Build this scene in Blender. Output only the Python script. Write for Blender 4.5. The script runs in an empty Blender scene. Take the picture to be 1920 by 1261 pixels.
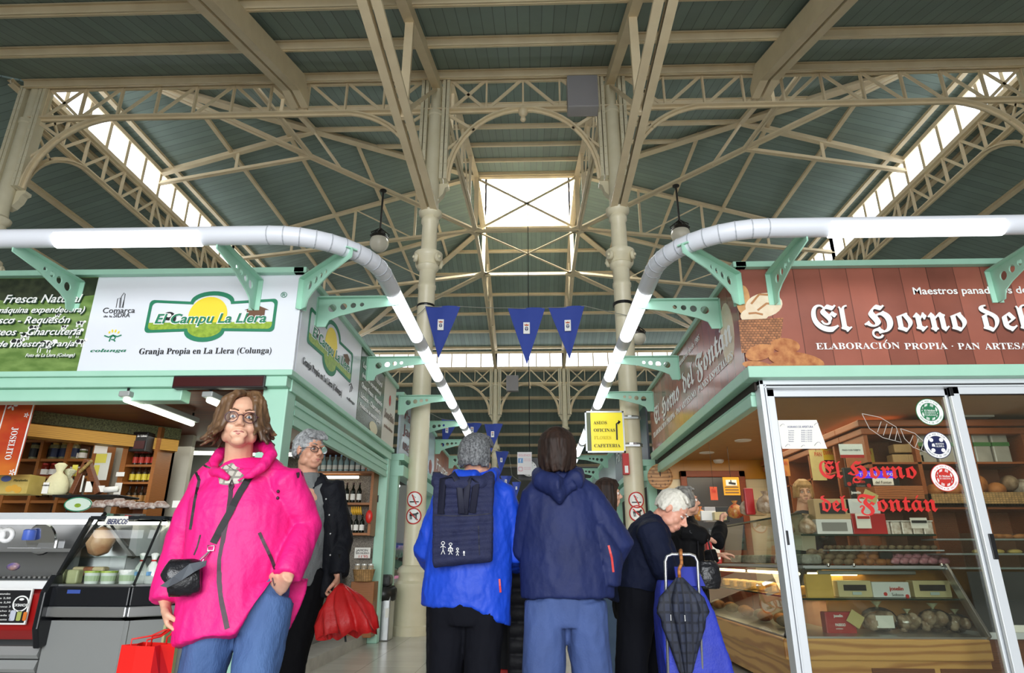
import bpy, bmesh, math, random
from mathutils import Vector, Matrix, noise
S = bpy.context.scene
COL = S.collection
V = Vector
PI = math.pi
random.seed(7)
rnd = random.uniform

# ---------------------------------------------------------------- camera, sky, exposure
F_PX, EYE = 1193.56, V((0, 0, 1.08))
_y, _p, _r = (math.radians(a) for a in (-1.9, 19.22, 0.118))
FWD = V((math.sin(_y) * math.cos(_p), math.cos(_y) * math.cos(_p), math.sin(_p)))
_rt = V((math.cos(_y), -math.sin(_y), 0))
_up = _rt.cross(FWD)
RT = _rt * math.cos(_r) + _up * math.sin(_r)
UP = _up * math.cos(_r) - _rt * math.sin(_r)
cd = bpy.data.cameras.new('camera')
cd.sensor_fit = 'HORIZONTAL'
cd.sensor_width = 36
cd.lens = F_PX / 1920 * 36
cd.clip_end = 200
cd.clip_start = 0.05
cam = bpy.data.objects.new('camera', cd)
COL.objects.link(cam)
cam.matrix_world = Matrix(((RT.x, UP.x, -FWD.x, EYE.x), (RT.y, UP.y, -FWD.y, EYE.y), (RT.z, UP.z, -FWD.z, EYE.z), (0, 0, 0, 1)))
S.camera = cam
S.view_settings.view_transform = 'Standard'
S.view_settings.look = 'None'
S.view_settings.gamma = 1
S.view_settings.use_curve_mapping = False
S.view_settings.exposure = 0.12
S.render.film_transparent = False
S.cycles.max_bounces = 7
S.cycles.transparent_max_bounces = 14
S.cycles.sample_clamp_indirect = 6
wd = bpy.data.worlds.new('overcast_sky')
S.world = wd
wd.use_nodes = True
wd.node_tree.nodes['Background'].inputs[0].default_value = (0.86, 0.93, 1, 1)
wd.node_tree.nodes['Background'].inputs[1].default_value = 0.45


def ray(px, py):
    return FWD + RT * ((px - 960) / F_PX) + UP * ((630.5 - py) / F_PX)


def at(px, py, Y):
    d = ray(px, py)
    return EYE + d * (Y / d.y)


def atX(px, py, X):
    d = ray(px, py)
    return EYE + d * (X / d.x)


def atZ(px, py, Z):
    d = ray(px, py)
    return EYE + d * ((Z - EYE.z) / d.z)


def area(name, loc, rot, sx, sy, power, col=(1, 1, 1)):
    l = bpy.data.lights.new(name, 'AREA')
    l.shape = 'RECTANGLE'
    l.size, l.size_y, l.energy, l.color = sx, sy, power, col
    o = bpy.data.objects.new(name, l)
    COL.objects.link(o)
    o.location = loc
    o.rotation_euler = rot
    return o


# daylight through the clerestory and the lantern; an unseen fill light added behind the camera
area('fill_behind_camera', (0, -8.8, 3.4), (math.radians(84), 0, 0), 9.6, 5.6, 1900, (0.95, 0.98, 1))
area('daylight_lantern', (-0.13, 20.8, 15.6), (0, 0, 0), 3, 3, 1500, (0.95, 0.98, 1))


# ---------------------------------------------------------------- materials
def lin(h):
    if isinstance(h, tuple):
        return h[:3] + (1,)
    h = h.lstrip('#')
    f = lambda v: v / 12.92 if v <= .04045 else ((v + .055) / 1.055) ** 2.4
    return tuple(f(int(h[i:i + 2], 16) / 255) for i in (0, 2, 4)) + (1,)


MATS = {}


def M(name, col='#808080', r=.55, metal=0, var=0, vs=8, bump=0, bs=40, emit=0, ecol=None, alpha=1, trans=0, spec=.5, stretch=None, col2=None, sheen=0):
    """plain procedural material; var mixes in noise towards col2 or a darker tone, bump adds noise relief"""
    if name in MATS:
        return MATS[name]
    m = bpy.data.materials.new(name)
    m.use_nodes = True
    nt = m.node_tree
    b = nt.nodes['Principled BSDF']
    c = lin(col)
    b.inputs['Base Color'].default_value = c
    b.inputs['Roughness'].default_value = r
    b.inputs['Metallic'].default_value = metal
    b.inputs['Alpha'].default_value = alpha
    b.inputs['Transmission Weight'].default_value = trans
    b.inputs['Specular IOR Level'].default_value = spec
    if sheen:
        b.inputs['Sheen Weight'].default_value = sheen
    m.diffuse_color = c
    if emit:
        b.inputs['Emission Color'].default_value = lin(ecol or col)
        b.inputs['Emission Strength'].default_value = emit
    if var or bump:
        tc = nt.nodes.new('ShaderNodeTexCoord')
        src = tc.outputs['Object']
        if stretch:
            mp = nt.nodes.new('ShaderNodeMapping')
            mp.inputs['Scale'].default_value = stretch
            nt.links.new(src, mp.inputs[0])
            src = mp.outputs[0]
    if var:
        n = nt.nodes.new('ShaderNodeTexNoise')
        n.inputs['Scale'].default_value = vs
        n.inputs['Detail'].default_value = 5
        nt.links.new(src, n.inputs['Vector'])
        rp = nt.nodes.new('ShaderNodeMapRange')
        rp.inputs[1].default_value = .35
        rp.inputs[2].default_value = .65
        rp.inputs[3].default_value = 0
        rp.inputs[4].default_value = var
        nt.links.new(n.outputs[0], rp.inputs[0])
        mx = nt.nodes.new('ShaderNodeMix')
        mx.data_type = 'RGBA'
        mx.inputs['A'].default_value = c
        mx.inputs['B'].default_value = lin(col2) if col2 else tuple(v * .45 for v in c[:3]) + (1,)
        nt.links.new(rp.outputs[0], mx.inputs['Factor'])
        nt.links.new(mx.outputs['Result'], b.inputs['Base Color'])
    if bump:
        n2 = nt.nodes.new('ShaderNodeTexNoise')
        n2.inputs['Scale'].default_value = bs
        n2.inputs['Detail'].default_value = 4
        nt.links.new(src, n2.inputs['Vector'])
        bp = nt.nodes.new('ShaderNodeBump')
        bp.inputs['Strength'].default_value = bump
        bp.inputs['Distance'].default_value = .02
        nt.links.new(n2.outputs[0], bp.inputs['Height'])
        nt.links.new(bp.outputs[0], b.inputs['Normal'])
    MATS[name] = m
    return m


def stripes(name, col, axis, pitch, gap=.07, line=.35, r=.6, var=.25, metal=0, axis2=None, pitch2=0, gap2=.02, offset=0, vein=0):
    """boards or tiles: joints every PITCH along AXIS (and AXIS2), each board a little different"""
    if name in MATS:
        return MATS[name]
    m = M(name, col, r, metal)
    nt = m.node_tree
    b = nt.nodes['Principled BSDF']
    N, L = nt.nodes.new, nt.links.new
    tc = N('ShaderNodeTexCoord')
    sp = N('ShaderNodeSeparateXYZ')
    L(tc.outputs['Object'], sp.inputs[0])

    def mth(op, a, bb=None):
        n = N('ShaderNodeMath')
        n.operation = op
        for i, v in enumerate((a, bb)):
            if v is None:
                continue
            if isinstance(v, (int, float)):
                n.inputs[i].default_value = v
            else:
                L(v, n.inputs[i])
        return n.outputs[0]
    u = mth('MULTIPLY', sp.outputs[axis], 1 / pitch)
    joint = mth('LESS_THAN', mth('FRACT', u), gap)
    cell = mth('FLOOR', u)
    if axis2 is not None:
        sh = mth('MULTIPLY', mth('FRACT', mth('MULTIPLY', cell, .5)), offset * 2)
        w = mth('ADD', mth('MULTIPLY', sp.outputs[axis2], 1 / pitch2), sh)
        joint = mth('MAXIMUM', joint, mth('LESS_THAN', mth('FRACT', w), gap2))
        cell = mth('ADD', mth('MULTIPLY', cell, 7.31), mth('MULTIPLY', mth('FLOOR', w), 3.17))
    wn = N('ShaderNodeTexWhiteNoise')
    wn.noise_dimensions = '1D'
    L(cell, wn.inputs['W'])
    ns = N('ShaderNodeTexNoise')
    ns.inputs['Scale'].default_value = 2.2
    ns.inputs['Detail'].default_value = 6
    L(tc.outputs['Object'], ns.inputs['Vector'])
    k = mth('ADD', mth('MULTIPLY', wn.outputs[0], var), mth('MULTIPLY', ns.outputs[0], var * (1.2 + vein)))
    k = mth('SUBTRACT', 1 + var * .8, k)
    k = mth('MULTIPLY', k, mth('SUBTRACT', 1, mth('MULTIPLY', joint, 1 - line)))
    mx = N('ShaderNodeVectorMath')
    mx.operation = 'SCALE'
    mx.inputs[0].default_value = lin(col)[:3]
    L(k, mx.inputs['Scale'])
    L(mx.outputs[0], b.inputs['Base Color'])
    return m


def wood(name, col='', col2='', scale=(1, 1, 12), r=.45, ws=3, dist=6):
    if name in MATS:
        return MATS[name]
    m = M(name, col, r)
    nt = m.node_tree
    N, L = nt.nodes.new, nt.links.new
    tc, mp, wv, cr = N('ShaderNodeTexCoord'), N('ShaderNodeMapping'), N('ShaderNodeTexWave'), N('ShaderNodeValToRGB')
    mp.inputs['Scale'].default_value = scale
    L(tc.outputs['Object'], mp.inputs[0])
    L(mp.outputs[0], wv.inputs[0])
    wv.inputs['Scale'].default_value = ws
    wv.inputs['Distortion'].default_value = dist
    wv.inputs['Detail'].default_value = 3
    wv.bands_direction = 'Z'
    cr.color_ramp.elements[0].color = lin(col2)
    cr.color_ramp.elements[1].color = lin(col)
    cr.color_ramp.elements[1].position = .6
    L(wv.outputs[0], cr.inputs[0])
    L(cr.outputs[0], nt.nodes['Principled BSDF'].inputs['Base Color'])
    return m


def glass(name, tint=(.93, .97, .95), refl=.1, r=.02):
    if name in MATS:
        return MATS[name]
    m = bpy.data.materials.new(name)
    m.use_nodes = True
    nt = m.node_tree
    nt.nodes.clear()
    N, L = nt.nodes.new, nt.links.new
    o, t, g, mx, fr = N('ShaderNodeOutputMaterial'), N('ShaderNodeBsdfTransparent'), N('ShaderNodeBsdfGlossy'), N('ShaderNodeMixShader'), N('ShaderNodeFresnel')
    fr.inputs[0].default_value = 1.45
    t.inputs[0].default_value = tint + (1,)
    g.inputs['Roughness'].default_value = r
    ad = N('ShaderNodeMath')
    ad.operation = 'ADD'
    ad.inputs[1].default_value = refl
    L(fr.outputs[0], ad.inputs[0])
    L(ad.outputs[0], mx.inputs[0])
    L(t.outputs[0], mx.inputs[1])
    L(g.outputs[0], mx.inputs[2])
    L(mx.outputs[0], o.inputs[0])
    MATS[name] = m
    return m


cream = M('cream_paint', '#ead9b6', .5, var=.3, vs=3, col2='#cdb892')
cream2 = M('column_cream', '#e4dcc0', .4, var=.3, vs=4, col2='#cdc3a0')
mint = M('mint_paint', '#a9d8c2', .38, var=.2, vs=5, col2='#93c6ad')
white = M('white_plastic', '#eef0f0', .35)
offwhite = M('paper_white', '#f0eee6', .7)
black = M('black_plastic', '#101012', .4)
dark = M('dark_steel', '#2b2c2e', .4, .6)
steel = M('brushed_steel', '#b8b9ba', .32, .9)
alu = M('white_aluminium', '#dfe3e8', .35, .15)
chrome = M('chrome', '#d8d8d8', .12, 1)
tube = M('tube_light', '#ffffff', .5, emit=4.0, ecol='#f6fbff')
glassm = glass('clear_glass', refl=.03)
lensm = glass('lens_glass', (.97, .97, .97), -.03)
glassd = glass('door_glass', (.88, .9, .86), .03)


# ---------------------------------------------------------------- mesh tools
def frame(d, up=None):
    d = d.normalized()
    up = up or V((0, 0, 1))
    if abs(d.dot(up.normalized())) > .98:
        up = V((0, 1, 0)) if abs(d.y) < .9 else V((1, 0, 0))
    s = d.cross(up).normalized()
    return s, s.cross(d).normalized(), d


class MB:
    def __init__(self):
        self.v, self.f, self.m, self.mi = [], [], [], 0

    def add(self, vs, fs):
        n = len(self.v)
        self.v += [V(p) for p in vs]
        self.f += [[i + n for i in f] for f in fs]
        self.m += [self.mi] * len(fs)
        return self

    def box(self, x0, x1, y0, y1, z0, z1):
        return self.add([(x, y, z) for x in (x0, x1) for y in (y0, y1) for z in (z0, z1)],
                        [(0, 1, 3, 2), (4, 6, 7, 5), (0, 4, 5, 1), (2, 3, 7, 6), (0, 2, 6, 4), (1, 5, 7, 3)])

    def cbox(self, c, s, rz=0, rx=0, ry=0):
        R = Matrix.Rotation(rz, 3, 'Z') @ Matrix.Rotation(rx, 3, 'X') @ Matrix.Rotation(ry, 3, 'Y')
        c = V(c)
        return self.add([c + R @ V((x * s[0] / 2, y * s[1] / 2, z * s[2] / 2)) for x in (-1, 1) for y in (-1, 1) for z in (-1, 1)],
                        [(0, 1, 3, 2), (4, 6, 7, 5), (0, 4, 5, 1), (2, 3, 7, 6), (0, 2, 6, 4), (1, 5, 7, 3)])

    def bar(self, a, b, w, h, up=None):
        a, b = V(a), V(b)
        s, u, d = frame(b - a, up)
        q = [s * x * w / 2 + u * y * h / 2 for x, y in ((-1, -1), (1, -1), (1, 1), (-1, 1))]
        return self.add([a + p for p in q] + [b + p for p in q], [(0, 3, 2, 1), (4, 5, 6, 7)] + [(i, (i + 1) % 4, (i + 1) % 4 + 4, i + 4) for i in range(4)])

    def tee(self, a, b, w, h, t=.02):
        """double angle bar: flange and web, seen as a T from below"""
        a, b = V(a), V(b)
        s, u, d = frame(b - a)
        self.bar(a, b, w, t)
        return self.bar(a + u * h / 2, b + u * h / 2, t * 1.5, h)

    def tube(self, pts, r, n=8, cap=True, closed=False):
        pts = [V(p) for p in pts]
        N = len(pts)
        rs = r if isinstance(r, (list, tuple)) else [r] * N
        vs, fs, pu = [], [], None
        for i, p in enumerate(pts):
            a, b = (pts[i - 1], pts[(i + 1) % N]) if closed else (pts[max(i - 1, 0)], pts[min(i + 1, N - 1)])
            s, u, d = frame(b - a, pu)
            pu = u
            vs += [p + (s * math.cos(2 * PI * k / n) + u * math.sin(2 * PI * k / n)) * rs[i] for k in range(n)]
        for i in range(N if closed else N - 1):
            j = (i + 1) % N
            fs += [(i * n + k, i * n + (k + 1) % n, j * n + (k + 1) % n, j * n + k) for k in range(n)]
        if cap and not closed:
            fs += [tuple(range(n - 1, -1, -1)), tuple((N - 1) * n + k for k in range(n))]
        return self.add(vs, fs)

    def lathe(self, prof, c=(0, 0, 0), n=20, ax=V((0, 0, 1)), sx=1, sy=1):
        c = V(c)
        s, u, d = frame(V(ax))
        vs, fs = [], []
        for r, z in prof:
            vs += [c + d * z + s * (r * sx * math.cos(2 * PI * k / n)) + u * (r * sy * math.sin(2 * PI * k / n)) for k in range(n)]
        for i in range(len(prof) - 1):
            fs += [(i * n + k, i * n + (k + 1) % n, (i + 1) * n + (k + 1) % n, (i + 1) * n + k) for k in range(n)]
        fs += [tuple(range(n - 1, -1, -1)), tuple((len(prof) - 1) * n + k for k in range(n))]
        return self.add(vs, fs)

    def ball(self, c, r, n=14, sc=(1, 1, 1)):
        k = n // 2
        c = V(c)
        vs, fs = [], []
        for i in range(k + 1):
            t = PI * (i + .001) / (k + .002)
            vs += [c + V((r * sc[0] * math.sin(t) * math.cos(2 * PI * j / n), r * sc[1] * math.sin(t) * math.sin(2 * PI * j / n), r * sc[2] * math.cos(t))) for j in range(n)]
        for i in range(k):
            fs += [(i * n + j, (i + 1) * n + j, (i + 1) * n + (j + 1) % n, i * n + (j + 1) % n) for j in range(n)]
        return self.add(vs, fs)

    def prism(self, poly, o, ux, uy, t):
        """2D polygon in the plane (o, ux, uy), thickness t along the normal (towards -normal)"""
        o, ux, uy = V(o), V(ux), V(uy)
        nn = ux.cross(uy).normalized() * t
        p = [o + ux * a + uy * b for a, b in poly]
        k = len(p)
        ar = sum(poly[i][0] * poly[(i + 1) % k][1] - poly[(i + 1) % k][0] * poly[i][1] for i in range(k))
        if ar < 0:
            p.reverse()
        return self.add(p + [q - nn for q in p], [tuple(range(k)), tuple(range(2 * k - 1, k - 1, -1))] + [(i + k, (i + 1) % k + k, (i + 1) % k, i) for i in range(k)])

    def ribbon(self, pts, o, ux, uy, w, t, closed=False):
        """a flat stroke of width w along 2D points"""
        n = len(pts)
        P = [V(p) for p in pts]
        L, Rr = [], []
        for i in range(n):
            a, b = (P[i - 1], P[(i + 1) % n]) if closed else (P[max(i - 1, 0)], P[min(i + 1, n - 1)])
            d = (b - a).normalized()
            q = V((-d.y, d.x)) * w / 2
            L.append(P[i] + q)
            Rr.append(P[i] - q)
        o, ux, uy = V(o), V(ux), V(uy)
        nn = ux.cross(uy).normalized() * t
        for i in range(n if closed else n - 1):
            j = (i + 1) % n
            c = [o + ux * q.x + uy * q.y for q in (L[i], Rr[i], Rr[j], L[j])]
            self.add(c + [q - nn for q in c], [(0, 1, 2, 3), (7, 6, 5, 4), (0, 4, 5, 1), (2, 6, 7, 3), (1, 5, 6, 2), (3, 7, 4, 0)])
        return self

    def build(self, name, mat, parent=None, smooth=False, bevel=0, label=None, cat=None, group=None, kind=None, base=None):
        me = bpy.data.meshes.new(name)
        off = V((0, 0, 0))
        if parent is None:
            if base is not None:
                off = V(base)
            elif self.v:
                lo = [min(p[i] for p in self.v) for i in range(3)]
                hi = [max(p[i] for p in self.v) for i in range(3)]
                off = V(((lo[0] + hi[0]) / 2, (lo[1] + hi[1]) / 2, lo[2]))
        me.from_pydata([p - off for p in self.v], [], self.f)
        for mm in (mat if isinstance(mat, (list, tuple)) else [mat]):
            me.materials.append(mm)
        if any(self.m):
            me.polygons.foreach_set('material_index', self.m)
        if smooth:
            me.polygons.foreach_set('use_smooth', [True] * len(me.polygons))
        me.validate()
        if smooth and smooth is not True:
            me.set_sharp_from_angle(angle=math.radians(smooth))
        o = bpy.data.objects.new(name, me)
        COL.objects.link(o)
        o.location = off
        if bevel:
            bv = o.modifiers.new('b', 'BEVEL')
            bv.width, bv.segments, bv.limit_method = bevel, 2, 'ANGLE'
        if parent is not None:
            own(o, parent)
        tag(o, label, cat, group, kind)
        return o


def wloc(o):
    p = V(o.location)
    while o.parent:
        o = o.parent
        p = p + o.location if not o.parent else p
    return p


ORG = {}


def own(o, parent):
    """child of a thing, keeping the world coordinates it was built in"""
    o.parent = parent
    if parent.name not in ORG:
        ORG[parent.name] = V(parent.location) if parent.parent is None else V((0, 0, 0))
    o.matrix_parent_inverse = Matrix.Translation(-ORG[parent.name]) if parent.parent is None else Matrix.Identity(4)


def tag(o, label=None, cat=None, group=None, kind=None):
    for k, v in (('label', label), ('category', cat), ('group', group), ('kind', kind)):
        if v:
            o[k] = v
    return o


def thing(name, label, cat, loc, group=None, kind=None):
    o = bpy.data.objects.new(name, None)
    o.empty_display_size = .1
    COL.objects.link(o)
    o.location = loc
    return tag(o, label, cat, group, kind)


def copy_tree(o, delta, label=None, rz=0, parent=None, scale=None):
    c = o.copy()
    COL.objects.link(c)
    if parent is None:
        c.location = V(o.location) + V(delta)
        c.rotation_euler.z = o.rotation_euler.z + rz
        if scale:
            c.scale = scale
        if label:
            c['label'] = label
    else:
        inv = o.matrix_parent_inverse.copy()
        c.parent = parent
        c.matrix_parent_inverse = inv
    for ch in list(o.children):
        copy_tree(ch, delta, None, 0, c)
    return c


def SER(s):
    """serif bold"""
    return ''.join(chr(0x1D400 + ord(c) - 65) if 'A' <= c <= 'Z' else chr(0x1D41A + ord(c) - 97) if 'a' <= c <= 'z' else c for c in s)


def FRA(s):
    """bold black letter"""
    return ''.join(chr(0x1D56C + ord(c) - 65) if 'A' <= c <= 'Z' else chr(0x1D586 + ord(c) - 97) if 'a' <= c <= 'z' else c for c in s)


def ITA(s):
    return ''.join(chr(0x1D468 + ord(c) - 65) if 'A' <= c <= 'Z' else chr(0x1D482 + ord(c) - 97) if 'a' <= c <= 'z' else c for c in s)


def text(s, o, ux, uy, h, mat, parent, name='lettering', align='LEFT', fit=None, shear=0, bold=0, t=.002, label=None):
    """lettering lying on the plane (o, ux, uy); h = capital height; fit = width"""
    c = bpy.data.curves.new('t', 'FONT')
    c.body = s
    c.size = h / .7
    c.align_x = align
    c.shear = shear
    c.offset = bold * c.size
    c.extrude = t / 2
    c.resolution_u = 3
    ob = bpy.data.objects.new('t', c)
    me = bpy.data.meshes.new_from_object(ob)
    xs = [v.co.x for v in me.vertices] or [0, 0]
    w = max(xs) - min(xs)
    bpy.data.objects.remove(ob)
    bpy.data.curves.remove(c)
    k = fit / w if fit and w > 0 else 1
    ux, uy, o = V(ux).normalized(), V(uy).normalized(), V(o)
    n = ux.cross(uy)
    for v in me.vertices:
        v.co = o + ux * v.co.x * k + uy * v.co.y + n * v.co.z
    me.materials.clear()
    me.materials.append(mat)
    me.polygons.foreach_set('material_index', [0] * len(me.polygons))
    me.name = name
    ob = bpy.data.objects.new(name, me)
    COL.objects.link(ob)
    own(ob, parent)
    if label:
        ob['label'] = label
    return ob


UX, UZ, UY = V((1, 0, 0)), V((0, 0, 1)), V((0, 1, 0))
# ---------------------------------------------------------------- the hall
XL, XA, XB, XR = -10.15, -1.87, 1.60, 9.90
Y0, Y1, Y2, Y3 = 10.4, 19.05, 22.55, 31.2
ZB, ZT, ZC0, ZC1, ZE, ZN = 9.45, 10.2, 10.27, 11.08, 11.15, 13.75
AS = .37                                                             # fall of the aisle roofs

floor_m = stripes('marble_tiles', '#c9c6be', 0, .6, .012, .6, .22, .12, axis2=1, pitch2=.4, gap2=.015, offset=.5, vein=1.2)
MB().box(-21, 21, -9.2, 42, -.1, 0).build('floor', floor_m, kind='structure')
plaster = M('plaster', '#cfc8b4', .8, var=.3, vs=1)
MB().box(-20.4, -20.2, 0, 42, 0, 6.6).build('wall_left', plaster, kind='structure')
MB().box(20.0, 20.2, 0, 42, 0, 6.6).build('wall_right', plaster, kind='structure')
bw = MB().box(-20.4, -5, -9.2, -9, 0, 12).box(5, 20.2, -9.2, -9, 0, 12).box(-5, 5, -9.2, -9, 6.3, 12)
bw.build('wall_behind_camera', plaster, kind='structure')  # unseen wall, added with an opening to frame the fill light
MB().box(-20.4, 20.2, 41.2, 41.4, 0, 6.6).build('wall_far', M('far_wall', '#6f716c', .8), kind='structure')

teal_x = stripes('teal_boards_along_slope', '#879a92', 0, .2, .07, .55, .6, .18)
teal_y = stripes('teal_boards_across', '#879a92', 1, .2, .07, .55, .6, .18)


def roof(name, pts, mat, n_pur, e0, e1, r0=0.03, r1=.97, pw=.1, ph=.12):
    """a roof plane (outline pts, 4 corners: low edge a b, high edge c d) with its purlins; e0/e1 unused corners are the side edges"""
    a, b, c, d = [V(p) for p in pts]
    nn = (b - a).cross(d - a).normalized()
    if nn.z < 0:
        nn = -nn
    m = MB()
    m.add([a, b, c, d] + [p + nn * .08 for p in (a, b, c, d)], [(0, 1, 2, 3), (7, 6, 5, 4), (0, 4, 5, 1), (1, 5, 6, 2), (2, 6, 7, 3), (3, 7, 4, 0)])
    o = m.build(name, mat, kind='structure', base=(0, 0, 0))
    for i in range(n_pur):
        t = r0 + (r1 - r0) * i / max(n_pur - 1, 1)
        p, q = a.lerp(d, t) - nn * ph / 2, b.lerp(c, t) - nn * ph / 2
        k = MB()
        k.bar(p - nn * ph * .4, q - nn * ph * .4, pw, .02, nn)
        k.bar(p, q, .025, ph, nn)
        k.bar(p + nn * ph * .4, q + nn * ph * .4, pw, .02, nn)
        k.build('purlin', cream, o)
    return o


LOWN = (9.9, AS * 9.9)
za = ZT + .12
roof('ceiling_near_aisle', [(XL - 9.9, Y0 - .05 - 9.9, za - LOWN[1]), (XR + 9.9, Y0 - .05 - 9.9, za - LOWN[1]), (XR, Y0 - .05, za), (XL, Y0 - .05, za)], teal_x, 8, 0, 0, .02, .985, .14, .17)
roof('ceiling_far_aisle', [(XR + 9.9, Y3 + 9.95, za - LOWN[1]), (XL - 9.9, Y3 + 9.95, za - LOWN[1]), (XL, Y3 + .05, za), (XR, Y3 + .05, za)], teal_x, 9, 0, 0, .02, .985, .12, .15)
roof('ceiling_left_aisle', [(XL - 9.95, Y3 + 9.9, za - LOWN[1]), (XL - 9.95, Y0 - 9.9, za - LOWN[1]), (XL - .05, Y0, za), (XL - .05, Y3, za)], teal_y, 7, 0, 0, .02, .97, .12, .14)
roof('ceiling_right_aisle', [(XR + 9.95, Y0 - 9.9, za - LOWN[1]), (XR + 9.95, Y3 + 9.9, za - LOWN[1]), (XR + .05, Y3, za), (XR + .05, Y0, za)], teal_y, 7, 0, 0, .02, .97, .12, .14)
e = .25
roof('ceiling_nave_near', [(XL - e, Y0 - e, ZE), (XR + e, Y0 - e, ZE), (XB, Y1, ZN), (XA, Y1, ZN)], teal_x, 7, 0, 0, .06, .985)
roof('ceiling_nave_far', [(XR + e, Y3 + e, ZE), (XL - e, Y3 + e, ZE), (XA, Y2, ZN), (XB, Y2, ZN)], teal_x, 7, 0, 0, .06, .985)
roof('ceiling_nave_left', [(XL - e, Y3 + e, ZE), (XL - e, Y0 - e, ZE), (XA, Y1, ZN), (XA, Y2, ZN)], teal_y, 6, 0, 0, .06, .985)
roof('ceiling_nave_right', [(XR + e, Y0 - e, ZE), (XR + e, Y3 + e, ZE), (XB, Y2, ZN), (XB, Y1, ZN)], teal_y, 6, 0, 0, .06, .985)

# clerestory windows: frame with mullions, one glowing pane sheet each
pane_m = M('daylit_glass', '#f4f8ff', .4, emit=2.4, ecol='#f2f7ff')
lant_m = M('lantern_glass', '#d4d8dc', .4, emit=.75, ecol='#f2f7ff')
nwin = [0]


def clerestory(a, b, n, z0=ZC0, z1=ZC1, pm=None):
    a, b = V(a), V(b)
    nwin[0] += 1
    w = MB()
    for z, h in ((z0, .1), (z1, .12)):
        w.bar(a + UZ * z, b + UZ * z, .12, h)
    for i in range(n + 1):
        p = a.lerp(b, i / n)
        w.bar(p + UZ * z0, p + UZ * z1, .055 if 0 < i < n else .16, .1)
    o = w.build('window_%d' % nwin[0], cream, kind='structure', base=(0, 0, 0))
    g = MB()
    d = (b - a).normalized()
    q = V((-d.y, d.x, 0)) * .012
    g.add([a + UZ * z0 - q, b + UZ * z0 - q, b + UZ * z1 - q, a + UZ * z1 - q, a + UZ * z0 + q, b + UZ * z0 + q, b + UZ * z1 + q, a + UZ * z1 + q],
          [(0, 1, 2, 3), (7, 6, 5, 4), (0, 4, 5, 1), (1, 5, 6, 2), (2, 6, 7, 3), (3, 7, 4, 0)])
    g.build('glazing', pm or pane_m, o)
    return o


for x in (XL, XR):
    for ya, yb, n in ((Y0, Y1, 12), (Y1, Y2, 5), (Y2, Y3, 12)):
        clerestory((x, ya, 0), (x, yb, 0), n)
for xa, xb, n in ((XL, XA, 11), (XA, XB, 5), (XB, XR, 11)):
    clerestory((xa, Y3, 0), (xb, Y3, 0), n)
    clerestory((xa, Y0, 0), (xb, Y0, 0), n)
# lantern above the crossing
for p, q in (((XA, Y1), (XB, Y1)), ((XA, Y2), (XB, Y2)), ((XA, Y1), (XA, Y2)), ((XB, Y1), (XB, Y2))):
    o = clerestory(p + (0,), q + (0,), 6, ZN + .1, ZN + 2.1, lant_m)
    for z in (ZN + .75, ZN + 1.4):
        MB().bar(p + (z,), q + (z,), .05, .06).build('glazing_bar', cream, o)
rl = MB()
rl.bar((XA, Y1, ZN - .02), (XB, Y1, ZN - .02), .14, .34)
rl.bar((XA, Y2, ZN - .02), (XB, Y2, ZN - .02), .14, .34)
rl.bar((XA, Y1, ZN - .02), (XA, Y2, ZN - .02), .14, .34)
rl.bar((XB, Y1, ZN - .02), (XB, Y2, ZN - .02), .14, .34)
rl.build('trim_1', cream, kind='structure')
g = MB()
g.add([(XA, Y1, ZN + 2.12), (XB, Y1, ZN + 2.12), (XB, Y2, ZN + 2.12), (XA, Y2, ZN + 2.12), ((XA + XB) / 2, (Y1 + Y2) / 2, ZN + 2.9)], [(0, 1, 4), (1, 2, 4), (2, 3, 4), (3, 0, 4), (3, 2, 1, 0)])
o = g.build('window_20', lant_m, kind='structure')
w = MB()
for i in range(7):
    t = i / 6
    w.bar((XA + (XB - XA) * t, Y1, ZN + 2.1), (XA + (XB - XA) * t, Y2, ZN + 2.1), .05, .06)
    if i % 2 == 0:
        w.bar((XA, Y1 + (Y2 - Y1) * t, ZN + 2.1), (XB, Y1 + (Y2 - Y1) * t, ZN + 2.1), .05, .06)
w.build('glazing_bar', cream, o)


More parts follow.
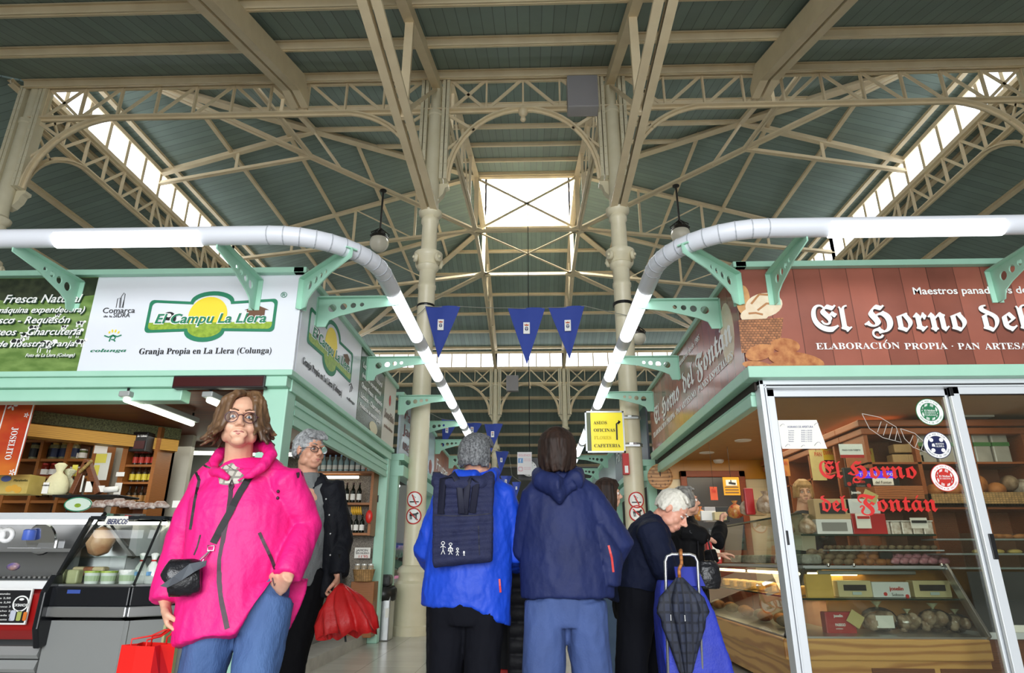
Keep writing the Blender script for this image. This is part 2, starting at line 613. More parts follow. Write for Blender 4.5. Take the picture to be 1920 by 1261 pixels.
# iron columns
def column(x, y, lab, detail=True):
    t = thing('iron_column', lab, 'column', (x, y, 0))
    c = (x, y, 0)
    n = 20 if detail else 12
    MB().lathe([(.27, 0), (.27, .12), (.25, .14), (.25, .62), (.27, .66), (.27, .72), (.22, .76), (.21, .82), (.24, .88), (.22, .94), (.17, .98)], c, n).build('base', cream2, t, 40)
    MB().lathe([(.165, .96), (.16, 3.2), (.15, 5.6), (.165, 5.62), (.165, 5.68), (.15, 5.7), (.148, 6.0)], c, n).build('shaft', cream2, t, 40)
    cp = MB().lathe([(.15, 5.95), (.19, 6.0), (.2, 6.05), (.17, 6.08), (.24, 6.2), (.26, 6.24), (.26, 6.3), (.2, 6.32)], c, n)
    for sx in (-1, 1):
        for sy in (-1, 1):
            cp.lathe([(.075, -.03), (.085, -.02), (.085, .02), (.075, .03)], (x + sx * .2, y + sy * .16, 6.17), 12, (sx, sy * .4, 0))
            cp.ball((x + sx * .23, y + sy * .18, 6.17), .03, 8)
    cp.build('capital', cream2, t, 40)
    MB().lathe([(.145, 6.3), (.14, 6.9), (.165, 6.94), (.165, 7.0), (.14, 7.04), (.21, 7.1), (.22, 7.16), (.15, 7.22), (.135, 7.4), (.13, 9.3), (.15, 9.32), (.15, 9.4), (.1, 9.42), (.1, 10.25)], c, n).build('upper_shaft', cream2, t, 40)
    br = MB()
    for s in (-1, 1):
        br.prism([(0, 7.45), (.1, 7.5), (.2, 7.62), (.24, 7.75), (.3, 7.78), (.3, 7.84), (0, 7.84)], (x, y + .08, 0), (s, 0, 0), UZ, .16 * s)
        for k in range(2):
            xx = x + s * (.17 + .08 * k)
            br.box(xx - .03, xx + .03, y - .11, y + .11, 7.84, 10.2)
            if detail:
                for i in range(14):
                    br.ball((xx, y - .115, 8.0 + i * .16), .014, 6)
    br.build('riveted_plate', cream2, t)
    return t


column(XA, Y0, 'cream cast iron column standing by the steel bin, second from the far left end of the near girder')
column(XB, Y0, 'cream cast iron column carrying the yellow toilets sign and the bakery sign')
column(XL, Y0, 'cream iron column at the far left edge of the photo under the hip rafter')
column(XR, Y0, 'cream iron column at the right edge where the near girder ends')
for x, s in ((XA, 'left of the two slim cream columns at the far end of the hall'), (XB, 'right of the two slim cream columns at the far end of the hall'),
             (XL, 'distant cream column at the far left corner of the high nave'), (XR, 'distant cream column at the far right corner of the high nave')):
    column(x, Y3, s, False)
for x, sd in ((XL, 'left'), (XR, 'right')):
    column(x, Y1, 'cream column under the %s clerestory windows, nearer of the middle pair' % sd, False)
    column(x, Y2, 'cream column under the %s clerestory windows, farther of the middle pair' % sd, False)


# lattice girders with arched spandrels
def girder(a, b, n, lab, full=False, arch=True):
    a, b = V(a), V(b)
    d = (b - a).normalized()
    L = (b - a).length
    t = thing('lattice_girder', lab, 'girder', (a.x, a.y, ZB))
    P = lambda s, z: a + d * s + UZ * z
    nx = V((-d.y, d.x, 0))
    ch = MB()
    for z in (ZT, ZB):
        for k in (-1, 1):
            ch.bar(P(0, z) + nx * .05 * k, P(L, z) + nx * .05 * k, .08, .03)
        ch.bar(P(0, z), P(L, z), .025, .11)
    ch.build('chord', cream, t)
    w = MB()
    e0 = .28
    st = (L - 2 * e0) / n
    for i in range(n + 1):
        s = e0 + i * st
        w.bar(P(s, ZB), P(s, ZT), .07, .035, d)
        if i < n:
            if i in (0, n - 1) and n > 3:
                w.bar(P(s, ZB), P(s + st, ZT), .06, .03, nx)
                w.bar(P(s, ZT), P(s + st, ZB), .06, .03, nx)
            elif i < n / 2:
                w.bar(P(s, ZB), P(s + st, ZT), .06, .03, nx)
            else:
                w.bar(P(s, ZT), P(s + st, ZB), .06, .03, nx)
    w.build('lattice', cream, t)
    R = 1.62
    z0 = 7.84
    arcs = []
    if full:
        R = L / 2 - .28
        arcs.append([(L / 2 - R * math.cos(PI * k / 24), z0 + 1.62 * math.sin(PI * k / 24)) for k in range(25)])
    else:
        for s in (0, 1):
            q = [(.28 + R * (1 - math.cos(PI / 2 * k / 12)), z0 + 1.62 * math.sin(PI / 2 * k / 12)) for k in range(13)]
            arcs.append([((L - u) if s else u, z) for u, z in q])
    for pts in arcs:
        ar = MB()
        for i in range(len(pts) - 1):
            p, q = P(*pts[i]), P(*pts[i + 1])
            m = (p + q) / 2
            r = (q - p).cross(nx).normalized()
            ar.bar(p, q, .16, .03, r)
            ar.bar(p, q, .03, .12, r)
        ar.build('arch', cream, t)
    for s in (0, 1):
        sp = MB()
        f = lambda u, z: P((L - u) if s else u, z)
        sp.bar(f(.26, 9.35), f(.78, 8.98), .06, .03, nx)
        sp.build('spandrel_brace', cream, t)
        MB().bar(f(.26, 8.55), f(.48, 8.75), .05, .03, nx).build('spandrel_strut', cream, t)
    if full:
        MB().lathe([(.03, -.28), (.06, -.24), (.04, -.16), (.09, -.1), (.1, -.02), (.06, .06)], P(L / 2, ZB), 12).build('pendant_boss', cream, t, 40)
    return t


girder((XA, Y0, 0), (XB, Y0, 0), 4, 'short cream lattice girder with the full round arch between the two near columns', True)
girder((XL, Y0, 0), (XA, Y0, 0), 10, 'long cream lattice girder from the left edge of the photo to the near left column')
girder((XB, Y0, 0), (XR, Y0, 0), 10, 'long cream lattice girder from the near right column to the right edge of the photo')
girder((XA, Y3, 0), (XB, Y3, 0), 4, 'small distant lattice girder with a round arch at the far end of the hall', True)
girder((XL, Y3, 0), (XA, Y3, 0), 10, 'distant lattice girder below the far windows, left of the far arch')
girder((XB, Y3, 0), (XR, Y3, 0), 10, 'distant lattice girder below the far windows, right of the far arch')
for x, sd in ((XL, 'left'), (XR, 'right')):
    girder((x, Y0, 0), (x, Y1, 0), 12, 'cream lattice girder running under the near part of the %s clerestory windows' % sd)
    girder((x, Y1, 0), (x, Y2, 0), 4, 'short cream lattice girder in the middle of the %s clerestory row' % sd, True)
    girder((x, Y2, 0), (x, Y3, 0), 12, 'cream lattice girder under the far part of the %s clerestory windows' % sd)

# nave trusses
NZ = 11.5


def truss(lab, up0, up1, lo0, lo1, n=5, w=.13, name='roof_truss', zig=True):
    """upper chord up0-up1, lower chord lo0-lo1, posts and diagonals between"""
    up0, up1, lo0, lo1 = V(up0), V(up1), V(lo0), V(lo1)
    t = thing(name, lab, 'truss', lo0)
    MB().tee(up0, up1, w * 1.4, .16).build('upper_chord', cream, t)
    m = MB()
    s, u, d = frame(lo1 - lo0)
    for k in (-1, 1):
        m.bar(lo0 + s * k * w * .35, lo1 + s * k * w * .35, w * .5, .02)
        m.bar(lo0 + s * k * w * .12 + u * .05, lo1 + s * k * w * .12 + u * .05, .02, .1)
    m.build('lower_chord', cream, t)
    for i in range(1, n):
        p, q = up0.lerp(up1, i / n), lo0.lerp(lo1, i / n)
        MB().bar(p, q, .08, .05).build('post', cream, t)
        if zig and i < n - 1:
            MB().bar(p, lo0.lerp(lo1, (i + 1) / n), .05, .03).build('diagonal_brace', cream, t)
    if name != 'jack_truss':
        MB().bar(up1, lo1, .14, .1).build('end_post', cream, t)
    return t


for x, sd in ((XA, 'left'), (XB, 'right')):
    truss('cream truss from the near %s column up to the near edge of the skylight' % sd, (x, Y0 + .1, ZE + .0), (x, Y1, ZN - .16), (x, Y0 + .1, ZT), (x, Y1, NZ), 4)
    truss('cream truss from the skylight down to the far %s column' % sd, (x, Y3 - .1, ZE), (x, Y2, ZN - .16), (x, Y3 - .1, ZT), (x, Y2, NZ), 4)
for y, sd in ((Y1, 'near'), (Y2, 'far')):
    for x0, x1, s2 in ((XL, XA, 'left'), (XR, XB, 'right')):
        truss('cream truss from the %s clerestory to the %s side of the skylight' % (s2, sd), (x0, y, ZE), (x1, y, ZN - .16), (x0, y, ZT + .3), (x1, y, NZ), 4)
for x0, x1, sx in ((XL, XA, 'left'), (XR, XB, 'right')):
    for y0, y1, sy in ((Y0, Y1, 'near'), (Y3, Y2, 'far')):
        truss('heavy diagonal hip truss from the %s %s corner of the nave to the skylight' % (sy, sx), (x0, y0, ZE - .1), (x1, y1, ZN - .18),
              V((x0, y0, ZE - .1)).lerp(V((x1, y1, ZN - .18)), .16), (x1, y1, NZ), 2, .17, 'hip_truss', False)
        xm, ym = (x0 + x1) / 2, (y0 + y1) / 2
        zm = (ZE + ZN) / 2 - .15
        zl = V((x0, y0, ZE - .1)).lerp(V((x1, y1, ZN - .18)), .16).lerp(V((x1, y1, NZ)), .42).z
        if sy == 'near':
            truss('jack truss from the middle of the near %s hip to the clerestory sill' % sx, (x0, ym, ZE - .15), (xm, ym, zm), (x0, ym, ZE - .45), (xm, ym, zl), 2, .1, 'jack_truss', False)
            truss('jack truss from the middle of the near %s hip back to the long near girder' % sx, (xm, y0, ZE - .15), (xm, ym, zm), (xm, y0, ZE - .5), (xm, ym, zl), 2, .1, 'jack_truss', False)
# ring and cross bracing under the lantern
t = thing('lantern_bracing', 'square ring of cream bars with crossed braces hanging under the bright skylight', 'bracing', (XA, Y1, NZ))
m = MB()
for a, b in (((XA, Y1), (XB, Y1)), ((XA, Y2), (XB, Y2)), ((XA, Y1), (XA, Y2)), ((XB, Y1), (XB, Y2))):
    m.bar(a + (NZ,), b + (NZ,), .12, .1)
m.build('ring', cream, t)
for a, b, u in (((XA, Y1, NZ), (XB, Y2, NZ), UZ), ((XB, Y1, NZ), (XA, Y2, NZ), UZ), ((XA, Y1, ZN - .2), (XB, Y1, NZ), UY), ((XB, Y1, ZN - .2), (XA, Y1, NZ), UY)):
    MB().bar(a, b, .08, .03, u).build('cross_brace', cream, t)
for x in (XA, XB):
    for y in (Y1, Y2):
        MB().cbox((x, y, NZ), (.5, .5, .03), PI / 4).bar((x, y, NZ), (x, y, ZN), .13, .13).build('hanger_post', cream, t)

# near aisle: rafters and bottom ties with their posts
for x, sd in ((-4.56, 'left'), (4.47, 'right')):
    t = thing('aisle_rafter', 'thick cream boxed rafter ending in a bent foot on the %s long girder' % sd, 'beam', (x, Y0, ZB))
    m = MB()
    for k in (-1, 1):
        xx = x + k * .1
        pr = [(Y0 - .12, ZB + .05), (Y0 - .12, 9.75), (Y0 - .5, 9.98), (Y0 - 9.8, 9.98 - AS * 9.3), (Y0 - 9.8, 9.62 - AS * 9.3), (Y0 - .62, 9.5), (Y0 - .3, ZB + .05)]
        m.prism(pr, (xx + .075, 0, 0), UY, UZ, .15)
    m.build('flange', cream, t)
for x, sd in ((XA, 'left'), (XB, 'right')):
    t = thing('aisle_truss', 'cream aisle truss coming from the near %s column towards the camera overhead' % sd, 'truss', (x, Y0, 7.15))
    m = MB()
    for k in (-1, 1):
        m.bar((x + k * .085, Y0 - .1, 7.15), (x + k * .085, 1, 7.35), .12, .05)
        m.bar((x + k * .04, Y0 - .1, 7.2), (x + k * .04, 1, 7.4), .03, .12)
    m.build('tie', cream, t)
    m = MB()
    m.bar((x, Y0 - .1, 10.05), (x, 1, 10.05 - AS * 9.3), .16, .22)
    m.build('rafter', cream, t)
    for y in (7.75, 4.6):
        MB().bar((x, y, 7.2), (x, y, 10.05 - AS * (Y0 - y)), .13, .08).build('post', cream, t)
    MB().bar((x, 7.75, 7.3), (x, Y0 - .1, 9.9), .06, .05).build('diagonal_brace', cream, t)
for x0, s_, sd in ((XL, -1, 'left'), (XR, 1, 'right')):
    for y, w_ in ((Y1, 'nearer'), (Y2, 'farther')):
        MB().bar((x0, y, 9.95), (x0 + s_ * 9.8, y, 9.95 - AS * 9.8), .16, .3).build('aisle_rafter', cream, label='%s of two cream rafters crossing the %s side aisle roof' % (w_, sd), cat='beam')
# ---------------------------------------------------------------- shared stall pieces
def plate(splines, o, ux, uy, t, mat, parent, name, label=None):
    """flat plate from closed 2D outlines; inner outlines are holes"""
    c = bpy.data.curves.new('p', 'CURVE')
    c.dimensions = '2D'
    c.fill_mode = 'BOTH'
    c.extrude = t / 2
    for pts in splines:
        s = c.splines.new('POLY')
        s.points.add(len(pts) - 1)
        for p, q in zip(s.points, pts):
            p.co = (q[0], q[1], 0, 1)
        s.use_cyclic_u = True
    ob = bpy.data.objects.new('p', c)
    me = bpy.data.meshes.new_from_object(ob)
    bpy.data.objects.remove(ob)
    bpy.data.curves.remove(c)
    ux, uy, o = V(ux).normalized(), V(uy).normalized(), V(o)
    n = ux.cross(uy)
    for v in me.vertices:
        v.co = o + ux * v.co.x + uy * v.co.y + n * v.co.z
    me.materials.clear()
    me.materials.append(mat)
    me.polygons.foreach_set('material_index', [0] * len(me.polygons))
    me.name = name
    ob = bpy.data.objects.new(name, me)
    COL.objects.link(ob)
    own(ob, parent)
    if label:
        ob['label'] = label
    return ob


def ell(cx, cy, rx, ry, n=28, a0=0, a1=2 * PI, rot=0):
    full = abs(a1 - a0 - 2 * PI) < 1e-6
    k = n if full else n + 1
    o = []
    for i in range(k):
        t = a0 + (a1 - a0) * i / n
        x, y = rx * math.cos(t), ry * math.sin(t)
        o.append((cx + x * math.cos(rot) - y * math.sin(rot), cy + x * math.sin(rot) + y * math.cos(rot)))
    return o


def rrect(x0, x1, y0, y1, r, n=5):
    o = []
    for cx, cy, a in ((x1 - r, y1 - r, 0), (x0 + r, y1 - r, PI / 2), (x0 + r, y0 + r, PI), (x1 - r, y0 + r, 1.5 * PI)):
        o += [(cx + r * math.cos(a + PI / 2 * i / n), cy + r * math.sin(a + PI / 2 * i / n)) for i in range(n + 1)]
    return o


def tf(s, x0, yb, x1, h, Y, mat, parent, lift=.006, **k):
    """lettering on a plane facing the camera, from pixel extents on that plane"""
    o, e = at(x0, yb, Y), at(x1, yb, Y)
    hh = (at(x0, yb - h, Y) - o).z
    if k.get('align') == 'RIGHT':
        return text(s, V((e.x, Y - lift, o.z)), UX, UZ, hh, mat, parent, fit=e.x - o.x, **k)
    return text(s, V((o.x, Y - lift, o.z)), UX, UZ, hh, mat, parent, fit=e.x - o.x, **k)


def ts(s, x0, yb, x1, h, X, mat, parent, sgn, lift=.006, z=None, **k):
    """lettering on a side plane X; sgn +1: reads towards +Y, -1: towards -Y"""
    o, e = atX(x0, yb, X), atX(x1, yb, X)
    hh = (atX(x0, yb - h, X) - o).z
    return text(s, V((X + lift * sgn, o.y, z if z else o.z)), (0, sgn, 0), UZ, hh, mat, parent, fit=abs(e.y - o.y), **k)


def fbox(x0, y0, x1, y1, Y, d, m=None):
    a, b = at(x0, y1, Y), at(x1, y0, Y)
    return (m or MB()).box(a.x, b.x, Y, Y + d, a.z, b.z)


ink = M('ink_black', '#1b1b1d', .5)
inkw = M('ink_white', '#f4f4f2', .5)
inkg = M('ink_green', '#1f7d5a', .5)
inkr = M('ink_red', '#c2231f', .5)
inkd = M('ink_outline', '#16351f', .5)
panelw = M('sign_white', '#e3e6ee', .22)
woodm = wood('shelf_wood', '#a5672f', '#7d4719', (1, 1, 10))
wooddk = wood('dark_wood', '#7a4524', '#552d14', (1, 1, 9))
slatm = stripes('ceiling_slats', '#6e3018', 1, .09, .1, .3, .5, .3)


# rail with tube lamps on pierced brackets
def bracket(root, base, d, L=.78):
    base, d = V(base), V(d).normalized()
    pts = [(-.02, .0), (-.02, -.24), (.08, -.24), (.11, -.17), (.2, -.13), (.5, -.05), (L, -.02), (L + .01, .06), (-.02, .06)]
    holes = [ell(.13, -.045, .042, .042, 12), ell(.24, -.03, .035, .035, 12), ell(.335, -.018, .028, .028, 12), ell(.42, -.01, .022, .022, 12)]
    s = d.cross(UZ)
    b = plate([pts] + holes, base, d, UZ, .012, mint, root, 'bracket')
    m = MB()
    m.bar(base + UZ * .06, base + d * L + UZ * .06, .1, .012)
    m.bar(base + d * -.012 - UZ * .24, base + d * -.012 + UZ * .06, .1, .012, d)
    m.build('bracket_flange', mint, b)


def lamp_rail(lab, cx, sx, xend, yend, front, side, fb, sb):
    """cx: x of the stall corner, sx: +1 when the aisle is towards +x"""
    YF, ZR = 4.5, 3.53
    xs = cx + sx * .75
    t = thing('lamp_rail', lab, 'lamp', (cx, YF + .8, 3.55))
    pts = [V((xend, YF, ZR)), V((cx, YF, ZR))] + [V((cx + sx * .75 * math.sin(PI / 2 * i / 10), YF + .75 - .75 * math.cos(PI / 2 * i / 10), ZR)) for i in range(1, 11)] + [V((xs, yend, ZR))]
    m = MB()
    m.tube(pts, .078, 14)
    m.build('housing', M('rail_housing', '#d9dce4', .35), t, 40)
    for i in range(1, 12):
        p = pts[i]
        dd = (pts[min(i + 1, len(pts) - 1)] - pts[i - 1]).normalized()
        MB().tube([p - dd * .004, p + dd * .004], .081, 14).build('joint_band', M('joint_grey', '#a9adb4', .5), t)
    for a, b in front:
        k = MB()
        k.tube([(a, YF - .015, ZR - .022), (a + .03, YF - .015, ZR - .022), (b - .03, YF - .015, ZR - .022), (b, YF - .015, ZR - .022)], [.03, .072, .072, .03], 14)
        k.build('tube_lamp', tube, t, 50)
    for a, b in side:
        k = MB()
        k.tube([(xs + sx * .012, a, ZR - .025), (xs + sx * .012, a + .03, ZR - .025), (xs + sx * .012, b - .03, ZR - .025), (xs + sx * .012, b, ZR - .025)], [.03, .072, .072, .03], 14)
        k.build('tube_lamp', tube, t, 50)
    for x in fb:
        bracket(t, (x, 5.285, ZR - .09), (0, -1, 0))
    for y in sb:
        bracket(t, (cx + sx * .015, y, ZR - .09), (sx, 0, 0))
    bracket(t, (cx + sx * .02, 5.285, ZR - .09), (sx, -1, 0), .85)
    return t


ZS0, ZS1 = 2.62, 3.55


def sidepanel(name, lab, cat, X, sx, y0, y1, mat, z0=ZS0, z1=ZS1):
    t = thing(name, lab, cat, (X, (y0 + y1) / 2, z0))
    MB().box(X - .03 * sx, X, y0, y1, z0, z1).build('panel', mat, t)
    return t


# ================================================================ left stall (cheese and cold cuts)
CL = -2.1
lamp_rail('white fluorescent lamp rail curving round the cheese stall corner, on mint brackets', CL, 1, -8.2, 24.2,
          [(-3.86, -2.62), (-5.55, -4.33), (-7.2, -6.0)], [(5.62 + 1.72 * i, 6.98 + 1.72 * i) for i in range(11)],
          [-7.7, -5.95, -4.2, -2.52], [5.75, 7.72, 9.75, 11.75, 13.7, 16, 18.4, 20.8, 23])

t = thing('stall_frame', 'mint green metal frame of the cheese stall with square corner posts', 'stall', (CL, 5.3, 0))
m = MB()
m.box(-8.3, CL + .02, 5.24, 5.36, ZS1 + .0, ZS1 + .055)
m.box(CL - .08, CL + .04, 5.24, 9.5, ZS1, ZS1 + .055)
m.build('top_rail', mint, t, bevel=.006)
m = MB()
m.box(-8.3, CL + .03, 5.22, 5.38, ZS0 - .05, ZS0)
m.box(-8.3, CL - .02, 5.25, 5.36, ZS0 - .14, ZS0 - .05)
m.box(CL - .13, CL + .03, 5.38, 9.5, ZS0 - .05, ZS0)
m.box(CL - .12, CL - .01, 5.36, 9.5, ZS0 - .16, ZS0 - .05)
m.build('bottom_rail', mint, t, bevel=.006)
m = MB()
m.box(-8.3, CL - .95, 5.3, 5.45, ZS0 - .25, ZS0 - .14)
m.build('shutter_box', mint, t, bevel=.01)
m = MB()
for i in range(5):
    m.box(CL - .08 - .012 * (i % 2), CL - .03 - .012 * (i % 2), 5.54, 9.35, ZS0 - .2 - .045 * (i + 1), ZS0 - .2 - .045 * i)
m.build('roller_shutter', mint, t)
MB().box(CL - .25, CL - .03, 5.33, 5.53, 0, ZS0 - .14).build('post', mint, t, bevel=.01)
MB().box(CL - .16, CL - .02, 9.36, 9.5, 0, ZS0 - .14).build('post', mint, t, bevel=.01)

# photographic panel with the meadow
PX = -4.035
t = thing('shop_sign', 'green meadow photo sign panel with cows and white slogans at the far left', 'sign', (-6, 5.3, ZS0))
grass_m = M('meadow_print', '#7f9a55', .3, var=1, vs=6, col2='#5d7b3a', stretch=(1, 1, 3))
MB().box(-8.2, PX, 5.3, 5.33, ZS0, ZS1).build('panel', grass_m, t)
m = MB()
m.prism([(-8.2, 3.545), (PX - .002, 3.545), (PX - .002, 3.37), (-4.4, 3.33), (-4.8, 3.3), (-5.2, 3.4), (-5.6, 3.36), (-8.2, 3.42)], (0, 5.298, 0), UX, UZ, .002)
m.build('printed_trees', M('tree_print', '#3b432c', .4, var=1, vs=14, col2='#222a1a'), t)
m, m2 = MB(), MB()
for px, py, s in ((62, 614, 1), (92, 598, .8), (150, 605, .8), (120, 612, .6), (140, 622, 1.2), (48, 627, 1), (85, 645, 1.6), (150, 640, 1), (20, 600, .6), (30, 640, 1.2), (108, 590, .5)):
    c = at(px, py, 5.296)
    q = s * .05
    m.prism(ell(c.x, c.z, q, q * .5, 10), (0, 5.297, 0), UX, UZ, .002)
    m.prism(ell(c.x + q, c.z + q * .3, q * .35, q * .3, 8), (0, 5.297, 0), UX, UZ, .002)
    for k in (-.7, -.4, .4, .7):
        m.prism([(c.x + k * q - .004, c.z - q * .3), (c.x + k * q + .004, c.z - q * .3), (c.x + k * q + .004, c.z - q), (c.x + k * q - .004, c.z - q)], (0, 5.297, 0), UX, UZ, .002)
    m2.prism(ell(c.x - q * .35, c.z + q * .1, q * .4, q * .35, 8), (0, 5.295, 0), UX, UZ, .002)
    m2.prism(ell(c.x + q * .4, c.z, q * .25, q * .35, 8), (0, 5.295, 0), UX, UZ, .002)
m.build('printed_cows', inkw, t)
m2.build('cow_patches', ink, t)
for s, x0, yb, x1, h in (('Fresca Natural', 4, 568, 150, 15), ('(máquina expendedora)', -12, 587, 158, 11), ('Fresco - Requesón', -32, 607, 130, 13), ('Lácteos - Charcutería', -36, 629, 151, 13),
                         ('Productos de nuestra granja', -100, 651, 139, 11), ('Foto de La Llera (Colunga)', 48, 669, 140, 6)):
    tf(s, x0, yb, x1, h, 5.29, inkw, t, lift=.006, shear=.25, bold=.012, align='RIGHT')
    tf(s, x0 + 1, yb + 1.5, x1 + 1, h, 5.29, inkd, t, lift=.003, shear=.25, bold=.03, align='RIGHT', name='lettering_outline')

# white farm sign
t = thing('shop_sign', 'white farm sign with framed sun and cow logo, front of the cheese stall', 'sign', (-3, 5.3, ZS0))
MB().box(PX, CL, 5.3, 5.33, ZS0, ZS1).build('panel', panelw, t)


def logo(t, O, ux, W, H, faint=False):
    """the framed logo: O lower left corner, W x H its straight frame"""
    O, ux = V(O), V(ux)
    nn = ux.cross(UZ)
    r = H * .12
    cxp = W * .49
    R1, R2 = W * .17, W * .155

    def outline(g):
        top = [(W - g - r + r * math.cos(a), H - g - r + r * math.sin(a)) for a in (0, .4, .8, 1.2, PI / 2)]
        bump = [(cxp + (R1 - g) * math.cos(a) * 1.0, H - g - .02 + (R1 - g) * .5 * math.sin(a)) for a in [PI * i / 14 for i in range(15)]]
        tl = [(g + r - r * math.sin(a), H - g - r + r * math.cos(a)) for a in (0, .4, .8, 1.2, PI / 2)]
        bl = [(g + r - r * math.cos(a), g + r - r * math.sin(a)) for a in (0, .4, .8, 1.2, PI / 2)]
        bb = [(cxp - .03 + (R2 - g) * -math.cos(a), g + .01 - (R2 - g) * .55 * math.sin(a)) for a in [PI * i / 14 for i in range(15)]]
        br = [(W - g - r + r * math.sin(a), g + r - r * math.cos(a)) for a in (0, .4, .8, 1.2, PI / 2)]
        return top + bump + tl + bl + bb + br
    g = H * .085
    L = lambda k: O + nn * k
    plate([outline(0), outline(g)], L(.004), ux, UZ, .003, inkg, t, 'logo_frame')
    plate([ell(W * .47, H * .52, H * .56, H * .56, 36)], L(.003), ux, UZ, .002, M('sun_print', '#f2d838', .4), t, 'sun')
    inner = outline(g)
    low = [p for p in inner if p[1] < H * .3]
    low = [(W - g, H * .3), (g, H * .3)] + low
    plate([low], L(.0055), ux, UZ, .001, M('grass_print', '#9db83c', .4, var=1, vs=30, col2='#7b9a2c'), t, 'grass_strip')
    hut = MB()
    hx, hy = W * .77, H * .5
    hut.prism([(hx, hy), (hx + W * .14, hy), (hx + W * .14, hy + H * .16), (hx, hy + H * .16)], L(.006), ux, UZ, .001)
    hut.prism([(hx - W * .02, hy + H * .16), (hx + W * .17, hy + H * .16), (hx + W * .08, hy + H * .3)], L(.007), ux, UZ, .001)
    for q in (0, .05, .1):
        hut.prism([(hx + W * q, hy - H * .1), (hx + W * (q + .02), hy - H * .1), (hx + W * (q + .02), hy), (hx + W * q, hy)], L(.006), ux, UZ, .001)
    hut.build('granary_print', M('hut_print', '#6e4a34', .5), t)
    cow = MB()
    cow.prism(ell(W * .17, H * .5, W * .045, H * .13, 16), L(.006), ux, UZ, .001)
    cow.prism(ell(W * .21, H * .42, W * .02, H * .12, 12), L(.006), ux, UZ, .001)
    cow.build('cow_print', ink, t)
    cow = MB()
    cow.prism(ell(W * .17, H * .52, W * .02, H * .06, 12), L(.008), ux, UZ, .001)
    cow.prism(ell(W * .135, H * .46, W * .012, H * .08, 12), L(.008), ux, UZ, .001)
    cow.build('cow_patch', inkw, t)
    text('El Campu La Llera', L(.0085) + ux * W * .06 + UZ * H * .27, ux, UZ, H * .3, inkw, t, 'lettering_outline', fit=W * .87, shear=.22, bold=.05, t=.001)
    text('El Campu La Llera', L(.010) + ux * W * .065 + UZ * H * .28, ux, UZ, H * .28, inkg, t, 'lettering', fit=W * .86, shear=.22, bold=.022, t=.001)


a, b = at(270, 624, 5.3), at(522, 560, 5.3)
logo(t, (a.x, 5.3, a.z), UX, b.x - a.x, b.z - a.z)
tf(SER('Granja Propia en La Llera (Colunga)'), 260, 664, 508, 11, 5.3, ink, t)
tf('®', 526, 558, 538, 10, 5.3, inkg, t)
tf('Comarca', 192, 587, 252, 10, 5.3, ink, t)
tf('de la', 194, 595, 210, 4, 5.3, ink, t)
tf('SIDRA', 212, 595, 243, 8, 5.3, ink, t)
m = MB()
for pts in ([(218, 577), (221, 560), (226, 558), (224, 577)], [(226, 577), (228, 556), (233, 549), (235, 551), (231, 577)], [(229, 577), (233, 562)]):
    m.ribbon([(at(x, y, 5.3).x, at(x, y, 5.3).z) for x, y in pts], (0, 5.296, 0), UX, UZ, .005, .002)
m.build('tower_drawing', ink, t)
tf(ITA('colunga'), 170, 660, 237, 6, 5.3, inkg, t)
m = MB()
for pts in ([(196, 629), (204, 632), (212, 628), (220, 631), (228, 628)], [(205, 640), (208, 632), (213, 629), (217, 633), (213, 637), (209, 636)], [(214, 637), (216, 640)]):
    m.ribbon([(at(x, y, 5.3).x, at(x, y, 5.3).z) for x, y in pts], (0, 5.296, 0), UX, UZ, .012, .002)
m.build('figure_drawing', inkg, t)
m = MB()
for pts in ([(205, 625), (206, 621)], [(211, 623), (211, 618)], [(216, 623), (218, 618)], [(221, 625), (224, 621)]):
    m.ribbon([(at(x, y, 5.3).x, at(x, y, 5.3).z) for x, y in pts], (0, 5.296, 0), UX, UZ, .014, .002)
m.build('sun_rays', M('sun_print', '#f2d838', .4), t)

# side signs of the left stall along the aisle
t = sidepanel('shop_sign', 'white farm sign on the aisle side of the cheese stall, next to its corner', 'sign', CL, 1, 5.36, 7.4, panelw)
logo(t, (CL, 5.55, 2.98), UY, 1.5, .36)
text(SER('Granja Propia en La Llera (Colunga)'), (CL + .006, 5.5, 2.76), UY, UZ, .065, ink, t, fit=1.25)
text(ITA('colunga'), (CL + .006, 6.95, 2.78), UY, UZ, .035, ink, t, fit=.33)
m = MB()
m.ribbon([(7.0, 2.95), (7.08, 2.99), (7.16, 2.95)], (CL + .004, 0, 0), UY, UZ, .012, .002)
m.ribbon([(7.05, 2.88), (7.08, 2.96), (7.13, 2.93), (7.1, 2.9)], (CL + .004, 0, 0), UY, UZ, .012, .002)
m.build('figure_drawing', ink, t)
t = sidepanel('shop_sign', 'dark green product photo panel with white slogans on the aisle side of the cheese stall', 'sign', CL, 1, 7.42, 8.72, M('dark_meadow', '#5b6b52', .25, var=1, vs=5, col2='#2e3a2c'))
for s, z, h, w in (('Leche Fresca Natural', 3.32, .075, 1.05), ('(máquina expendedora)', 3.2, .055, 1.0), ('Queso Fresco - Requesón', 3.07, .065, 1.1), ('Lácteos - Charcutería', 2.94, .065, 1.05), ('Productos de nuestra granja', 2.82, .055, 1.1)):
    text(s, (CL + .006, 7.5, z), UY, UZ, h, inkw, t, fit=w, shear=.2, bold=.012)
m = MB()
m.prism(ell(8.25, 2.7, .22, .08, 14), (CL + .004, 0, 0), UY, UZ, .002)
m.build('cheese_print', M('cheese_print', '#e2d9b4', .4), t)
t = sidepanel('shop_sign', 'narrow pale panel with a small red crest beside the dark slogan panel', 'sign', CL, 1, 8.74, 9.5, M('sign_beige', '#d9d4ca', .3))
text(SER('Joselito'), (CL + .006, 8.8, 2.98), UY, UZ, .12, M('ink_brown', '#6b5140', .5), t, fit=.62)
